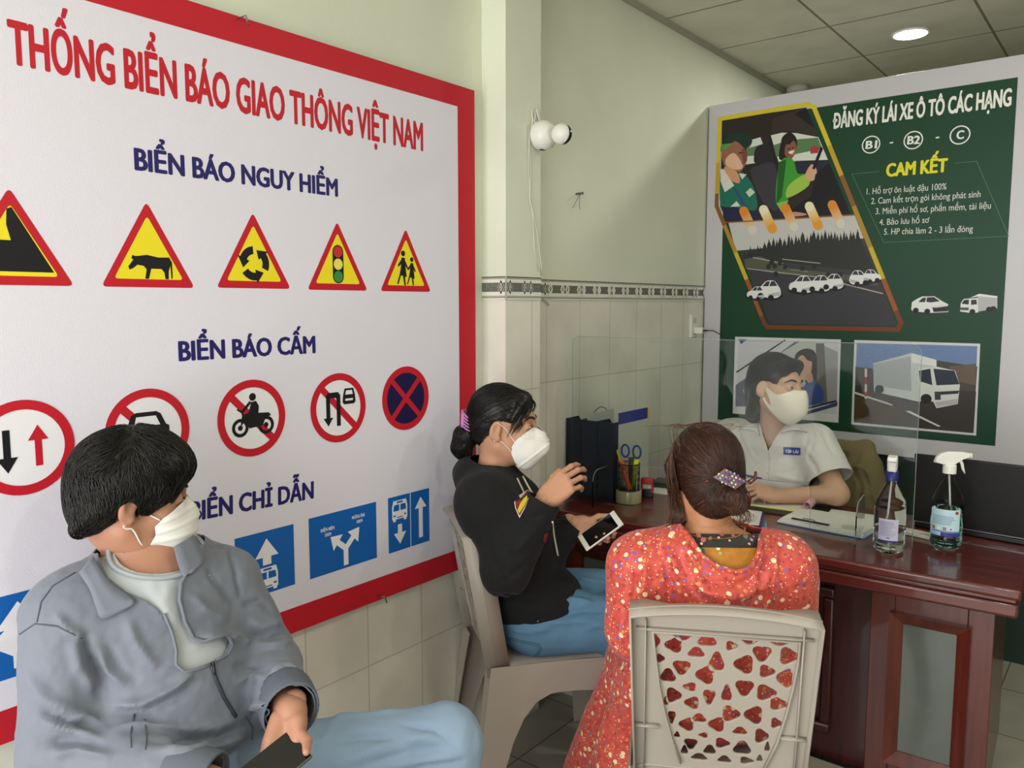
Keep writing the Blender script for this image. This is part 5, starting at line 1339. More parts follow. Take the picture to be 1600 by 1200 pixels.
class Cloth:
    """a garment surface that can be looked up from the photograph's side for placing folds, seams and prints"""
    def __init__(s, sdf, h, grow, smooth=2):
        s.sdf, s.grow = sdf, grow; s.V, s.Q = sdf.surface(h, grow, smooth); s.bvh = None
    def tree(s):
        F = tris(s.Q) if s.Q.shape[1] == 4 else s.Q
        s.bvh = BVHTree.FromPolygons([tuple(v) for v in s.V], [tuple(f) for f in F]); return s
    def hit(s, u, v, lift=0):
        if s.bvh is None: s.tree()
        d = (FW*FOC+RT*(u-800)+UP*(600-v)).normalized()
        p, n, i, t = s.bvh.ray_cast(EYE, d)
        if p is None:
            p, n, i, t = s.bvh.find_nearest(at(u, v, (Vector(s.V.mean(0))-EYE).dot(FW)))
        if n.dot(d) > 0: n = -n
        return p+n*lift
    def path(s, px, lift=0, sub=4):
        P = []
        for (a, b), (c, d) in zip(px, px[1:]):
            for k in range(sub): P.append(s.hit(a+(c-a)*k/sub, b+(d-b)*k/sub, lift))
        P.append(s.hit(*px[-1], lift)); return P
    def fold(s, L):
        """L: (pixel polyline, width, height)"""
        N = normals(s.V, s.Q); s.V = folds(s.V, N, [(s.path(p, 0, 3), w_, h_) for p, w_, h_ in L]); s.bvh = None; return s
    def noise(s, amp, f, n=3, seed=0, stretch=(1, 1, 1)):
        N = normals(s.V, s.Q); s.V = s.V+N*(amp*fbm(s.V*np.asarray(stretch), f, n, seed))[:, None]; s.bvh = None; return s
    def cut(s, g): s.V, s.Q = cut(s.V, s.Q, g(s.V) if callable(g) else g); s.bvh = None; return s
    def shell(s, th): s.V, s.Q = shell(s.V, s.Q, th); return s
    def mesh(s, name, mats, parent, origin): return put(name, s.V, s.Q, mats, parent, origin)
def poly_sd(P, poly):
    """signed distance to a closed polygon, positive outside (2D)"""
    poly = np.asarray(poly, float); n = len(poly); d = np.full(len(P), 9.); ins = np.zeros(len(P), bool)
    for i in range(n):
        a, b = poly[i], poly[(i+1) % n]; e = b-a; t = np.clip(((P-a) @ e)/(e @ e+1e-12), 0, 1)
        d = np.minimum(d, np.linalg.norm(P-a-t[:, None]*e, axis=1))
        c = ((a[1] > P[:, 1]) != (b[1] > P[:, 1])); x = (b[0]-a[0])*(P[:, 1]-a[1])/(b[1]-a[1]+1e-12)+a[0]
        ins ^= c & (P[:, 0] < x)
    return np.where(ins, -d, d)
def strands(S, seeds, field, steps, step, lift=.001, rad=.0006, jit=.25, seed=1, grow=0, fall=0):
    """hair strands combed over the surface of S along field(P)"""
    rg = np.random.RandomState(seed); P = np.asarray(seeds, float).copy(); n = len(P)
    li = lift*(.3+1.2*rg.rand(n)); J = rg.randn(n, 3)*jit; path = [P]
    for i in range(steps):
        d = field(P); d = d/np.maximum(np.linalg.norm(d, axis=1, keepdims=True), 1e-9)+J*.5
        G = S.grad(P, grow); d = d-G*(d*G).sum(1, keepdims=True); d /= np.maximum(np.linalg.norm(d, axis=1, keepdims=True), 1e-9)
        P = P+d*step; dd = S.eval(P, grow); m = np.abs(dd) < .04
        P = P-G*np.where(m, dd-li, 0)[:, None]; path.append(P)
    path = np.stack(path, 1)
    r = np.ones(steps+1)*rad; r[-3:] *= np.array([.8, .55, .25]); r[0] *= .5
    return tubes(path, r, 3)
def pick(V, N, mask, n, seed=0):
    rg = np.random.RandomState(seed); I = np.nonzero(mask)[0]; return V[rg.choice(I, min(n, len(I)), replace=False)]
def merge(*vf):
    Vs, Fs, o = [], [], 0
    for V, F in vf:
        Vs.append(V)
        for f in (F if isinstance(F, list) else [F]): Fs.append(f+o)
        o += len(V)
    q = [f for f in Fs if f.shape[1] == 4]; t = [f for f in Fs if f.shape[1] == 3]
    return np.concatenate(Vs), [np.concatenate(x) for x in (q, t) if x]
def ear_loop(name, H, M, pts, parent, org, m, r=.0016):
    """cord lying on the side of the face; pts (x hint, y, z) in head space"""
    P = []
    Q_ = np.array(smooth_line(pts, 6))
    for _ in range(8): Q_ = Q_+H.grad(Q_)*np.maximum(0, .0012-H.eval(Q_))[:, None]
    for p in Q_: P.append(ap(M, p))
    MB().tube([Vector(p)-Vector(org) for p in P], r, 6).build(name, [m], parent)
def face_mask(H, M, prof, sdf_extra, parent, org, m, pleats=(), th=.0016, grow=.004, name='face_mask', h=.004, kk=.02):
    """H: head in local space. prof: outline in the side view (y, z)"""
    S = SDF(); S.ops += [o for o in H.ops if o[6] == 'u' and abs(o[1][0] if o[0] == 'e' else o[1][0]) < .06]; S.add(sdf_extra)
    V, Q = S.surface(h, grow, 3)
    V, T = cut(V, tris(Q), -poly_sd(V[:, 1:3], prof))
    N = normals(V, T); D = np.zeros(len(V))
    for f, wd, ht in pleats: D += ht*np.exp(-(f(V)/wd)**2)
    V = V+N*D[:, None]
    V, T = shell(V, T, -th)
    return put(name, ap(M, V), T, [m], parent, org)
def eye_pair(M, parent, org, sc=1, look=0):
    for sg in (-1, 1):
        c = np.array([sg*.032, .0815, .0125]); mb = MB()
        g = []
        def pt(a, b, r): return Vector(ap(M, c+np.array([math.sin(a)*math.cos(b), math.cos(a)*math.cos(b), math.sin(b)])*r))-Vector(org)
        aw, bw = math.radians(58), math.radians(16)
        mb.sheet([[pt(aw*x, bw*y*math.sqrt(max(0, 1-x*x*.96)), .0125) for x in np.linspace(-1, 1, 11)] for y in np.linspace(-1, 1, 5)], 0)
        e = mb.build('eye', [M_eye], parent)
        mb = MB(); lk = math.radians(look)
        mb.sheet([[pt(lk+math.radians(24)*x, bw*y*.98*math.sqrt(max(0, 1-x*x)), .0127) for x in np.linspace(-1, 1, 9)] for y in np.linspace(-1, 1, 5)], 0)
        mb.build('iris', [M_iris], e)
        mb = MB(); mb.tube([pt(aw*x, bw*math.sqrt(max(0, 1-x*x*.96))+.02, .0131) for x in np.linspace(-1, 1, 11)], [.0004+.0007*math.sin(PI*k/10) for k in range(11)], 5)
        mb.build('lashes', [M_brow], e)
def brow_pair(H, M, parent, org, m=None):
    for sg in (-1, 1):
        P = np.array([[sg*(.014+.042*t), .12, .036+.007*math.sin(PI*min(1, t*1.2))-.004*t] for t in np.linspace(0, 1, 9)])
        for _ in range(40): P[:, 1] -= np.maximum(H.eval(P), -.01)*.8
        w_ = [.0014+.0024*math.sin(PI*min(1, .25+t*.8)) for t in np.linspace(0, 1, 9)]
        MB().tube([Vector(ap(M, p))-Vector(org) for p in P], w_, 6).build('eyebrow', [m or M_brow], parent)
def jeans_mat(name, col, dark):
    m = bpy.data.materials.new(name); m.use_nodes = True; nt, b = nodes_of(m); L = nt.links.new
    tc = nt.nodes.new('ShaderNodeTexCoord'); n = nt.nodes.new('ShaderNodeTexNoise'); n.inputs['Scale'].default_value = 9; n.inputs['Detail'].default_value = 6
    mp = nt.nodes.new('ShaderNodeMapping'); mp.inputs['Scale'].default_value = (300, 40, 300); n2 = nt.nodes.new('ShaderNodeTexNoise'); n2.inputs['Scale'].default_value = 4
    r = nt.nodes.new('ShaderNodeValToRGB'); r.color_ramp.elements[0].position = .39; r.color_ramp.elements[1].position = .61
    r.color_ramp.elements[0].color = lin(dark); r.color_ramp.elements[1].color = lin(col)
    ad = nt.nodes.new('ShaderNodeMath'); ad.operation = 'MULTIPLY_ADD'; ad.inputs[1].default_value = .45; 
    L(tc.outputs['Object'], n.inputs['Vector']); L(tc.outputs['Object'], mp.inputs[0]); L(mp.outputs[0], n2.inputs['Vector'])
    sb = nt.nodes.new('ShaderNodeMath'); sb.operation = 'MULTIPLY_ADD'; sb.inputs[1].default_value = .55; L(n.outputs[0], sb.inputs[0]); L(n2.outputs[0], ad.inputs[0]); L(ad.outputs[0], sb.inputs[2])
    L(sb.outputs[0], r.inputs[0]); L(r.outputs[0], b.inputs['Base Color']); b.inputs['Roughness'].default_value = .85; b.inputs['Specular IOR Level'].default_value = .2
    bp = nt.nodes.new('ShaderNodeBump'); bp.inputs['Strength'].default_value = .12; bp.inputs['Distance'].default_value = .002; L(n2.outputs[0], bp.inputs['Height']); L(bp.outputs[0], b.inputs['Normal'])
    return m
M_mask = mat('mask_white', 'EDEBE4', .75, sheen=.1, bump=.05, bscale=300)
M_cord = mat('mask_cord', 'EAE8E0', .7)
def shoe(P, d, m, parent, org, name='shoe', L=.25):
    s = SDF(); d = nrm((d[0], d[1], 0)); P = np.asarray(P, float)
    s.cap(P-d*.06, P+d*(L-.10), .036, .033, k=.02, flat=((0, 0, 1), 1.05)); s.cap(P-d*.05, P-d*.04+np.array([0, 0, .045]), .036, .038, k=.03)
    V, Q = s.surface(.006, 0); V[:, 2] = np.maximum(V[:, 2], P[2]-.03); return put(name, V, Q, [m], parent, org)
# ------------------------------------------------------------------ the man in the grey jacket, sitting by the banner
def build_man():
    org = (-1.49, .78, 0)
    SK = skin_mat('skin_tan', 'B5836A')
    # skeleton
    pel, bel, che = (-1.50, .77, .56), (-1.505, .77, .72), (-1.545, .768, .88)
    nb = np.array((-1.562, .772, 1.03)); hc = at(206, 776, 1.60)
    M = head_mx(hc, (.36, .93), 14, 0, 1.0); M = M @ Matrix.Rotation(math.radians(0), 4, 'Y')
    shR, shL = (-1.56, .605, .945), (-1.53, .915, .925)
    elR = tuple(at(92, 1165, 1.46)); wrR = tuple(at(330, 1228, 1.40))
    elL = tuple(at(420, 1040, 1.75)); wrL = tuple(at(455, 1112, 1.53))
    hipL, knL, anL = (-1.46, .86, .535), (-1.20, 1.255, .53), (-1.13, 1.20, .09)
    hipR, knR, anR = (-1.46, .68, .535), (-1.04, .74, .535), (-1.0, .75, .09)
    T = SDF()
    T.ell(pel, (.135, .170, .125)); T.ell(bel, (.130, .165, .16), k=.06); T.ell(che, (.118, .172, .165), k=.06)
    T.cap((-1.565, .65, .955), (-1.55, .86, .945), .062, .058, k=.05); T.cap(nb-[0, 0, .04], nb+[0, 0, .0], .066, .053, k=.05)
    AR = SDF().chain([shR, elR, wrR], [.066, .052, .037], k=.03); AL = SDF().chain([shL, elL, wrL], [.064, .05, .036], k=.03)
    LG = SDF().chain([hipL, knL, anL], [.092, .066, .042], k=.04).chain([hipR, knR, anR], [.092, .066, .042], k=.04)
    LG.ell(pel, (.135, .175, .115), k=.05).ell((-1.50, .77, .63), (.137, .172, .09), k=.05)
    Hl = head_sdf(0); H = Hl.xf(M)
    nk = SDF().cap(ap(M, (0, -.022, -.055)), tuple(nb-[0, 0, .03]), .053, .058, k=.035)
    Bd = SDF().add(T).add(AR).add(AL).add(LG).add(nk)
    body_c = Bd.surface(.009, -.004)
    hd = SDF().add(H).add(nk); head_c = hd.surface(.0035, 0, 1)
    head_c = (lambda VQ: (VQ[0], VQ[1]))(head_c)
    # hands: left one closes round the phone from behind, right one at the lower edge
    A_, B_, = Vector(at(453, 1140, 1.50)), Vector(at(482, 1174, 1.465))
    ex = (B_-A_).normalized(); C_ = Vector(at(382, 1222, 1.42)); ey = (C_-A_); ey = (ey-ex*ey.dot(ex)).normalized(); ez = ex.cross(ey)
    if ez.dot(FW) > 0: ez = -ez
    pw, ph_ = .076, .158
    pm = frame(A_+ex*pw/2+ey*ph_/2, ex, ey, ez)
    hL = hand_sdf(limb_frame(wrL, Vector(A_+ex*.040+ey*.060-ez*.024)-Vector(wrL), -ez), ((14, 26, 14), (16, 28, 14), (18, 30, 16), (22, 32, 18)), -1, thumb=((-.75, .6, -.45), (-.3, .85, -.6)), sc=1.0)
    hR = hand_sdf(limb_frame(wrR, (ap(np.array(pm), (-.01, .055, -.02))-np.array(wrR)), (-.1, -.2, .9)), ((25, 35, 20), (30, 38, 22), (34, 40, 24), (38, 42, 24)), 1, thumb=((-.55, .8, .15), (-.2, .95, .1)), sc=1.0)
    hands = [h_.surface(.003, 0, 1) for h_ in (hL, hR)]
    V, F = merge(body_c, head_c, *hands)
    man = put('person', V, F, [SK], None, org)
    tag(man, 'man in a grey zip jacket and jeans sitting by the sign banner, looking down at a phone', 'person')
    man['label'] = 'man in grey zip jacket and light jeans seated before the traffic sign banner'
    # hair
    HM = hair_mat('hair_black', '17140F' if False else '15130F', .4)
    S = SDF()
    S.ell((0, -.018, .040), (.085, .106, .096)); S.ell((0, -.062, -.010), (.074, .052, .074), k=.03)
    for sg in (-1, 1):
        S.ell((sg*.072, -.002, .030), (.018, .056, .040), k=.02); S.cap((sg*.073, .022, .03), (sg*.072, .024, -.008), .009, .005, k=.010)
        S.cap((sg*.066, -.055, -.02), (sg*.05, -.085, -.065), .022, .012, k=.02)
    S.cap((-.052, .060, .082), (.052, .060, .082), .026, .026, k=.02); S.ell((0, .074, .074), (.055, .016, .02), k=.015)
    S.ell((0, .012, .066), (.076, .082, .074), k=.03); S.ell((0, .110, .016), (.066, .062, .064), k=.012, op='s'); 
    for sg in (-1, 1): S.ell((sg*.088, -.012, -.016), (.03, .02, .026), k=.008, op='s')
    V, Q = S.surface(.004, 0, 2); N = normals(V, Q)
    V = V+N*(.0022*vnoise(V*np.array([1, .35, .5]), 150, 3)+.003*vnoise(V, 45, 5))[:, None]
    fld = lambda P: np.stack([P[:, 0]*4, np.where(P[:, 2] > .05, .9*np.sign(P[:, 1]+.03)*np.abs(P[:, 1]+.03)**.5*3, .15*np.ones(len(P))), -.25-3*np.maximum(0, .12-P[:, 2])], 1)
    sv = pick(V, N, (N[:, 2] > -.4) & (V[:, 2] > -.07), 3600, 2)
    st = strands(S, sv, fld, 9, .0075, .0034, .0007, .5, 3)
    fr = pick(V, N, (V[:, 1] > .055) & (V[:, 2] > .055), 260, 5)
    st2 = strands(S, fr, lambda P: np.stack([.25+P[:, 0]*2, np.full(len(P), .35), np.full(len(P), -1.)], 1), 9, .007, .005, .0006, .5, 9)
    V2, F2 = merge((ap(M, V), Q), (ap(M, st[0]), st[1]), (ap(M, st2[0]), st2[1]))
    put('hair', V2, F2, [HM], man, org)
    # brows, eyes
    eye_pair(M, man, org); brow_pair(Hl, M, man, org)
    # pleated mask
    prof = [(.108, .012), (.098, .018), (.055, -.022), (.044, -.040), (.050, -.058), (.042, -.082), (.050, -.100), (.058, -.122), (.085, -.128), (.118, -.105), (.135, -.06), (.13, -.01)]
    ex_ = SDF().ell((0, .076, -.052), (.058, .056, .060), k=.02).ell((0, .098, -.012), (.018, .022, .028), k=.02)
    pl_ = [(lambda V, z=z, sl=sl: V[:, 2]-z-sl*(V[:, 1]-.09), .0035, .0022) for z, sl in ((-.012, .5), (-.036, .42), (-.060, .3), (-.086, .15))]
    mk = face_mask(Hl, M, prof, ex_, man, org, M_mask, pl_)
    HN = SDF().add(Hl).cap((0, -.022, -.055), (0, -.055, -.17), .060, .066, k=.05)
    for sg in (-1, 1):
        ear_loop('ear_loop', HN, M, [(sg*.062, .052, -.026), (sg*.068, .030, -.018), (sg*.076, .008, -.006), (sg*.083, -.010, .016)], mk, org, M_cord)
        ear_loop('ear_loop', HN, M, [(sg*.058, .050, -.098), (sg*.064, .028, -.078), (sg*.072, .006, -.052), (sg*.080, -.012, -.034)], mk, org, M_cord)
    # t-shirt
    F_ = lambda L: [(20+a*.3167, 820+b*.3167) for a, b in L]
    opx = F_([(470, -60), (420, 30), (420, 150), (470, 260), (560, 330), (650, 370), (720, 420), (770, 500), (800, 580), (810, 690), (860, 720), (920, 700), (975, 680), (1040, 650), (1075, 585), (1045, 540), (980, 565), (900, 550), (870, 500), (840, 420), (825, 330), (845, 240), (880, 180), (800, 60), (700, -80)])
    TS = mat('tee_grey', 'BDC1C4', .8, bump=.08, bscale=220)
    ts = Cloth(SDF().add(T).add(SDF().cap(nb-[0, 0, .05], nb+[0, 0, .015], .067, .059, k=.035)), .007, .005)
    c0 = np.array(nb)+np.array([.03, .006, .004]); ax = nrm((.42, -.0, .9))
    ts.cut(lambda V: -((V-c0) @ ax)+.006)
    ts.fold([([(262, 905), (258, 940), (275, 985)], .012, .005), ([(285, 880), (280, 930), (298, 985)], .01, -.004), ([(230, 900), (250, 950), (285, 1010)], .012, .004), ([(290, 1010), (330, 1005), (350, 998)], .008, .004)])
    ts.cut(lambda V: np.minimum(.035*1.0-px_cut(V, tris(ts.Q) if ts.Q.shape[1] == 4 else ts.Q, opx)*1.0 if False else np.where(V[:, 2] > .965, .05, .009-poly_sd(px_of(V), opx)*.0012), V[:, 2]-.5))
    ts.shell(.002); ts.mesh('t_shirt', [TS], man, org)
    # ribbed neckband
    ring = []
    R0 = SDF().add(SDF().cap(nb-[0, 0, .05], nb+[0, 0, .015], .067, .059, k=.035)).add(T)
    e1 = nrm(np.cross(ax, (0, 1, 0))); e2 = np.cross(ax, e1)
    for k in range(40):
        a = 2*PI*k/40; d = e1*math.cos(a)+e2*math.sin(a); r = .04
        for _ in range(30): r -= R0.eval((c0+d*r)[None], .003)[0]*.8
        ring.append(Vector(c0+d*r+ax*.004)-Vector(org))
    MB().tube(ring, .0046, 8, closed=True).build('neckband', [mat('tee_band', 'A7ADB3', .8)], [c for c in man.children if c.name.startswith('t_shirt')][0])
    # jacket
    JM = mat('jacket_grey', '747985', .72, sheen=.15, bump=.06, bscale=300, var=.04, vscale=14)
    J = SDF().add(T).add(AR).add(AL); J.ops = J.ops
    J.cap(nb-[0, 0, .06], nb-[0, 0, .02], .085, .08, k=.04)
    J.ell((-1.49, .77, .63), (.155, .195, .09), k=.05)
    jk = Cloth(J, .005, .014)
    fo = [
        (F_([(350, 520), (370, 640), (430, 760), (440, 900)]), .012, -.010), (F_([(300, 560), (330, 700), (420, 820)]), .014, .006),
        (F_([(420, 600), (470, 720), (560, 800)]), .011, .005), (F_([(450, 560), (520, 700), (640, 780)]), .011, -.004), (F_([(560, 460), (620, 600), (720, 720)]), .013, .005),
        (F_([(480, 890), (640, 880), (800, 800), (900, 720)]), .012, .009), (F_([(470, 930), (650, 920), (820, 850), (940, 760)]), .011, -.006),
        (F_([(470, 1010), (640, 990), (800, 1000), (1000, 1000), (1160, 940)]), .013, .006), (F_([(640, 1060), (800, 1070), (1000, 1060), (1150, 990)]), .013, -.007),
        (F_([(680, 1110), (860, 1120), (1060, 1080), (1180, 1030)]), .012, .006),
        (F_([(900, 560), (1000, 545), (1120, 560), (1170, 600)]), .012, .008), (F_([(1080, 700), (1160, 690), (1230, 700)]), .009, -.005),
        (F_([(1100, 780), (1180, 740), (1240, 760)]), .009, .004), (F_([(1160, 910), (1220, 890), (1280, 900)]), .008, .007), (F_([(1170, 940), (1230, 925), (1285, 935)]), .007, -.006),
        (F_([(1130, 400), (1210, 380), (1280, 420)]), .010, -.005), (F_([(1150, 480), (1240, 500), (1320, 480)]), .011, .006), (F_([(1170, 540), (1270, 560), (1350, 540)]), .010, -.006), (F_([(1190, 590), (1290, 600), (1380, 580)]), .010, .005),
        (F_([(1260, 740), (1340, 700), (1420, 720)]), .010, .006), (F_([(1270, 790), (1360, 770), (1440, 780)]), .009, -.005),
        (F_([(60, 700), (160, 860), (300, 930), (430, 960)]), .016, .006), (F_([(120, 900), (260, 960), (420, 1010)]), .012, -.007), (F_([(140, 960), (280, 1010), (430, 1060)]), .012, .006),
        (F_([(150, 1080), (300, 1060), (460, 1090)]), .012, -.007), (F_([(180, 1130), (330, 1110), (500, 1150)]), .012, .006), (F_([(250, 960), (360, 950), (430, 970)]), .008, .004),
        (F_([(200, 430), (280, 520), (360, 560)]), .010, .004), (F_([(960, 200), (1020, 300), (1110, 420)]), .012, -.005), (F_([(880, 350), (960, 420), (1080, 470)]), .012, .004), (F_([(1040, 60), (1090, 200), (1130, 380)]), .009, -.006),
    ]
    jk.fold([(p, w_*.72, h_*(1.9 if h_ > 0 else 1.45)) for p, w_, h_ in fo]).noise(.0028, 16, 3, 4).noise(.0010, 60, 2, 7)
    # zip opening, cut in the plane of the chest (y, z)
    jo = Cloth.__new__(Cloth); jo.V, jo.Q, jo.bvh = jk.V.copy(), jk.Q.copy(), None; jo.tree()
    top = np.array([.30, 0, .954]); tz = top @ (nb+np.array([-.02, 0, .010]))
    jk.cut(lambda V: np.minimum(np.where(V[:, 0] > -1.60, px_cut(V, tris(jk.Q), opx), .03), np.where(np.linalg.norm((V-nb)[:, :2], axis=1) < .105, tz-V @ top, .05)))
    hem = [(300, 1215), (345, 1178), (385, 1156), (412, 1138), (424, 1126), (431, 1136), (436, 1160), (440, 1240), (300, 1240)]
    jk.cut(lambda V: np.where(V[:, 2] < .80, px_cut(V, tris(jk.Q) if jk.Q.shape[1] == 4 else jk.Q, hem), .03))
    # sleeve ends
    for el, wr in ((elR, wrR), (elL, wrL)):
        d = nrm(np.array(wr)-np.array(el)); w0 = np.array(wr)-d*.006
        jk.cut(lambda V: np.where(np.linalg.norm(V-np.array(wr), axis=1) < .10, -((V-w0) @ d), .05))
    hitj = Cloth.hit
    jk.shell(.003); job = jk.mesh('jacket', [JM], man, org)
    L_ = lambda P: [Vector(p)-Vector(org) for p in P]
    JD = mat('jacket_seam', '4E535E', .75); ZP_ = mat('zip_dark', '3E4148', .4, metal=.3)
    def seam(px, r, m, name, par=job, sub=3, lift=.0): return MB().tube(L_(jo.path(px, lift, sub)), r, 6).build(name, [m], par)
    # edges of the opening, zip below, seams
    seam(F_([(745, 440), (785, 530), (806, 620), (806, 690), (850, 728), (910, 712), (970, 690)]), .0034, JM, 'zip_edge', sub=2, lift=.001)
    seam(F_([(1000, 668), (1060, 640), (1082, 590), (1060, 540), (1000, 552), (940, 575), (890, 560), (850, 480), (822, 370), (828, 290), (870, 220), (930, 185)]), .0034, JM, 'zip_edge', sub=2, lift=.001)
    seam(F_([(978, 690), (1000, 760), (1040, 850), (1100, 950)]), .0042, ZP_, 'zip', lift=.001)
    MB().tube(L_(jo.path(F_([(978, 676), (985, 700), (990, 740)]), .005, 3)), [.0035]*3+[.003]*3+[.002], 8).build('zip_pull', [mat('dark_steel', '3A3A3A', .35, metal=.8)], job)
    for px in (F_([(1150, 950), (1180, 1000), (1180, 1060)]), F_([(600, 935), (580, 1030), (585, 1100)]), F_([(650, 960), (660, 1050), (655, 1110)]), F_([(35, 540), (110, 488), (220, 500), (340, 560)]), F_([(120, 480), (140, 380), (200, 300), (310, 235)])):
        seam(px, .0014, JD, 'seam', lift=.0004)
    # collar: stand round the neck folded into two points
    def band(px_in, px_out, name, l0=.012, l1=.010):
        a = smooth_line([jo.hit(u, v, l0) if v > 865 else jo.hit(u, v, l0) for u, v in px_in], 5); b = smooth_line([jo.hit(u, v, l1) for u, v in px_out], 5)
        n = min(len(a), len(b)); rows = [[Vector(a[i])*(1-t)+Vector(b[i])*t-Vector(org)+(Vector(jo.hit(200, 1000))*0) for i in range(n)] for t in (0, .35, .7, 1)]
        MB().sheet(rows, .004).build(name, [JM], job)
    band(F_([(415, 170), (440, 240), (490, 300), (560, 345), (600, 372)]), F_([(330, 250), (380, 330), (410, 400), (445, 462), (600, 395)]), 'collar')
    band(F_([(795, 110), (808, 175), (825, 230), (840, 262)]), F_([(880, 60), (910, 110), (938, 176), (868, 224)]), 'collar', .006, .008)
    # standing back of the collar
    rows = []
    for z, rr in ((-.035, .092), (0, .080), (.030, .074)):
        rows.append([Vector(nb)+Vector((rr*math.cos(a)*1.0-.004, rr*math.sin(a)*1.02, z+.018*max(0, -math.cos(a))))-Vector(org) for a in np.linspace(math.radians(62), math.radians(298), 26)])
    MB().sheet(rows, .005).build('collar_stand', [JM], job)
    # ribbed cuffs
    for el, wr, sc in ((elR, wrR, 1), (elL, wrL, 1)):
        d = (Vector(wr)-Vector(el)).normalized(); a = d.orthogonal().normalized(); b = d.cross(a); mb = MB(); rows = []
        for s_, r in ((-.085, .050), (-.078, .056), (-.06, .0575), (-.03, .0565), (.0, .055), (.004, .052), (-.01, .050)):
            rows.append([Vector(wr)+d*s_+(a*math.cos(2*PI*k/60)+b*math.sin(2*PI*k/60))*(r*(1+.05*math.sin(2*PI*k/60*2+1))+(.0008 if k % 2 else 0))-Vector(org) for k in range(61)])
        mb.sheet(rows, 0); mb.build('cuff', [mat('cuff_grey', '5E646F', .8)], job)
    # jeans
    JN = jeans_mat('jeans_light', '93A9C2', '4A6688')
    je = Cloth(LG, .007, .012)
    je.fold([(p, w_*.75, h_*1.8) for p, w_, h_ in [([(510, 1160), (580, 1150), (660, 1165)], .014, -.006), ([(530, 1195), (610, 1160), (690, 1150)], .014, .006), ([(560, 1198), (640, 1175), (715, 1165)], .010, -.005), ([(480, 1120), (560, 1118), (640, 1110)], .014, .004), ([(600, 1199), (660, 1190), (725, 1180)], .009, .004), ([(620, 1130), (680, 1140), (720, 1170)], .010, -.004), ([(640, 1199), (690, 1192), (730, 1190)], .008, -.004)]]).noise(.003, 20, 3, 2)
    for p, d in ((anL, (0, 0, -1)), (anR, (0, 0, -1))): je.cut(lambda V, p=p: np.where(np.linalg.norm(V-np.array(p), axis=1) < .15, V[:, 2]-.075, .05))
    je.shell(.002); je.mesh('jeans', [JN], man, org)
    SM = mat('dark_shoe', '24211F', .5); shoe((anL[0], anL[1], .031), (.5, .6), SM, man, org); shoe((anR[0], anR[1], .031), (.95, .1), SM, man, org)
    # phone
    p = empty('phone', tuple(pm.translation), 0, 'dark smartphone with grey edge held low by the man in the grey jacket', 'phone'); p.matrix_world = pm
    MB().box((-pw/2, -ph_/2, -.0045), (pw/2, ph_/2, .0035), bev=.0035, seg=3).build('case', [mat('phone_edge', '6E6A60', .35, metal=.6)], p)
    MB().box((-pw/2+.002, -ph_/2+.002, .003), (pw/2-.002, ph_/2-.002, .0042), bev=.0005).build('screen', [mat('screen_black', '0A0A0C', .05, spec=.8)], p)
    return man
build_man()
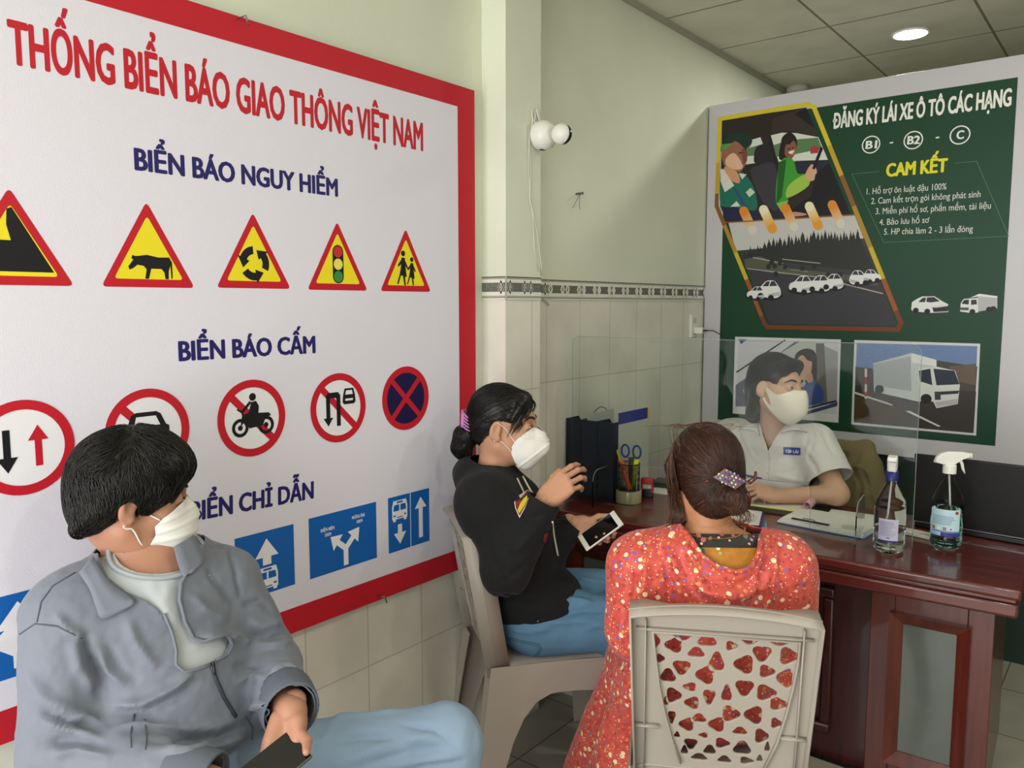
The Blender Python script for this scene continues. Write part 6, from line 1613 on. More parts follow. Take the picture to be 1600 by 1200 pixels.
# ------------------------------------------------------------------ the woman in the black hoodie
def build_hoodie_woman():
    org = (-1.515, 1.985, 0)
    SK = skin_mat('skin_light_tan', 'C08F72')
    f = np.array([.6, .8, 0]); r = np.array([.8, -.6, 0]); z = np.array([0, 0, 1.])
    fu = nrm((.88, .475, 0)); ru = np.array([fu[1], -fu[0], 0])
    pel = np.array((-1.505, 1.985, .555)); nb = np.array(at(768, 744, 2.47)); che = nb*.64+pel*.36+fu*.012; che[2] = .84; bel = pel+(nb-pel)*.36
    hc = at(789, 666, 2.46); M = head_mx(hc, (.90, .44), 4, 0, .97)
    shR = nb+ru*.122-z*.052+fu*.01; shL = nb-ru*.152-z*.052
    elR = np.array(at(790, 893, 2.29)); wrR = np.array(at(850, 782, 2.29))
    elL = np.array(at(852, 868, 2.52)); wrL = np.array(at(898, 818, 2.50))
    hipR, hipL = pel+r*.085-z*.01, pel-r*.085-z*.01
    knR = np.array(at(985, 975, 2.47)); knL = np.array(at(1010, 925, 2.66)); anR = np.array((-1.33, 2.13, .10)); anL = np.array((-1.18, 2.30, .10))
    T = SDF(); Rm = np.stack([r, f, z], 1)
    T.ell(pel, (.165, .125, .12), Rm); T.ell(bel, (.145, .115, .15), Rm, k=.06); T.ell(che, (.145, .105, .15), np.stack([ru, fu, z], 1), k=.06)
    T.cap(nb+ru*.115-z*.055, nb-ru*.115-z*.055, .055, .055, k=.05); T.cap(nb-z*.05, nb, .062, .05, k=.05); T.ell(che+fu*.07+z*.0, (.11, .05, .06), np.stack([ru, fu, z], 1), k=.04)
    AR = SDF().chain([shR, elR, wrR], [.048, .044, .029], k=.06); AL = SDF().chain([shL, elL, wrL], [.056, .044, .029], k=.03)
    LG = SDF().chain([hipR, knR, anR], [.098, .066, .040], k=.04).chain([hipL, knL, anL], [.095, .062, .040], k=.04); LG.ell(pel-z*.005, (.165, .13, .105), Rm, k=.05)
    Hl = head_sdf(1); H = Hl.xf(M); nk = SDF().cap(ap(M, (0, -.02, -.05)), nb-z*.02, .048, .053, k=.03)
    hR = hand_sdf(limb_frame(wrR, Vector(np.array(RT)*.76+np.array(UP)*.62+np.array(FW)*.15), Vector(-np.array(FW)*.9+np.array(UP)*.45-np.array(RT)*.2)), ((22, 26, 16), (26, 30, 20), (31, 34, 22), (38, 38, 24)), 1, thumb=((-.5, .8, -.3), (-.2, .95, -.3)), sc=1.02, spread=.03)
    # phone first, the left hand lies under it
    pc_ = np.array(at(938, 829, 2.44)); ey = nrm(np.array(RT)*.80+np.array(UP)*.585-np.array(FW)*.02); ex = nrm(np.array(RT)*-.17-np.array(UP)*.72-np.array(FW)*.68); ex = nrm(ex-ey*(ex @ ey)); ez = np.cross(ex, ey)
    if ez[2] < 0: ez = -ez; ex = -ex
    pm = frame(pc_, ex, ey, ez)
    hL = hand_sdf(limb_frame(wrL, Vector((pc_-ez*.037+np.array(FW)*.018-ey*.008)-wrL), Vector(-ez)), ((28, 50, 40), (34, 55, 40), (38, 58, 42), (42, 60, 42)), -1, thumb=((-.75, .6, -.25), (-.35, .85, -.4)), sc=.95)
    V, F = merge(SDF().add(T).add(AR).add(AL).add(LG).add(nk).surface(.009, -.004), SDF().add(H).add(nk).surface(.0035, 0, 1), hR.surface(.003, 0, 1), hL.surface(.003, 0, 1))
    me = put('person', V, F, [SK], None, org)
    tag(me, 'woman in black hoodie and blue jeans holding a white phone, one hand raised', 'person')
    eye_pair(M, me, org, look=10); brow_pair(Hl, M, me, org)
    # hair
    HM = hair_mat('hair_blue_black', '14120F', .38)
    S = SDF(); S.ell((0, -.022, .044), (.080, .102, .093)); S.ell((0, -.062, -.005), (.064, .052, .07), k=.03)
    S.cap((-.04, .054, .092), (.04, .054, .092), .017, .017, k=.03)
    S.ell((0, .108, .008), (.062, .058, .066), k=.012, op='s')
    for sg in (-1, 1):
        S.ell((sg*.088, .012, -.02), (.034, .044, .052), k=.012, op='s'); S.cap((sg*.055, .062, .085), (sg*.071, .038, .036), .012, .008, k=.012)
    S.chain([(0, -.098, -.012), (0, -.128, -.045), (0, -.136, -.085), (0, -.122, -.125)], [.022, .036, .034, .014], k=.015)
    V, Q = S.surface(.0035, 0, 2); N = normals(V, Q); V = V+N*(.0012*vnoise(V*np.array([1, .35, .8]), 210, 3))[:, None]
    C_ = np.array([0, -.112, -.018])
    def fld(P):
        d = C_-P; low = (P[:, 1] < -.1) & (P[:, 2] < -.01); d[low] = [0, -.1, -1]; return d
    st = strands(S, pick(V, N, N[:, 2] > -.6, 2000, 2), fld, 9, .008, .0012, .00055, .12, 3)
    rg = np.random.RandomState(4); paths = []
    for k in range(70):                              # side-swept fringe and loose locks at the temple
        sg = 1 if k < 48 else -1; a = rg.rand(); x0 = .012+.05*a
        p0 = np.array([sg*x0, .060-.02*a, .108-.02*a]); p1 = np.array([sg*(x0+.018), .088-.028*a, .075]); p2 = np.array([sg*(.052+.022*a), .074-.03*a, .042-.02*rg.rand()]); p3 = np.array([sg*(.066+.008*a), .056-.035*a, .012-.035*rg.rand()])
        paths.append(np.array(smooth_line([p0, p1, p2, p3], 4))+rg.randn(3)*.0015)
    fr = tubes(np.array(paths), np.linspace(.0011, .0003, 13), 3)
    paths = []
    for k in range(60):
        a = rg.randn(3)*np.array([.016, .012, .0]); p0 = np.array([0, -.125, -.08])+a; paths.append(np.array(smooth_line([p0, p0+[a[0]*.3, .004, -.03], p0+[a[0]*.8, .012, -.06-.02*rg.rand()]], 5)))
    tl = tubes(np.array(paths), np.linspace(.001, .0003, 11), 3)
    V2, F2 = merge((ap(M, V), Q), (ap(M, st[0]), st[1]), (ap(M, fr[0]), fr[1]), (ap(M, tl[0]), tl[1]))
    put('hair', V2, F2, [HM], me, org)
    # claw clip
    CP = mat('clip_pink', 'C07FB8', .35); mb = MB()
    for sg in (-1, 1):
        for k in range(5):
            t = k/4-.5; mb.tube([ap(M, p) for p in ((sg*.006, -.140, .016+t*.042), (sg*.024, -.134, .012+t*.042), (sg*.040, -.116, .004+t*.04), (sg*.044, -.098, -.004+t*.034))], [.0032, .0034, .0028, .0016], 6)
        mb.tube([ap(M, (sg*.026, -.133, .010+t*.046)) for t in (-.5, -.25, 0, .25, .5)], .0055, 8)
    mb.tube([ap(M, (0, -.142, .016+t*.046)) for t in (-.5, 0, .5)], .005, 8)
    bmesh.ops.translate(mb.bm, verts=mb.bm.verts[:], vec=-Vector(org)); mb.build('hair_clip', [CP], me)
    # boat-shaped mask
    prof = [(.112, .004), (.096, .010), (.072, -.010), (.052, -.030), (.040, -.052), (.040, -.075), (.050, -.100), (.062, -.124), (.085, -.132), (.12, -.115), (.16, -.06), (.15, -.02)]
    ex_ = SDF().ell((0, .074, -.056), (.055, .055, .062), k=.02).cap((0, .118, -.030), (0, .126, -.052), .010, .016, k=.03)
    pl_ = [(lambda V: V[:, 2]+.028+.25*(V[:, 1]-.13), .003, .004), (lambda V: V[:, 2]+.082-.9*(V[:, 1]-.10), .003, .0034), (lambda V: V[:, 2]+.008-.15*(V[:, 1]-.1), .002, .0012), (lambda V: V[:, 2]+.016-.2*(V[:, 1]-.1), .002, .0012)]
    mk = face_mask(Hl, M, prof, ex_, me, org, M_mask, pl_)
    for sg in (-1, 1):
        ear_loop('ear_loop', Hl, M, [(sg*.057, .054, -.036), (sg*.064, .036, -.018), (sg*.070, .016, .006), (sg*.082, -.006, .022)], mk, org, M_cord, .0013)
        ear_loop('ear_loop', Hl, M, [(sg*.055, .044, -.074), (sg*.062, .030, -.058), (sg*.070, .012, -.040), (sg*.079, -.008, -.030)], mk, org, M_cord, .0013)
    # hoodie
    HB = mat('hoodie_black', '0E0E10', .9, sheen=.04, bump=.06, bscale=260)
    G = SDF().add(T).add(AR).add(AL); G.ell(pel+z*.05, (.185, .145, .07), Rm, k=.05); G.cap(elR, wrR, .050, .036, k=.03); G.cap(nb-z*.03, shR-z*.01, .045, .048, k=.08); G.cap(shR, che+ru*.08-z*.06, .045, .06, k=.08)
    for k in range(12):                               # hood lying round the neck
        a = 2*PI*k/12; b = 2*PI*(k+1)/12
        P = lambda a: nb+ru*(.086*math.sin(a))+fu*(.076*math.cos(a)+.006)+z*(-.022-.055*max(0, math.cos(a))+.030*max(0, -math.cos(a)))
        R_s = lambda a: .022+.010*max(0, -math.cos(a))
        G.cap(P(a), P(b), R_s(a), R_s(b), k=.03)
    hd = Cloth(G, .0065, .012)
    Z = lambda L: [(690+a*.3166, 680+b*.3166) for a, b in L]
    hd.fold([(p, w_*.8, h_*1.7) for p, w_, h_ in [(Z([(230, 480), (260, 620), (330, 700), (430, 640)]), .012, -.006), (Z([(300, 560), (380, 560), (460, 470)]), .012, .005), (Z([(240, 600), (300, 690), (400, 700)]), .012, .005), (Z([(270, 860), (360, 830), (480, 860)]), .014, .005), (Z([(260, 800), (380, 790), (520, 800)]), .013, -.005), (Z([(350, 340), (420, 420), (520, 380)]), .01, -.004), (Z([(100, 250), (180, 330), (230, 450)]), .014, .004)]]).noise(.002, 16, 3, 3)
    tp = nrm(fu*.45+z*.9); c0 = nb-z*.004
    hd.cut(lambda V: np.maximum(tp @ (c0+f*0)-V @ tp+.012, np.linalg.norm((V-nb)-np.outer((V-nb) @ z, z), axis=1)-.066))
    for el, wr in ((elR, wrR), (elL, wrL)):
        d = nrm(wr-el); hd.cut(lambda V: np.where(np.linalg.norm(V-wr, axis=1) < .09, d @ wr-V @ d, .05))
    ho = Cloth.__new__(Cloth); ho.V, ho.Q, ho.bvh = hd.V.copy(), hd.Q.copy(), None
    hd.shell(.003); hdo = hd.mesh('hoodie', [HB], me, org)
    L_ = lambda P: [Vector(p)-Vector(org) for p in P]
    for px, drop in (([(807, 748), (815, 765), (826, 788)], 0), ([(816, 745), (825, 762), (836, 780)], 0), ([(862, 815), (864, 835), (871, 868)], 1)):
        MB().tube(L_((ho if drop else Cloth(SDF().add(T), .008, .019)).path(px, .003, 3)), .0028, 6).build('drawstring', [mat('cord_cream', 'D8D2BE', .8)], hdo)
    # printed crest on the chest
    def decal(poly, col, lift, name):
        P = [ho.hit(u, v, lift) for u, v in poly]; c = sum(P, Vector())/len(P)
        mb = MB(); vs = [mb.bm.verts.new(p-Vector(org)) for p in P]; vc = mb.bm.verts.new(ho.hit(sum(p[0] for p in poly)/len(poly), sum(p[1] for p in poly)/len(poly), lift)-Vector(org))
        for k in range(len(vs)): mb.bm.faces.new((vs[k], vs[(k+1) % len(vs)], vc))
        mb.build(name, [mat('print_'+col, col, .6)], hdo)
    q = lambda L: [(640+a*.2625, 560+b*.2625) for a, b in L]
    decal(q([(700, 783), (716, 790), (712, 830), (690, 890), (655, 952), (628, 890), (622, 855), (650, 815)]), 'D8CFC6', .0015, 'print_edge')
    decal(q([(698, 788), (713, 794), (709, 830), (688, 885), (656, 942), (633, 888), (627, 857), (655, 818)]), '7A1F28', .004, 'print_red')
    decal(q([(690, 838), (711, 820), (708, 845), (690, 885), (656, 930), (648, 905), (668, 868)]), 'D2BE2A', .0065, 'print_yellow')
    decal(q([(795, 1045), (822, 1030), (815, 1070), (800, 1100), (790, 1085)]), '8A2530', .0036, 'print_red')
    # jeans
    JN = jeans_mat('jeans_blue', '5E84A0', '3E6380')
    je = Cloth(LG, .007, .012)
    je.fold([(p, w_*.75, h_*1.7) for p, w_, h_ in [(Z([(440, 880), (560, 890), (700, 870), (880, 860)]), .012, -.006), (Z([(480, 930), (640, 920), (860, 920)]), .012, .005), (Z([(560, 840), (640, 810), (760, 830)]), .012, .006), (Z([(610, 870), (740, 850), (860, 830)]), .010, -.005), (Z([(620, 690), (740, 720), (880, 740)]), .010, .005), (Z([(640, 740), (760, 780), (900, 780)]), .012, -.006), (Z([(330, 960), (420, 970), (560, 950)]), .012, .004), (Z([(700, 960), (780, 940), (870, 960)]), .008, .005)]]).noise(.002, 20, 3, 6)
    for an in (anR, anL): je.cut(lambda V: np.where(np.linalg.norm(V-an, axis=1) < .15, V[:, 2]-.085, .05))
    jo = Cloth.__new__(Cloth); jo.V, jo.Q, jo.bvh = je.V.copy(), je.Q.copy(), None
    je.shell(.002); jeo = je.mesh('jeans', [JN], me, org)
    ST = mat('stitch_blue', '2F4E68', .8)
    for px in (Z([(300, 990), (400, 1015), (480, 1030), (495, 1055), (470, 1090)]), Z([(300, 1000), (400, 1023), (470, 1038), (485, 1055), (460, 1088)])):
        MB().tube(L_(jo.path(px, .0004, 3)), .0011, 5).build('stitching', [ST], jeo)
    MB().tube(L_(jo.path(Z([(425, 885), (445, 865), (465, 872), (478, 900), (474, 920)]), .002, 3)), .003, 6).build('pocket_edge', [mat('pocket_pale', 'AEBBC4', .8)], jeo)
    SM = mat('shoe_maroon', '6E2026', .4); shoe((anR[0], anR[1], .031), (.75, .65), SM, me, org, L=.20); shoe((anL[0], anL[1], .031), (.6, .8), SM, me, org, L=.20)
    p = empty('phone', tuple(pc_), 0, 'white framed smartphone with a dark screen in the hand of the hoodie woman', 'phone'); p.matrix_world = pm
    MB().box((-.035, -.07, -.004), (.035, .07, .003), bev=.003, seg=3).build('case', [mat('phone_white', 'DAD6CE', .3)], p)
    MB().box((-.0315, -.054, .0025), (.0315, .053, .0034)).build('screen', [mat('screen_black', '0A0A0C', .05, spec=.8)], p)
build_hoodie_woman()

# ------------------------------------------------------------------ floral cloth
def floral(name, base, layers, rough=.6):
    m = bpy.data.materials.new(name); m.use_nodes = True; nt, b = nodes_of(m); L = nt.links.new
    tc = nt.nodes.new('ShaderNodeTexCoord'); wn = nt.nodes.new('ShaderNodeTexNoise'); wn.inputs['Scale'].default_value = 40
    L(tc.outputs['Object'], wn.inputs['Vector'])
    cur = None
    n = nt.nodes.new('ShaderNodeTexNoise'); n.inputs['Scale'].default_value = 60; n.inputs['Detail'].default_value = 4; L(tc.outputs['Object'], n.inputs['Vector'])
    r = nt.nodes.new('ShaderNodeValToRGB'); r.color_ramp.elements[0].position = .35; r.color_ramp.elements[1].position = .65
    r.color_ramp.elements[0].color = lin(base[0]); r.color_ramp.elements[1].color = lin(base[1]); L(n.outputs[0], r.inputs[0]); cur = r.outputs[0]
    for i, (sc, rad, ch, lo, hi, col, petals) in enumerate(layers):
        mp = nt.nodes.new('ShaderNodeMapping'); mp.inputs['Location'].default_value = (i*3.7, i*1.3, i*2.1); L(tc.outputs['Object'], mp.inputs[0])
        v = nt.nodes.new('ShaderNodeTexVoronoi'); v.inputs['Scale'].default_value = sc; v.inputs['Randomness'].default_value = .8; L(mp.outputs[0], v.inputs['Vector'])
        sp = nt.nodes.new('ShaderNodeSeparateColor'); L(v.outputs['Color'], sp.inputs[0])
        dist = v.outputs['Distance']
        if petals:
            ad = nt.nodes.new('ShaderNodeMath'); ad.operation = 'MULTIPLY_ADD'; ad.inputs[1].default_value = .35; L(wn.outputs[0], ad.inputs[0]); L(dist, ad.inputs[2]); dist = ad.outputs[0]
        a = nt.nodes.new('ShaderNodeMath'); a.operation = 'LESS_THAN'; a.inputs[1].default_value = rad+(.175 if petals else 0); L(dist, a.inputs[0])
        c = nt.nodes.new('ShaderNodeMath'); c.operation = 'COMPARE'; c.inputs[1].default_value = (lo+hi)/2; c.inputs[2].default_value = (hi-lo)/2; L(sp.outputs[ch], c.inputs[0])
        mu = nt.nodes.new('ShaderNodeMath'); mu.operation = 'MULTIPLY'; L(a.outputs[0], mu.inputs[0]); L(c.outputs[0], mu.inputs[1])
        mx = nt.nodes.new('ShaderNodeMix'); mx.data_type = 'RGBA'; L(mu.outputs[0], mx.inputs[0]); L(cur, mx.inputs[6]); mx.inputs[7].default_value = lin(col); cur = mx.outputs[2]
    L(cur, b.inputs['Base Color']); b.inputs['Roughness'].default_value = rough; b.inputs['Sheen Weight'].default_value = .15
    return m

# ------------------------------------------------------------------ the woman in coral florals, seen from behind
def build_coral_woman():
    org = (-.79, 1.74, 0); SK = skin_mat('skin_warm', 'B9805C')
    f = nrm((-.58, .81, 0)); r = np.array([f[1], -f[0], 0]); z = np.array([0, 0, 1.])
    pel = np.array(CH2)+np.array([.476*.04-.0, -.88*.04, .555]); pel[:2] += f[:2]*.02
    nb = np.array(at(1112, 850, 1.93)); che = (nb*.62+pel*.38)-f*.012; che[2] = .84; bel = pel+(nb-pel)*.36-f*.01
    hc = at(1100, 746, 1.96); M = head_mx(hc, (-.74, .67), 10, 0, .99)
    shL, shR = nb-r*.168-z*.055, nb+r*.168-z*.055
    elL = np.array(at(996, 985, 1.95)); elR = shR+r*.05-z*.26+f*.06
    wrL = elL+f*.20+r*.09+z*.02; wrR = elR+f*.22-r*.08+z*.06
    hipL, hipR = pel-r*.09, pel+r*.09; knL, knR = hipL+f*.40-r*.05+z*.0, hipR+f*.41+r*.02; anL, anR = knL+f*.0-z*.45, knR+f*.02-z*.45
    T = SDF(); Rm = np.stack([r, f, z], 1)
    T.ell(pel, (.175, .135, .12), Rm); T.ell(bel, (.155, .125, .16), Rm, k=.06); T.ell(che, (.158, .112, .16), Rm, k=.06)
    T.cap(nb+r*.12-z*.05, nb-r*.12-z*.05, .055, .055, k=.05); T.cap(nb-z*.05, nb, .06, .05, k=.05)
    AR = SDF().chain([shR, elR, wrR], [.058, .046, .03], k=.03); AL = SDF().chain([shL, elL, wrL], [.058, .046, .03], k=.03)
    LG = SDF().chain([hipR, knR, anR], [.095, .066, .042], k=.04).chain([hipL, knL, anL], [.095, .066, .042], k=.04); LG.ell(pel, (.175, .135, .11), Rm, k=.05)
    Hl = head_sdf(1); H = Hl.xf(M); nk = SDF().cap(ap(M, (0, -.02, -.05)), nb-z*.03, .050, .056, k=.03)
    hands = [hand_sdf(limb_frame(w, f*.9-z*.2, z), ((20, 25, 15),)*4, sd, sc=.93).surface(.004, 0, 1) for w, sd in ((wrR, 1), (wrL, -1))]
    V, F = merge(SDF().add(T).add(AR).add(AL).add(LG).add(nk).surface(.009, -.004), SDF().add(H).add(nk).surface(.004, 0, 1), *hands)
    me = put('person', V, F, [SK], None, org)
    tag(me, 'woman in coral floral wrap seen from behind, brown hair in a jewelled clip', 'person')
    # hair
    HM = hair_mat('hair_brown', '38211A', .42); HM2 = hair_mat('hair_chestnut', '63402C', .4)
    S = SDF(); S.ell((0, -.022, .040), (.084, .106, .096)); S.ell((0, -.062, -.02), (.070, .055, .075), k=.03)
    S.ell((0, .110, -.01), (.062, .062, .075), k=.012, op='s')
    Mi = M.inverted(); bun = ap(Mi, at(1136, 778, 1.86)); clip = ap(Mi, at(1139, 749, 1.845))
    S.ell(bun, (.052, .034, .036), k=.012); S.ell(ap(Mi, at(1150, 785, 1.86)), (.030, .030, .028), k=.012); S.ell(ap(Mi, at(1118, 787, 1.88)), (.030, .030, .028), k=.015)
    for sg in (-1, 1): S.cap((sg*.080, .0, .03), (sg*.074, .004, -.035), .016, .012, k=.02)
    for sg in (-1, 1): S.cap((sg*.072, .03, .03), (sg*.066, .035, -.03), .018, .012, k=.02)
    V, Q = S.surface(.0035, 0, 2); N = normals(V, Q); V = V+N*(.0014*vnoise(V*np.array([1, .5, .5]), 190, 3)+.0012*vnoise(V*np.array([1, .3, .4]), 90, 5))[:, None]
    def fld(P):
        d = clip-P; nrb = np.linalg.norm(P-bun, axis=1) < .055
        d[nrb] = np.cross(P[nrb]-bun, np.array([.1, -.9, .3])) + np.array([.01, 0, -.01]); return d
    st = strands(S, pick(V, N, N[:, 1] < .7, 3600, 2), fld, 10, .008, .0014, .0006, .14, 3)
    rg = np.random.RandomState(4); paths = []
    for k in range(150):                             # loose locks beside the face, on the photo's left
        a = rg.rand(); s0 = at(1052-10*a, 690+30*a+10*rg.rand(), 1.90); e1 = at(1042+16*rg.rand(), 745+20*a, 1.90+.04*rg.rand()); e2 = at(1046+24*rg.rand(), 795+12*rg.rand(), 1.92); e3 = at(1040+28*rg.rand()-14*a, 835+14*rg.rand(), 1.93)
        paths.append(np.array(smooth_line([s0, e1, e2, e3], 5)))
    for k in range(26):                              # flyaways on the crown and nape
        u = 1045+110*rg.rand(); s0 = at(u, 690+20*rg.rand(), 1.90); s1 = at(u+rg.randn()*8, 668+6*rg.rand(), 1.9); s2 = at(u+rg.randn()*18, 660+8*rg.rand(), 1.9); s3 = at(u+rg.randn()*24-8, 664+10*rg.rand(), 1.9)
        paths.append(np.array(smooth_line([s0, s1, s2, s3], 5)))
    for k in range(40):
        u = 1130+30*rg.rand(); s0 = at(u, 775+15*rg.rand(), 1.83); s1 = at(u+6+8*rg.rand(), 798, 1.83); s2 = at(u+10+16*rg.rand(), 808+6*rg.rand(), 1.83); s3 = at(u+16*rg.rand()-4, 815+10*rg.rand(), 1.84)
        paths.append(np.array(smooth_line([s0, s1, s2, s3], 5)))
    lo = tubes(np.array(paths), np.linspace(.0008, .0003, 16), 3)
    half = (len(st[1])//3//2)*0+len(st[1])//2; V2, F2 = merge((ap(M, V), Q), (ap(M, st[0]), st[1]), lo); mi = np.zeros(sum(len(x) for x in F2), int); rr = np.repeat(np.random.RandomState(3).rand(len(st[1])//30) < .45, 30); mi[len(Q):len(Q)+len(rr)] = rr; mi[len(Q)+len(st[1]):] = np.repeat(np.arange((len(mi)-len(Q)-len(st[1]))//45) % 2, 45)
    put('hair', V2, F2, [HM, HM2], me, org, mi)
    # jewelled clip
    c = np.array(at(1141, 748, 1.822)); nrmv = nrm(np.array(EYE)-c); uu = nrm(np.array(RT)*.93-np.array(UP)*.28); uu = nrm(uu-nrmv*(uu @ nrmv)); ww = np.cross(nrmv, uu)
    mc = frame(c-np.array(org), uu, ww, nrmv) @ Matrix.Scale(1.45, 4); mb = MB()
    mb.prism([(-.026, -.006), (.012, -.014), (.026, .004), (-.012, .014)], -.004, .002, mc, bev=.001)
    for a, b in ((-.03, -.012), (.03, -.014)): mb.tube([mc @ Vector(p) for p in ((a, b, .0), (a*1.3, b*1.5, -.006), (a*1.2, b*2.0, -.016))], .0018, 6)
    mb.tube([mc @ Vector(p) for p in ((.028, .002, 0), (.036, .012, .001), (.034, .022, -.004))], [.006, .0045, .003], 8)
    hc_ = mb.build('hair_clip', [mat('tortoise', '5A2410', .2, coat=.5)], me)
    cols = ('6E86C4', 'D9DEE8', '2E4490', '9CC0E0', 'C9A0B4', 'DCE8A0', '3A5AB0')
    mbs = {}
    for i in range(-3, 4):
        for j in range(-2, 3):
            x, y = i*.0062+j*.002, j*.0048-i*.0006
            if abs(x)/.026+abs(y)/.0155 < 1.02:
                cc = cols[(i*3+j*5) % 7]; mbs.setdefault(cc, MB()).ball(mc @ Vector((x, y, .0032)), .0027, 8)
    for cc, m_ in mbs.items(): m_.build('rhinestones', [mat('gem_'+cc, cc, .08, metal=.35, spec=.9)], hc_)
    # mustard blouse with a dark flowered neck
    BL = floral('blouse_mustard', ('B87A1C', 'A86A14'), [(26, .30, 0, .0, .35, '2E6A62', 1), (24, .26, 1, .7, 1., 'E2DCC8', 1), (24, .12, 1, .7, 1., '9AB84A', 0)], .6)
    bl = Cloth(SDF().add(T), .007, .006); ax = nrm(z*.96+f*.25); c0 = nb+z*.026
    bl.cut(lambda V: ax @ c0-V @ ax); bl.noise(.002, 24, 2, 1)
    bv, bq = bl.V.copy(), bl.Q.copy(); bl.shell(.002); blo = bl.mesh('blouse', [BL], me, org)
    NK = floral('neck_dark_floral', ('16120F', '1D1714'), [(60, .36, 0, .0, .55, 'B85A58', 1), (60, .2, 0, .0, .3, 'E0B0A0', 0), (45, .25, 1, .75, 1., '6A7A4A', 1)], .6)
    Vn, Tn = cut(bv, bq, (bv @ ax)-(ax @ c0)+.030); Vn = Vn+normals(Vn, Tn)*.0022; Vn, Tn = shell(Vn, Tn, .002); put('neck_facing', Vn, Tn, [NK], blo, org)
    # chain
    ring = [nb+z*(.022+.006*math.cos(a))+(r*math.sin(a)+f*-math.cos(a))*.058 for a in np.linspace(-1.5, 1.5, 24)]
    Rn = SDF().add(nk).add(T)
    P = np.array(ring)
    for _ in range(20): P -= Rn.grad(P)*(Rn.eval(P)-.002)[:, None]
    mb = MB()
    for p in smooth_line(P, 2): mb.ball(Vector(p)-Vector(org), .0016, 6)
    mb.build('necklace', [mat('gold', 'C09A4A', .3, metal=.9)], me)
    # coral wrap: jacket with its hood fallen open on the back, skirt spread over the lap and sides
    CF = floral('coral_floral', ('D2553F', 'BE3F3E'), [(70, .36, 0, .0, .40, 'A83A2A', 1), (66, .32, 1, .0, .30, 'DE8446', 1), (62, .30, 2, .0, .24, '86589C', 1), (52, .34, 0, .66, .98, 'EFD9AC', 1), (50, .10, 0, .72, .98, 'B8562E', 0), (110, .22, 1, .6, .9, 'F2B8A0', 0), (120, .2, 2, .0, .2, '7A2E34', 0), (160, .22, 0, .0, .25, 'F6E6C8', 0)], .55)
    G = SDF().add(T).add(AR).add(AL)
    G.cap(shL, shL-r*.01-z*.10, .062, .056, k=.05); G.cap(shR, shR+r*.01-z*.10, .062, .056, k=.05); G.cap(elL-r*.004, wrL, .050, .046, k=.04)
    G.cap(nb-f*.05-z*.02+r*.07, nb-f*.09-z*.10, .034, .034, k=.035); G.cap(nb-f*.05-z*.02-r*.08, nb-f*.09-z*.10, .034, .034, k=.035)
    G.cap(nb-r*.085-z*.012, nb-r*.15-z*.05, .042, .05, k=.03); G.cap(nb+r*.085-z*.015, nb+r*.15-z*.05, .036, .05, k=.03)
    wr_ = Cloth(G, .006, .013)
    o1 = [(1058, 815), (1078, 838), (1098, 868), (1122, 884), (1152, 891), (1172, 884), (1184, 862), (1187, 835), (1200, 800), (1130, 770), (1060, 780)]
    wr_.fold([(p, w_*.8, h_*1.7) for p, w_, h_ in [([(1035, 850), (1062, 895), (1100, 925), (1150, 935), (1195, 915), (1210, 870)], .011, .006), ([(1050, 845), (1078, 885), (1110, 908), (1150, 915), (1185, 900), (1198, 860)], .008, -.006), ([(1045, 840), (1075, 905), (1110, 945), (1135, 965)], .010, -.006), ([(1070, 840), (1085, 880), (1105, 930)], .008, .005), ([(1200, 840), (1195, 885), (1180, 930), (1165, 960)], .009, -.006), ([(1190, 850), (1188, 890), (1172, 925)], .007, .005),
              ([(1212, 840), (1212, 890), (1200, 945)], .01, .005), ([(1010, 870), (1005, 920), (1012, 970)], .012, .005), ([(995, 890), (990, 930), (985, 965)], .009, -.006), ([(978, 960), (970, 980), (985, 1000)], .008, .006), ([(972, 950), (985, 962), (998, 968)], .006, -.006), ([(1025, 845), (1040, 880), (1050, 940)], .010, -.004)]]).noise(.003, 18, 3, 5)
    wr_.cut(lambda V: px_cut(V, tris(wr_.Q), o1)); wr_.cut(lambda V: np.linalg.norm((V-nb)[:, :2], axis=1)*np.where(V[:, 2] > nb[2]-.05, 1, 9)-.060)
    wo_ = Cloth.__new__(Cloth); wo_.V, wo_.Q, wo_.bvh = wr_.V.copy(), wr_.Q.copy(), None
    for el, w_ in ((elR, wrR), (elL, wrL)):
        d = nrm(w_-el); wr_.cut(lambda V: np.where(np.linalg.norm(V-w_, axis=1) < .11, d @ w_-V @ d, .05))
    wr_.shell(.003); wro = wr_.mesh('floral_wrap', [CF], me, org)
    MB().tube([Vector(p)-Vector(org) for p in wo_.path([(1062, 822), (1079, 842), (1098, 870), (1122, 887), (1152, 894), (1173, 887), (1186, 862), (1188, 838)], .002, 3)], .0055, 8).build('rolled_hem', [CF], wro)
    K = SDF(); K.ell(pel, (.185, .145, .12), Rm)
    K.chain([hipL, knL], [.11, .085], k=.05).chain([hipR, knR], [.105, .08], k=.05)
    fl = lambda h, s_: h+r*s_
    K.cap(pel-r*.15+f*.05, pel-r*.24+f*.12-z*.44, .075, .10, k=.06); K.cap(hipL+f*.2-r*.07, pel-r*.26+f*.34-z*.44, .075, .10, k=.06); K.cap(knL, knL-z*.36+f*.02, .085, .10, k=.05); K.cap(knR, knR-z*.36+f*.02, .08, .095, k=.05); K.cap(hipR+f*.2, hipR+f*.28-z*.30, .07, .08, k=.06)
    sk = Cloth(K, .007, .006)
    sk.fold([([(968, 1020), (955, 1080), (942, 1160)], .012, -.007), ([(985, 1030), (975, 1100), (965, 1190)], .012, .006), ([(975, 1000), (962, 1050), (950, 1110)], .010, .005), ([(990, 1080), (985, 1140), (985, 1195)], .009, -.007), ([(985, 1110), (960, 1130), (950, 1160)], .009, -.005)]).noise(.004, 14, 3, 8)
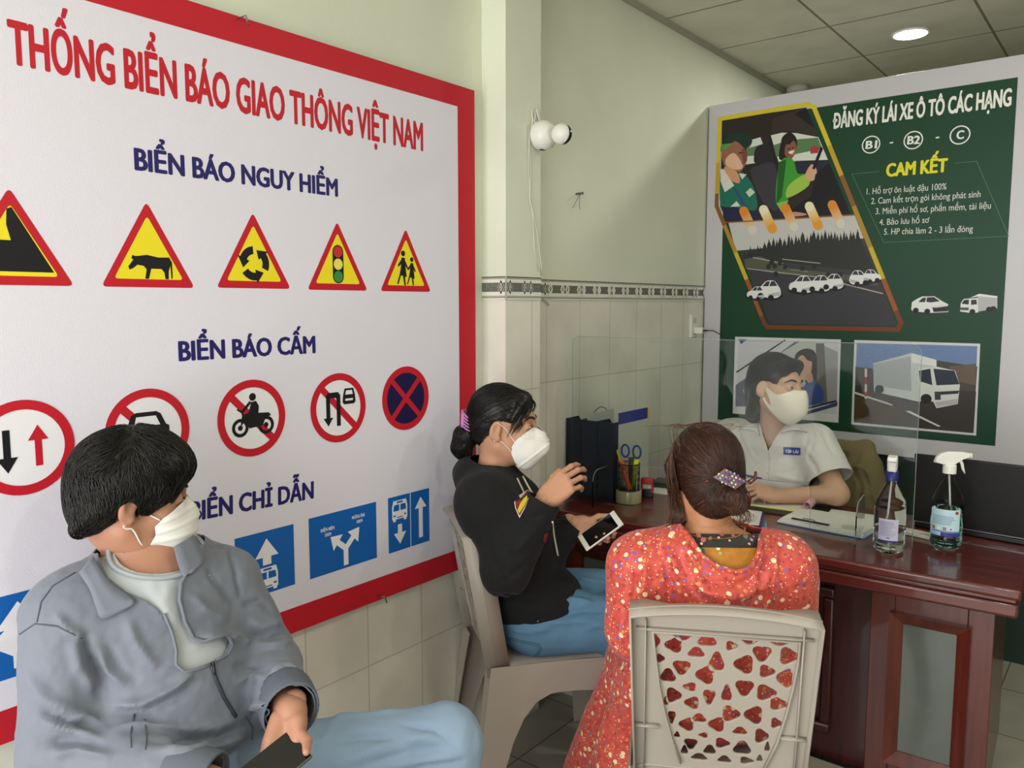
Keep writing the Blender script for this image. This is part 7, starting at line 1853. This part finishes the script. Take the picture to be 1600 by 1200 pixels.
    sk.cut(lambda V: V[:, 2]-.055); sk.shell(.003); sk.mesh('floral_skirt', [CF], me, org)
    SM = mat('sandal_brown', '4A2E22', .5); shoe((anL[0], anL[1], .031), f, SM, me, org, 'sandal', L=.22); shoe((anR[0], anR[1], .031), f, SM, me, org, 'sandal', L=.22)
build_coral_woman()

# ------------------------------------------------------------------ the receptionist behind the screen
def build_receptionist():
    SK = skin_mat('skin_fair', 'C9A084')
    f = nrm((.16, -.98, 0)); r = np.array([f[1], -f[0], 0]); z = np.array([0, 0, 1.])
    nb = np.array(at(1208, 666, 3.20)); pel = np.array([nb[0]-.0, nb[1]+.09, .555]); org = (pel[0], pel[1], 0)
    che = nb*.6+pel*.4+f*.01; che[2] = .845; bel = pel+(nb-pel)*.35+f*.01
    hc = at(1214, 606, 3.10); M = head_mx(hc, (.955, -.30), 3, -3, 1.0)
    shR, shL = nb+r*.165-z*.055, nb-r*.165-z*.055
    elL = np.array(at_z(1308, 772, .815)); wrL = np.array(at_z(1216, 775, .803)); elR = np.array(at_z(1112, 760, .81)); wrR = np.array(at_z(1160, 765, .80))
    T = SDF(); Rm = np.stack([r, f, z], 1)
    T.ell(pel, (.165, .125, .12), Rm); T.ell(bel, (.135, .105, .16), Rm, k=.06); T.ell(che, (.146, .098, .155), Rm, k=.06); T.cap(nb+r*.12-z*.052, nb-r*.12-z*.052, .050, .050, k=.05); T.cap(nb-z*.05, nb, .055, .045, k=.05)
    for sg in (-1, 1): T.ell(che+f*.075+r*sg*.065-z*.01, (.052, .036, .052), Rm, k=.04)
    AR = SDF().chain([shR, elR, wrR], [.048, .039, .026], k=.03); AL = SDF().chain([shL, elL, wrL], [.048, .039, .026], k=.03)
    hipR, hipL = pel+r*.085, pel-r*.085; knR, knL = hipR+f*.40, hipL+f*.40; anR, anL = knR-z*.44, knL-z*.44
    LG = SDF().chain([hipR, knR, anR], [.085, .058, .036], k=.04).chain([hipL, knL, anL], [.085, .058, .036], k=.04); LG.ell(pel, (.165, .125, .11), Rm, k=.05)
    Hl = head_sdf(1); H = Hl.xf(M); nk = SDF().cap(ap(M, (0, -.022, -.05)), nb-z*.03, .043, .050, k=.03)
    hL = hand_sdf(limb_frame(wrL, Vector(-np.array(RT)*.92+np.array(UP)*.25+np.array(FW)*.05), Vector(-np.array(FW)*.55+np.array(UP)*.75)), ((34, 48, 22), (44, 50, 26), (52, 52, 28), (58, 52, 30)), -1, thumb=((-.55, .8, -.1), (-.15, .95, -.25)), sc=.95)
    hR = hand_sdf(limb_frame(wrR, Vector(np.array(RT)*.6+np.array(UP)*.1-np.array(FW)*.6), Vector(0*f+z)), ((30, 40, 20),)*4, 1, sc=.92)
    V, F = merge(SDF().add(T).add(LG).surface(.009, -.004), SDF().add(H).add(nk).add(SDF().ell(che+z*.06, (.13, .09, .09), Rm, k=.04)).add(SDF().cap(nb+r*.1-z*.055, nb-r*.1-z*.055, .045, .045, k=.05)).surface(.004, 0, 1), SDF().add(AL).add(hL).surface(.0035, 0, 1), SDF().add(AR).add(hR).surface(.004, 0, 1))
    me = put('person', V, F, [SK], None, org)
    tag(me, 'woman in white short sleeved uniform shirt sitting behind the desk, writing', 'person')
    eye_pair(M, me, org, look=12); brow_pair(Hl, M, me, org)
    HM = hair_mat('hair_soft_black', '1A1512', .42)
    S = SDF(); S.ell((0, -.024, .044), (.082, .106, .094)); S.ell((0, -.066, -.01), (.068, .056, .075), k=.03); S.cap((-.045, .050, .094), (.045, .050, .094), .022, .022, k=.025)
    S.ell((0, .108, .012), (.064, .060, .074), k=.010, op='s')
    for sg in (-1, 1): S.ell((sg*.088, .014, -.022), (.034, .046, .056), k=.012, op='s'); S.cap((sg*.058, -.045, -.03), (sg*.045, -.075, -.115), .026, .020, k=.03)
    S.cap((0, -.09, -.03), (0, -.095, -.13), .045, .03, k=.03)
    V, Q = S.surface(.004, 0, 2); N = normals(V, Q); V = V+N*(.001*vnoise(V, 170, 3))[:, None]
    C_ = np.array([0, -.12, -.09]); st = strands(S, pick(V, N, N[:, 2] > -.7, 1200, 2), lambda P: C_-P, 8, .009, .001, .0006, .1, 3)
    V2, F2 = merge((ap(M, V), Q), (ap(M, st[0]), st[1])); put('hair', V2, F2, [HM], me, org)
    # smooth stretchy mask with wide ear straps
    prof = [(.170, .012), (.112, .004), (.100, .006), (.070, -.016), (.045, -.016), (.012, .002), (-.002, .010), (-.004, -.004), (.022, -.034), (.030, -.060), (.028, -.066), (.000, -.034), (-.006, -.028), (-.004, -.040), (.030, -.088), (.055, -.120), (.085, -.134), (.15, -.13), (.18, -.05)]
    ex_ = SDF().ell((0, .074, -.056), (.054, .054, .062), k=.02).cap((0, .108, -.012), (0, .112, -.075), .012, .016, k=.03)
    face_mask(Hl, M, prof, ex_, me, org, mat('mask_cream', 'E2D9C6', .7), [(lambda V: V[:, 0], .0018, .0014)], h=.0035)
    mb = MB(); mb.ball(Vector(ap(M, (.083, .0, -.034)))-Vector(org), .0035, 10); mb.build('earring', [mat('gold', 'C09A4A', .3, metal=.9)], me)
    # shirt
    SH = mat('shirt_white', 'DAD6D2', .75, sheen=.1, bump=.05, bscale=260)
    G = SDF().add(T).cap(shR, shR*.35+elR*.65, .066, .072, k=.04).cap(shL, shL*.35+elL*.65, .066, .072, k=.04)
    sh = Cloth(G, .006, .012)
    W_ = lambda L: [(1120+a*.2167, 540+b*.2167) for a, b in L]
    sh.fold([(p, w_*.75, h_*1.5) for p, w_, h_ in [(W_([(640, 780), (700, 860), (730, 930)]), .012, -.007), (W_([(560, 870), (640, 800), (670, 720)]), .012, .006), (W_([(500, 920), (600, 850), (650, 800)]), .01, -.005), (W_([(160, 620), (230, 740), (330, 860)]), .013, -.005), (W_([(120, 560), (200, 700), (260, 850)]), .012, .004), (W_([(700, 560), (730, 660), (700, 760)]), .012, .005), (W_([(760, 580), (800, 700), (860, 800)]), .013, -.005), (W_([(420, 940), (520, 960), (640, 980)]), .012, .005), (W_([(640, 560), (650, 650), (640, 740)]), .01, -.004)]]).noise(.002, 20, 3, 2)
    so = Cloth.__new__(Cloth); so.V, so.Q, so.bvh = sh.V.copy(), sh.Q.copy(), None
    vop = W_([(330, 380), (318, 500), (310, 560), (330, 640), (352, 700), (372, 762), (395, 715), (430, 650), (478, 590), (500, 520), (520, 400)])
    sh.cut(lambda V: np.minimum(px_cut(V, tris(sh.Q), vop), np.where(np.linalg.norm((V-nb)[:, :2], axis=1) < .085, nb[2]+.012-V[:, 2], .05)))
    for s_, e_ in ((shR, elR), (shL, elL)):
        q = s_*.35+e_*.65; d = nrm(e_-s_); sh.cut(lambda V: np.where(np.linalg.norm(V-q, axis=1) < .12, d @ q+.012-V @ d, .05))
    sh.shell(.0025); sho = sh.mesh('uniform_shirt', [SH], me, org)
    def band(a_, b_, name, l0=.012, l1=.008):
        a = smooth_line([so.hit(u, v, l0) for u, v in a_], 5); b = smooth_line([so.hit(u, v, l1) for u, v in b_], 5); n = min(len(a), len(b))
        MB().sheet([[Vector(a[i])*(1-t)+Vector(b[i])*t+Vector(-np.array(FW))*.006*math.sin(PI*t)-Vector(org) for i in range(n)] for t in (0, .3, .6, 1)], .003).build(name, [SH], sho)
    band(W_([(322, 466), (306, 530), (303, 590), (318, 655)]), W_([(300, 474), (225, 540), (157, 607), (262, 600)]), 'collar')
    band(W_([(508, 470), (500, 530), (488, 580), (458, 640)]), W_([(545, 488), (604, 540), (656, 632), (540, 606)]), 'collar')
    rows = [[Vector(nb)+Vector(r*(rr*math.sin(a))-f*(rr*math.cos(a)))+Vector((0, 0, dz+.02*math.cos(a)))-Vector(org) for a in np.linspace(-1.9, 1.9, 22)] for dz, rr in ((-.03, .088), (.0, .078), (.035, .066))]
    MB().sheet(rows, .003).build('collar_stand', [SH], sho)
    MB().tube([Vector(p)-Vector(org) for p in so.path(W_([(372, 765), (385, 830), (380, 900), (372, 960)]), .001, 3)], .0022, 6).build('placket_edge', [SH], sho)
    for px in ((384, 815), (368, 915)): MB().ball(so.hit(*W_([px])[0], .002)-Vector(org), (.0048, .0048, .0048), 10).build('button', [mat('button', 'E4E2DC', .3)], sho)
    # badge
    uc, vc, kx = *W_([(543, 760)])[0], 400.
    P = lambda x, y, l: so.hit(uc+x*kx, vc-y*kx+x*kx*.05, l)-Vector(org)
    bd = MB().sheet([[P(x, y, .003) for x in np.linspace(-.034, .034, 13)] for y in np.linspace(-.0145, .0145, 5)], .0015).build('name_badge', [mat('badge_blue', '2A4C9C', .5)], sho)
    tv, tf = text_mesh('TẬP LÁI', 0); x0 = min(v[0] for v in tv); x1 = max(v[0] for v in tv); mb = MB()
    for dx in (-.0006, 0, .0006):
        vs = [mb.bm.verts.new(P(-.028+.056*(x-x0)/(x1-x0)+dx, -.0065+y*.0165, .0062+dx*.1)) for x, y in tv]
        for t_ in tf: mb.bm.faces.new([vs[i] for i in t_])
    mb.build('badge_lettering', [mat('ink_F2EFF4', 'F2EFF4')], bd)
    TR = mat('trousers_dark', '20222A', .8); tr_ = Cloth(LG, .010, .012)
    for an in (anR, anL): tr_.cut(lambda V: np.where(np.linalg.norm(V-an, axis=1) < .15, V[:, 2]-.085, .05))
    tr_.shell(.002); tr_.mesh('trousers', [TR], me, org)
    SM = mat('dark_shoe', '24211F'); shoe((anR[0], anR[1], .031), f, SM, me, org, L=.2); shoe((anL[0], anL[1], .031), f, SM, me, org, L=.2)
    # pen in her hand
    p0, p1 = Vector(at(1190, 748, 2.99)), Vector(at(1158, 741, 2.96)); pn = empty('writing_pen', tuple(p0), 0, 'blue pen held between the fingers of the receptionist', 'pen')
    MB().tube([Vector((0, 0, 0)), p1-p0], .004, 8).build('barrel', [mat('pen_blue', '3A5AA8', .3)], pn); MB().tube([p1-p0, (p1-p0)*1.14], [.0035, .0008], 8).build('tip', [mat('grey_tip', '8A9096', .3)], pn)
    # office chair with a khaki jacket over its corner
    oc = empty('office_chair', (pel[0], pel[1]+.02, 0), math.atan2(-f[0], f[1]), 'black office chair behind the receptionist with a khaki jacket on it', 'chair')
    CB = mat('chair_fabric', '1B1B1E', .8)
    MB().box((-.24, -.24, .405), (.24, .22, .445), bev=.02).build('seat', [CB], oc)
    MB().box((-.235, -.25, .52), (.235, -.215, .93), bev=.016).build('backrest', [CB], oc)
    MB().tube([(0, -.1, .42), (0, -.24, .44), (0, -.262, .56)], .018, 8).build('back_bar', [M_black], oc); MB().tube([(0, 0, .08), (0, 0, .41)], .025, 12).build('column', [M_black], oc)
    for k in range(5):
        a = 2*PI*k/5; MB().tube([(0, 0, .09), (.26*math.cos(a), .26*math.sin(a), .06)], [.022, .014], 8).build('base_arm', [M_black], oc); MB().ball((.26*math.cos(a), .26*math.sin(a), .028), .028, 12).build('castor', [M_black], oc)
    KH = mat('khaki_cloth', '756A48', .85, bump=.08, bscale=200)
    K = SDF(); dpt = 3.36
    ctr = [np.array(at(u, v, dpt)) for u, v in ((1352, 700), (1345, 735), (1340, 780), (1338, 830))]
    for a, b, ra, rb in zip(ctr, ctr[1:], (.030, .062, .085), (.062, .085, .090)): K.cap(a, b, ra, rb, k=.04, flat=(f, 1.5))
    K.cap(ctr[0]+z*.0, ctr[0]-r*-.12-z*.01, .026, .03, k=.03); K.cap(np.array(at(1362, 725, dpt)), np.array(at(1380, 830, dpt)), .03, .05, k=.04, flat=(f, 1.3))
    kh = Cloth(K, .006, .006)
    kh.fold([([(1352, 700), (1340, 740), (1336, 790)], .010, .008), ([(1335, 735), (1345, 760), (1340, 800)], .009, -.012), ([(1350, 730), (1362, 755), (1368, 800)], .009, .009), ([(1332, 728), (1350, 732), (1362, 745)], .008, .008), ([(1372, 745), (1378, 780), (1378, 810)], .01, -.006)]).noise(.004, 18, 3, 3)
    tag(put('khaki_jacket', kh.V, kh.Q, [KH], None, tuple(ctr[2])), 'khaki jacket draped over the office chair beside the white sleeve', 'jacket')
build_receptionist()
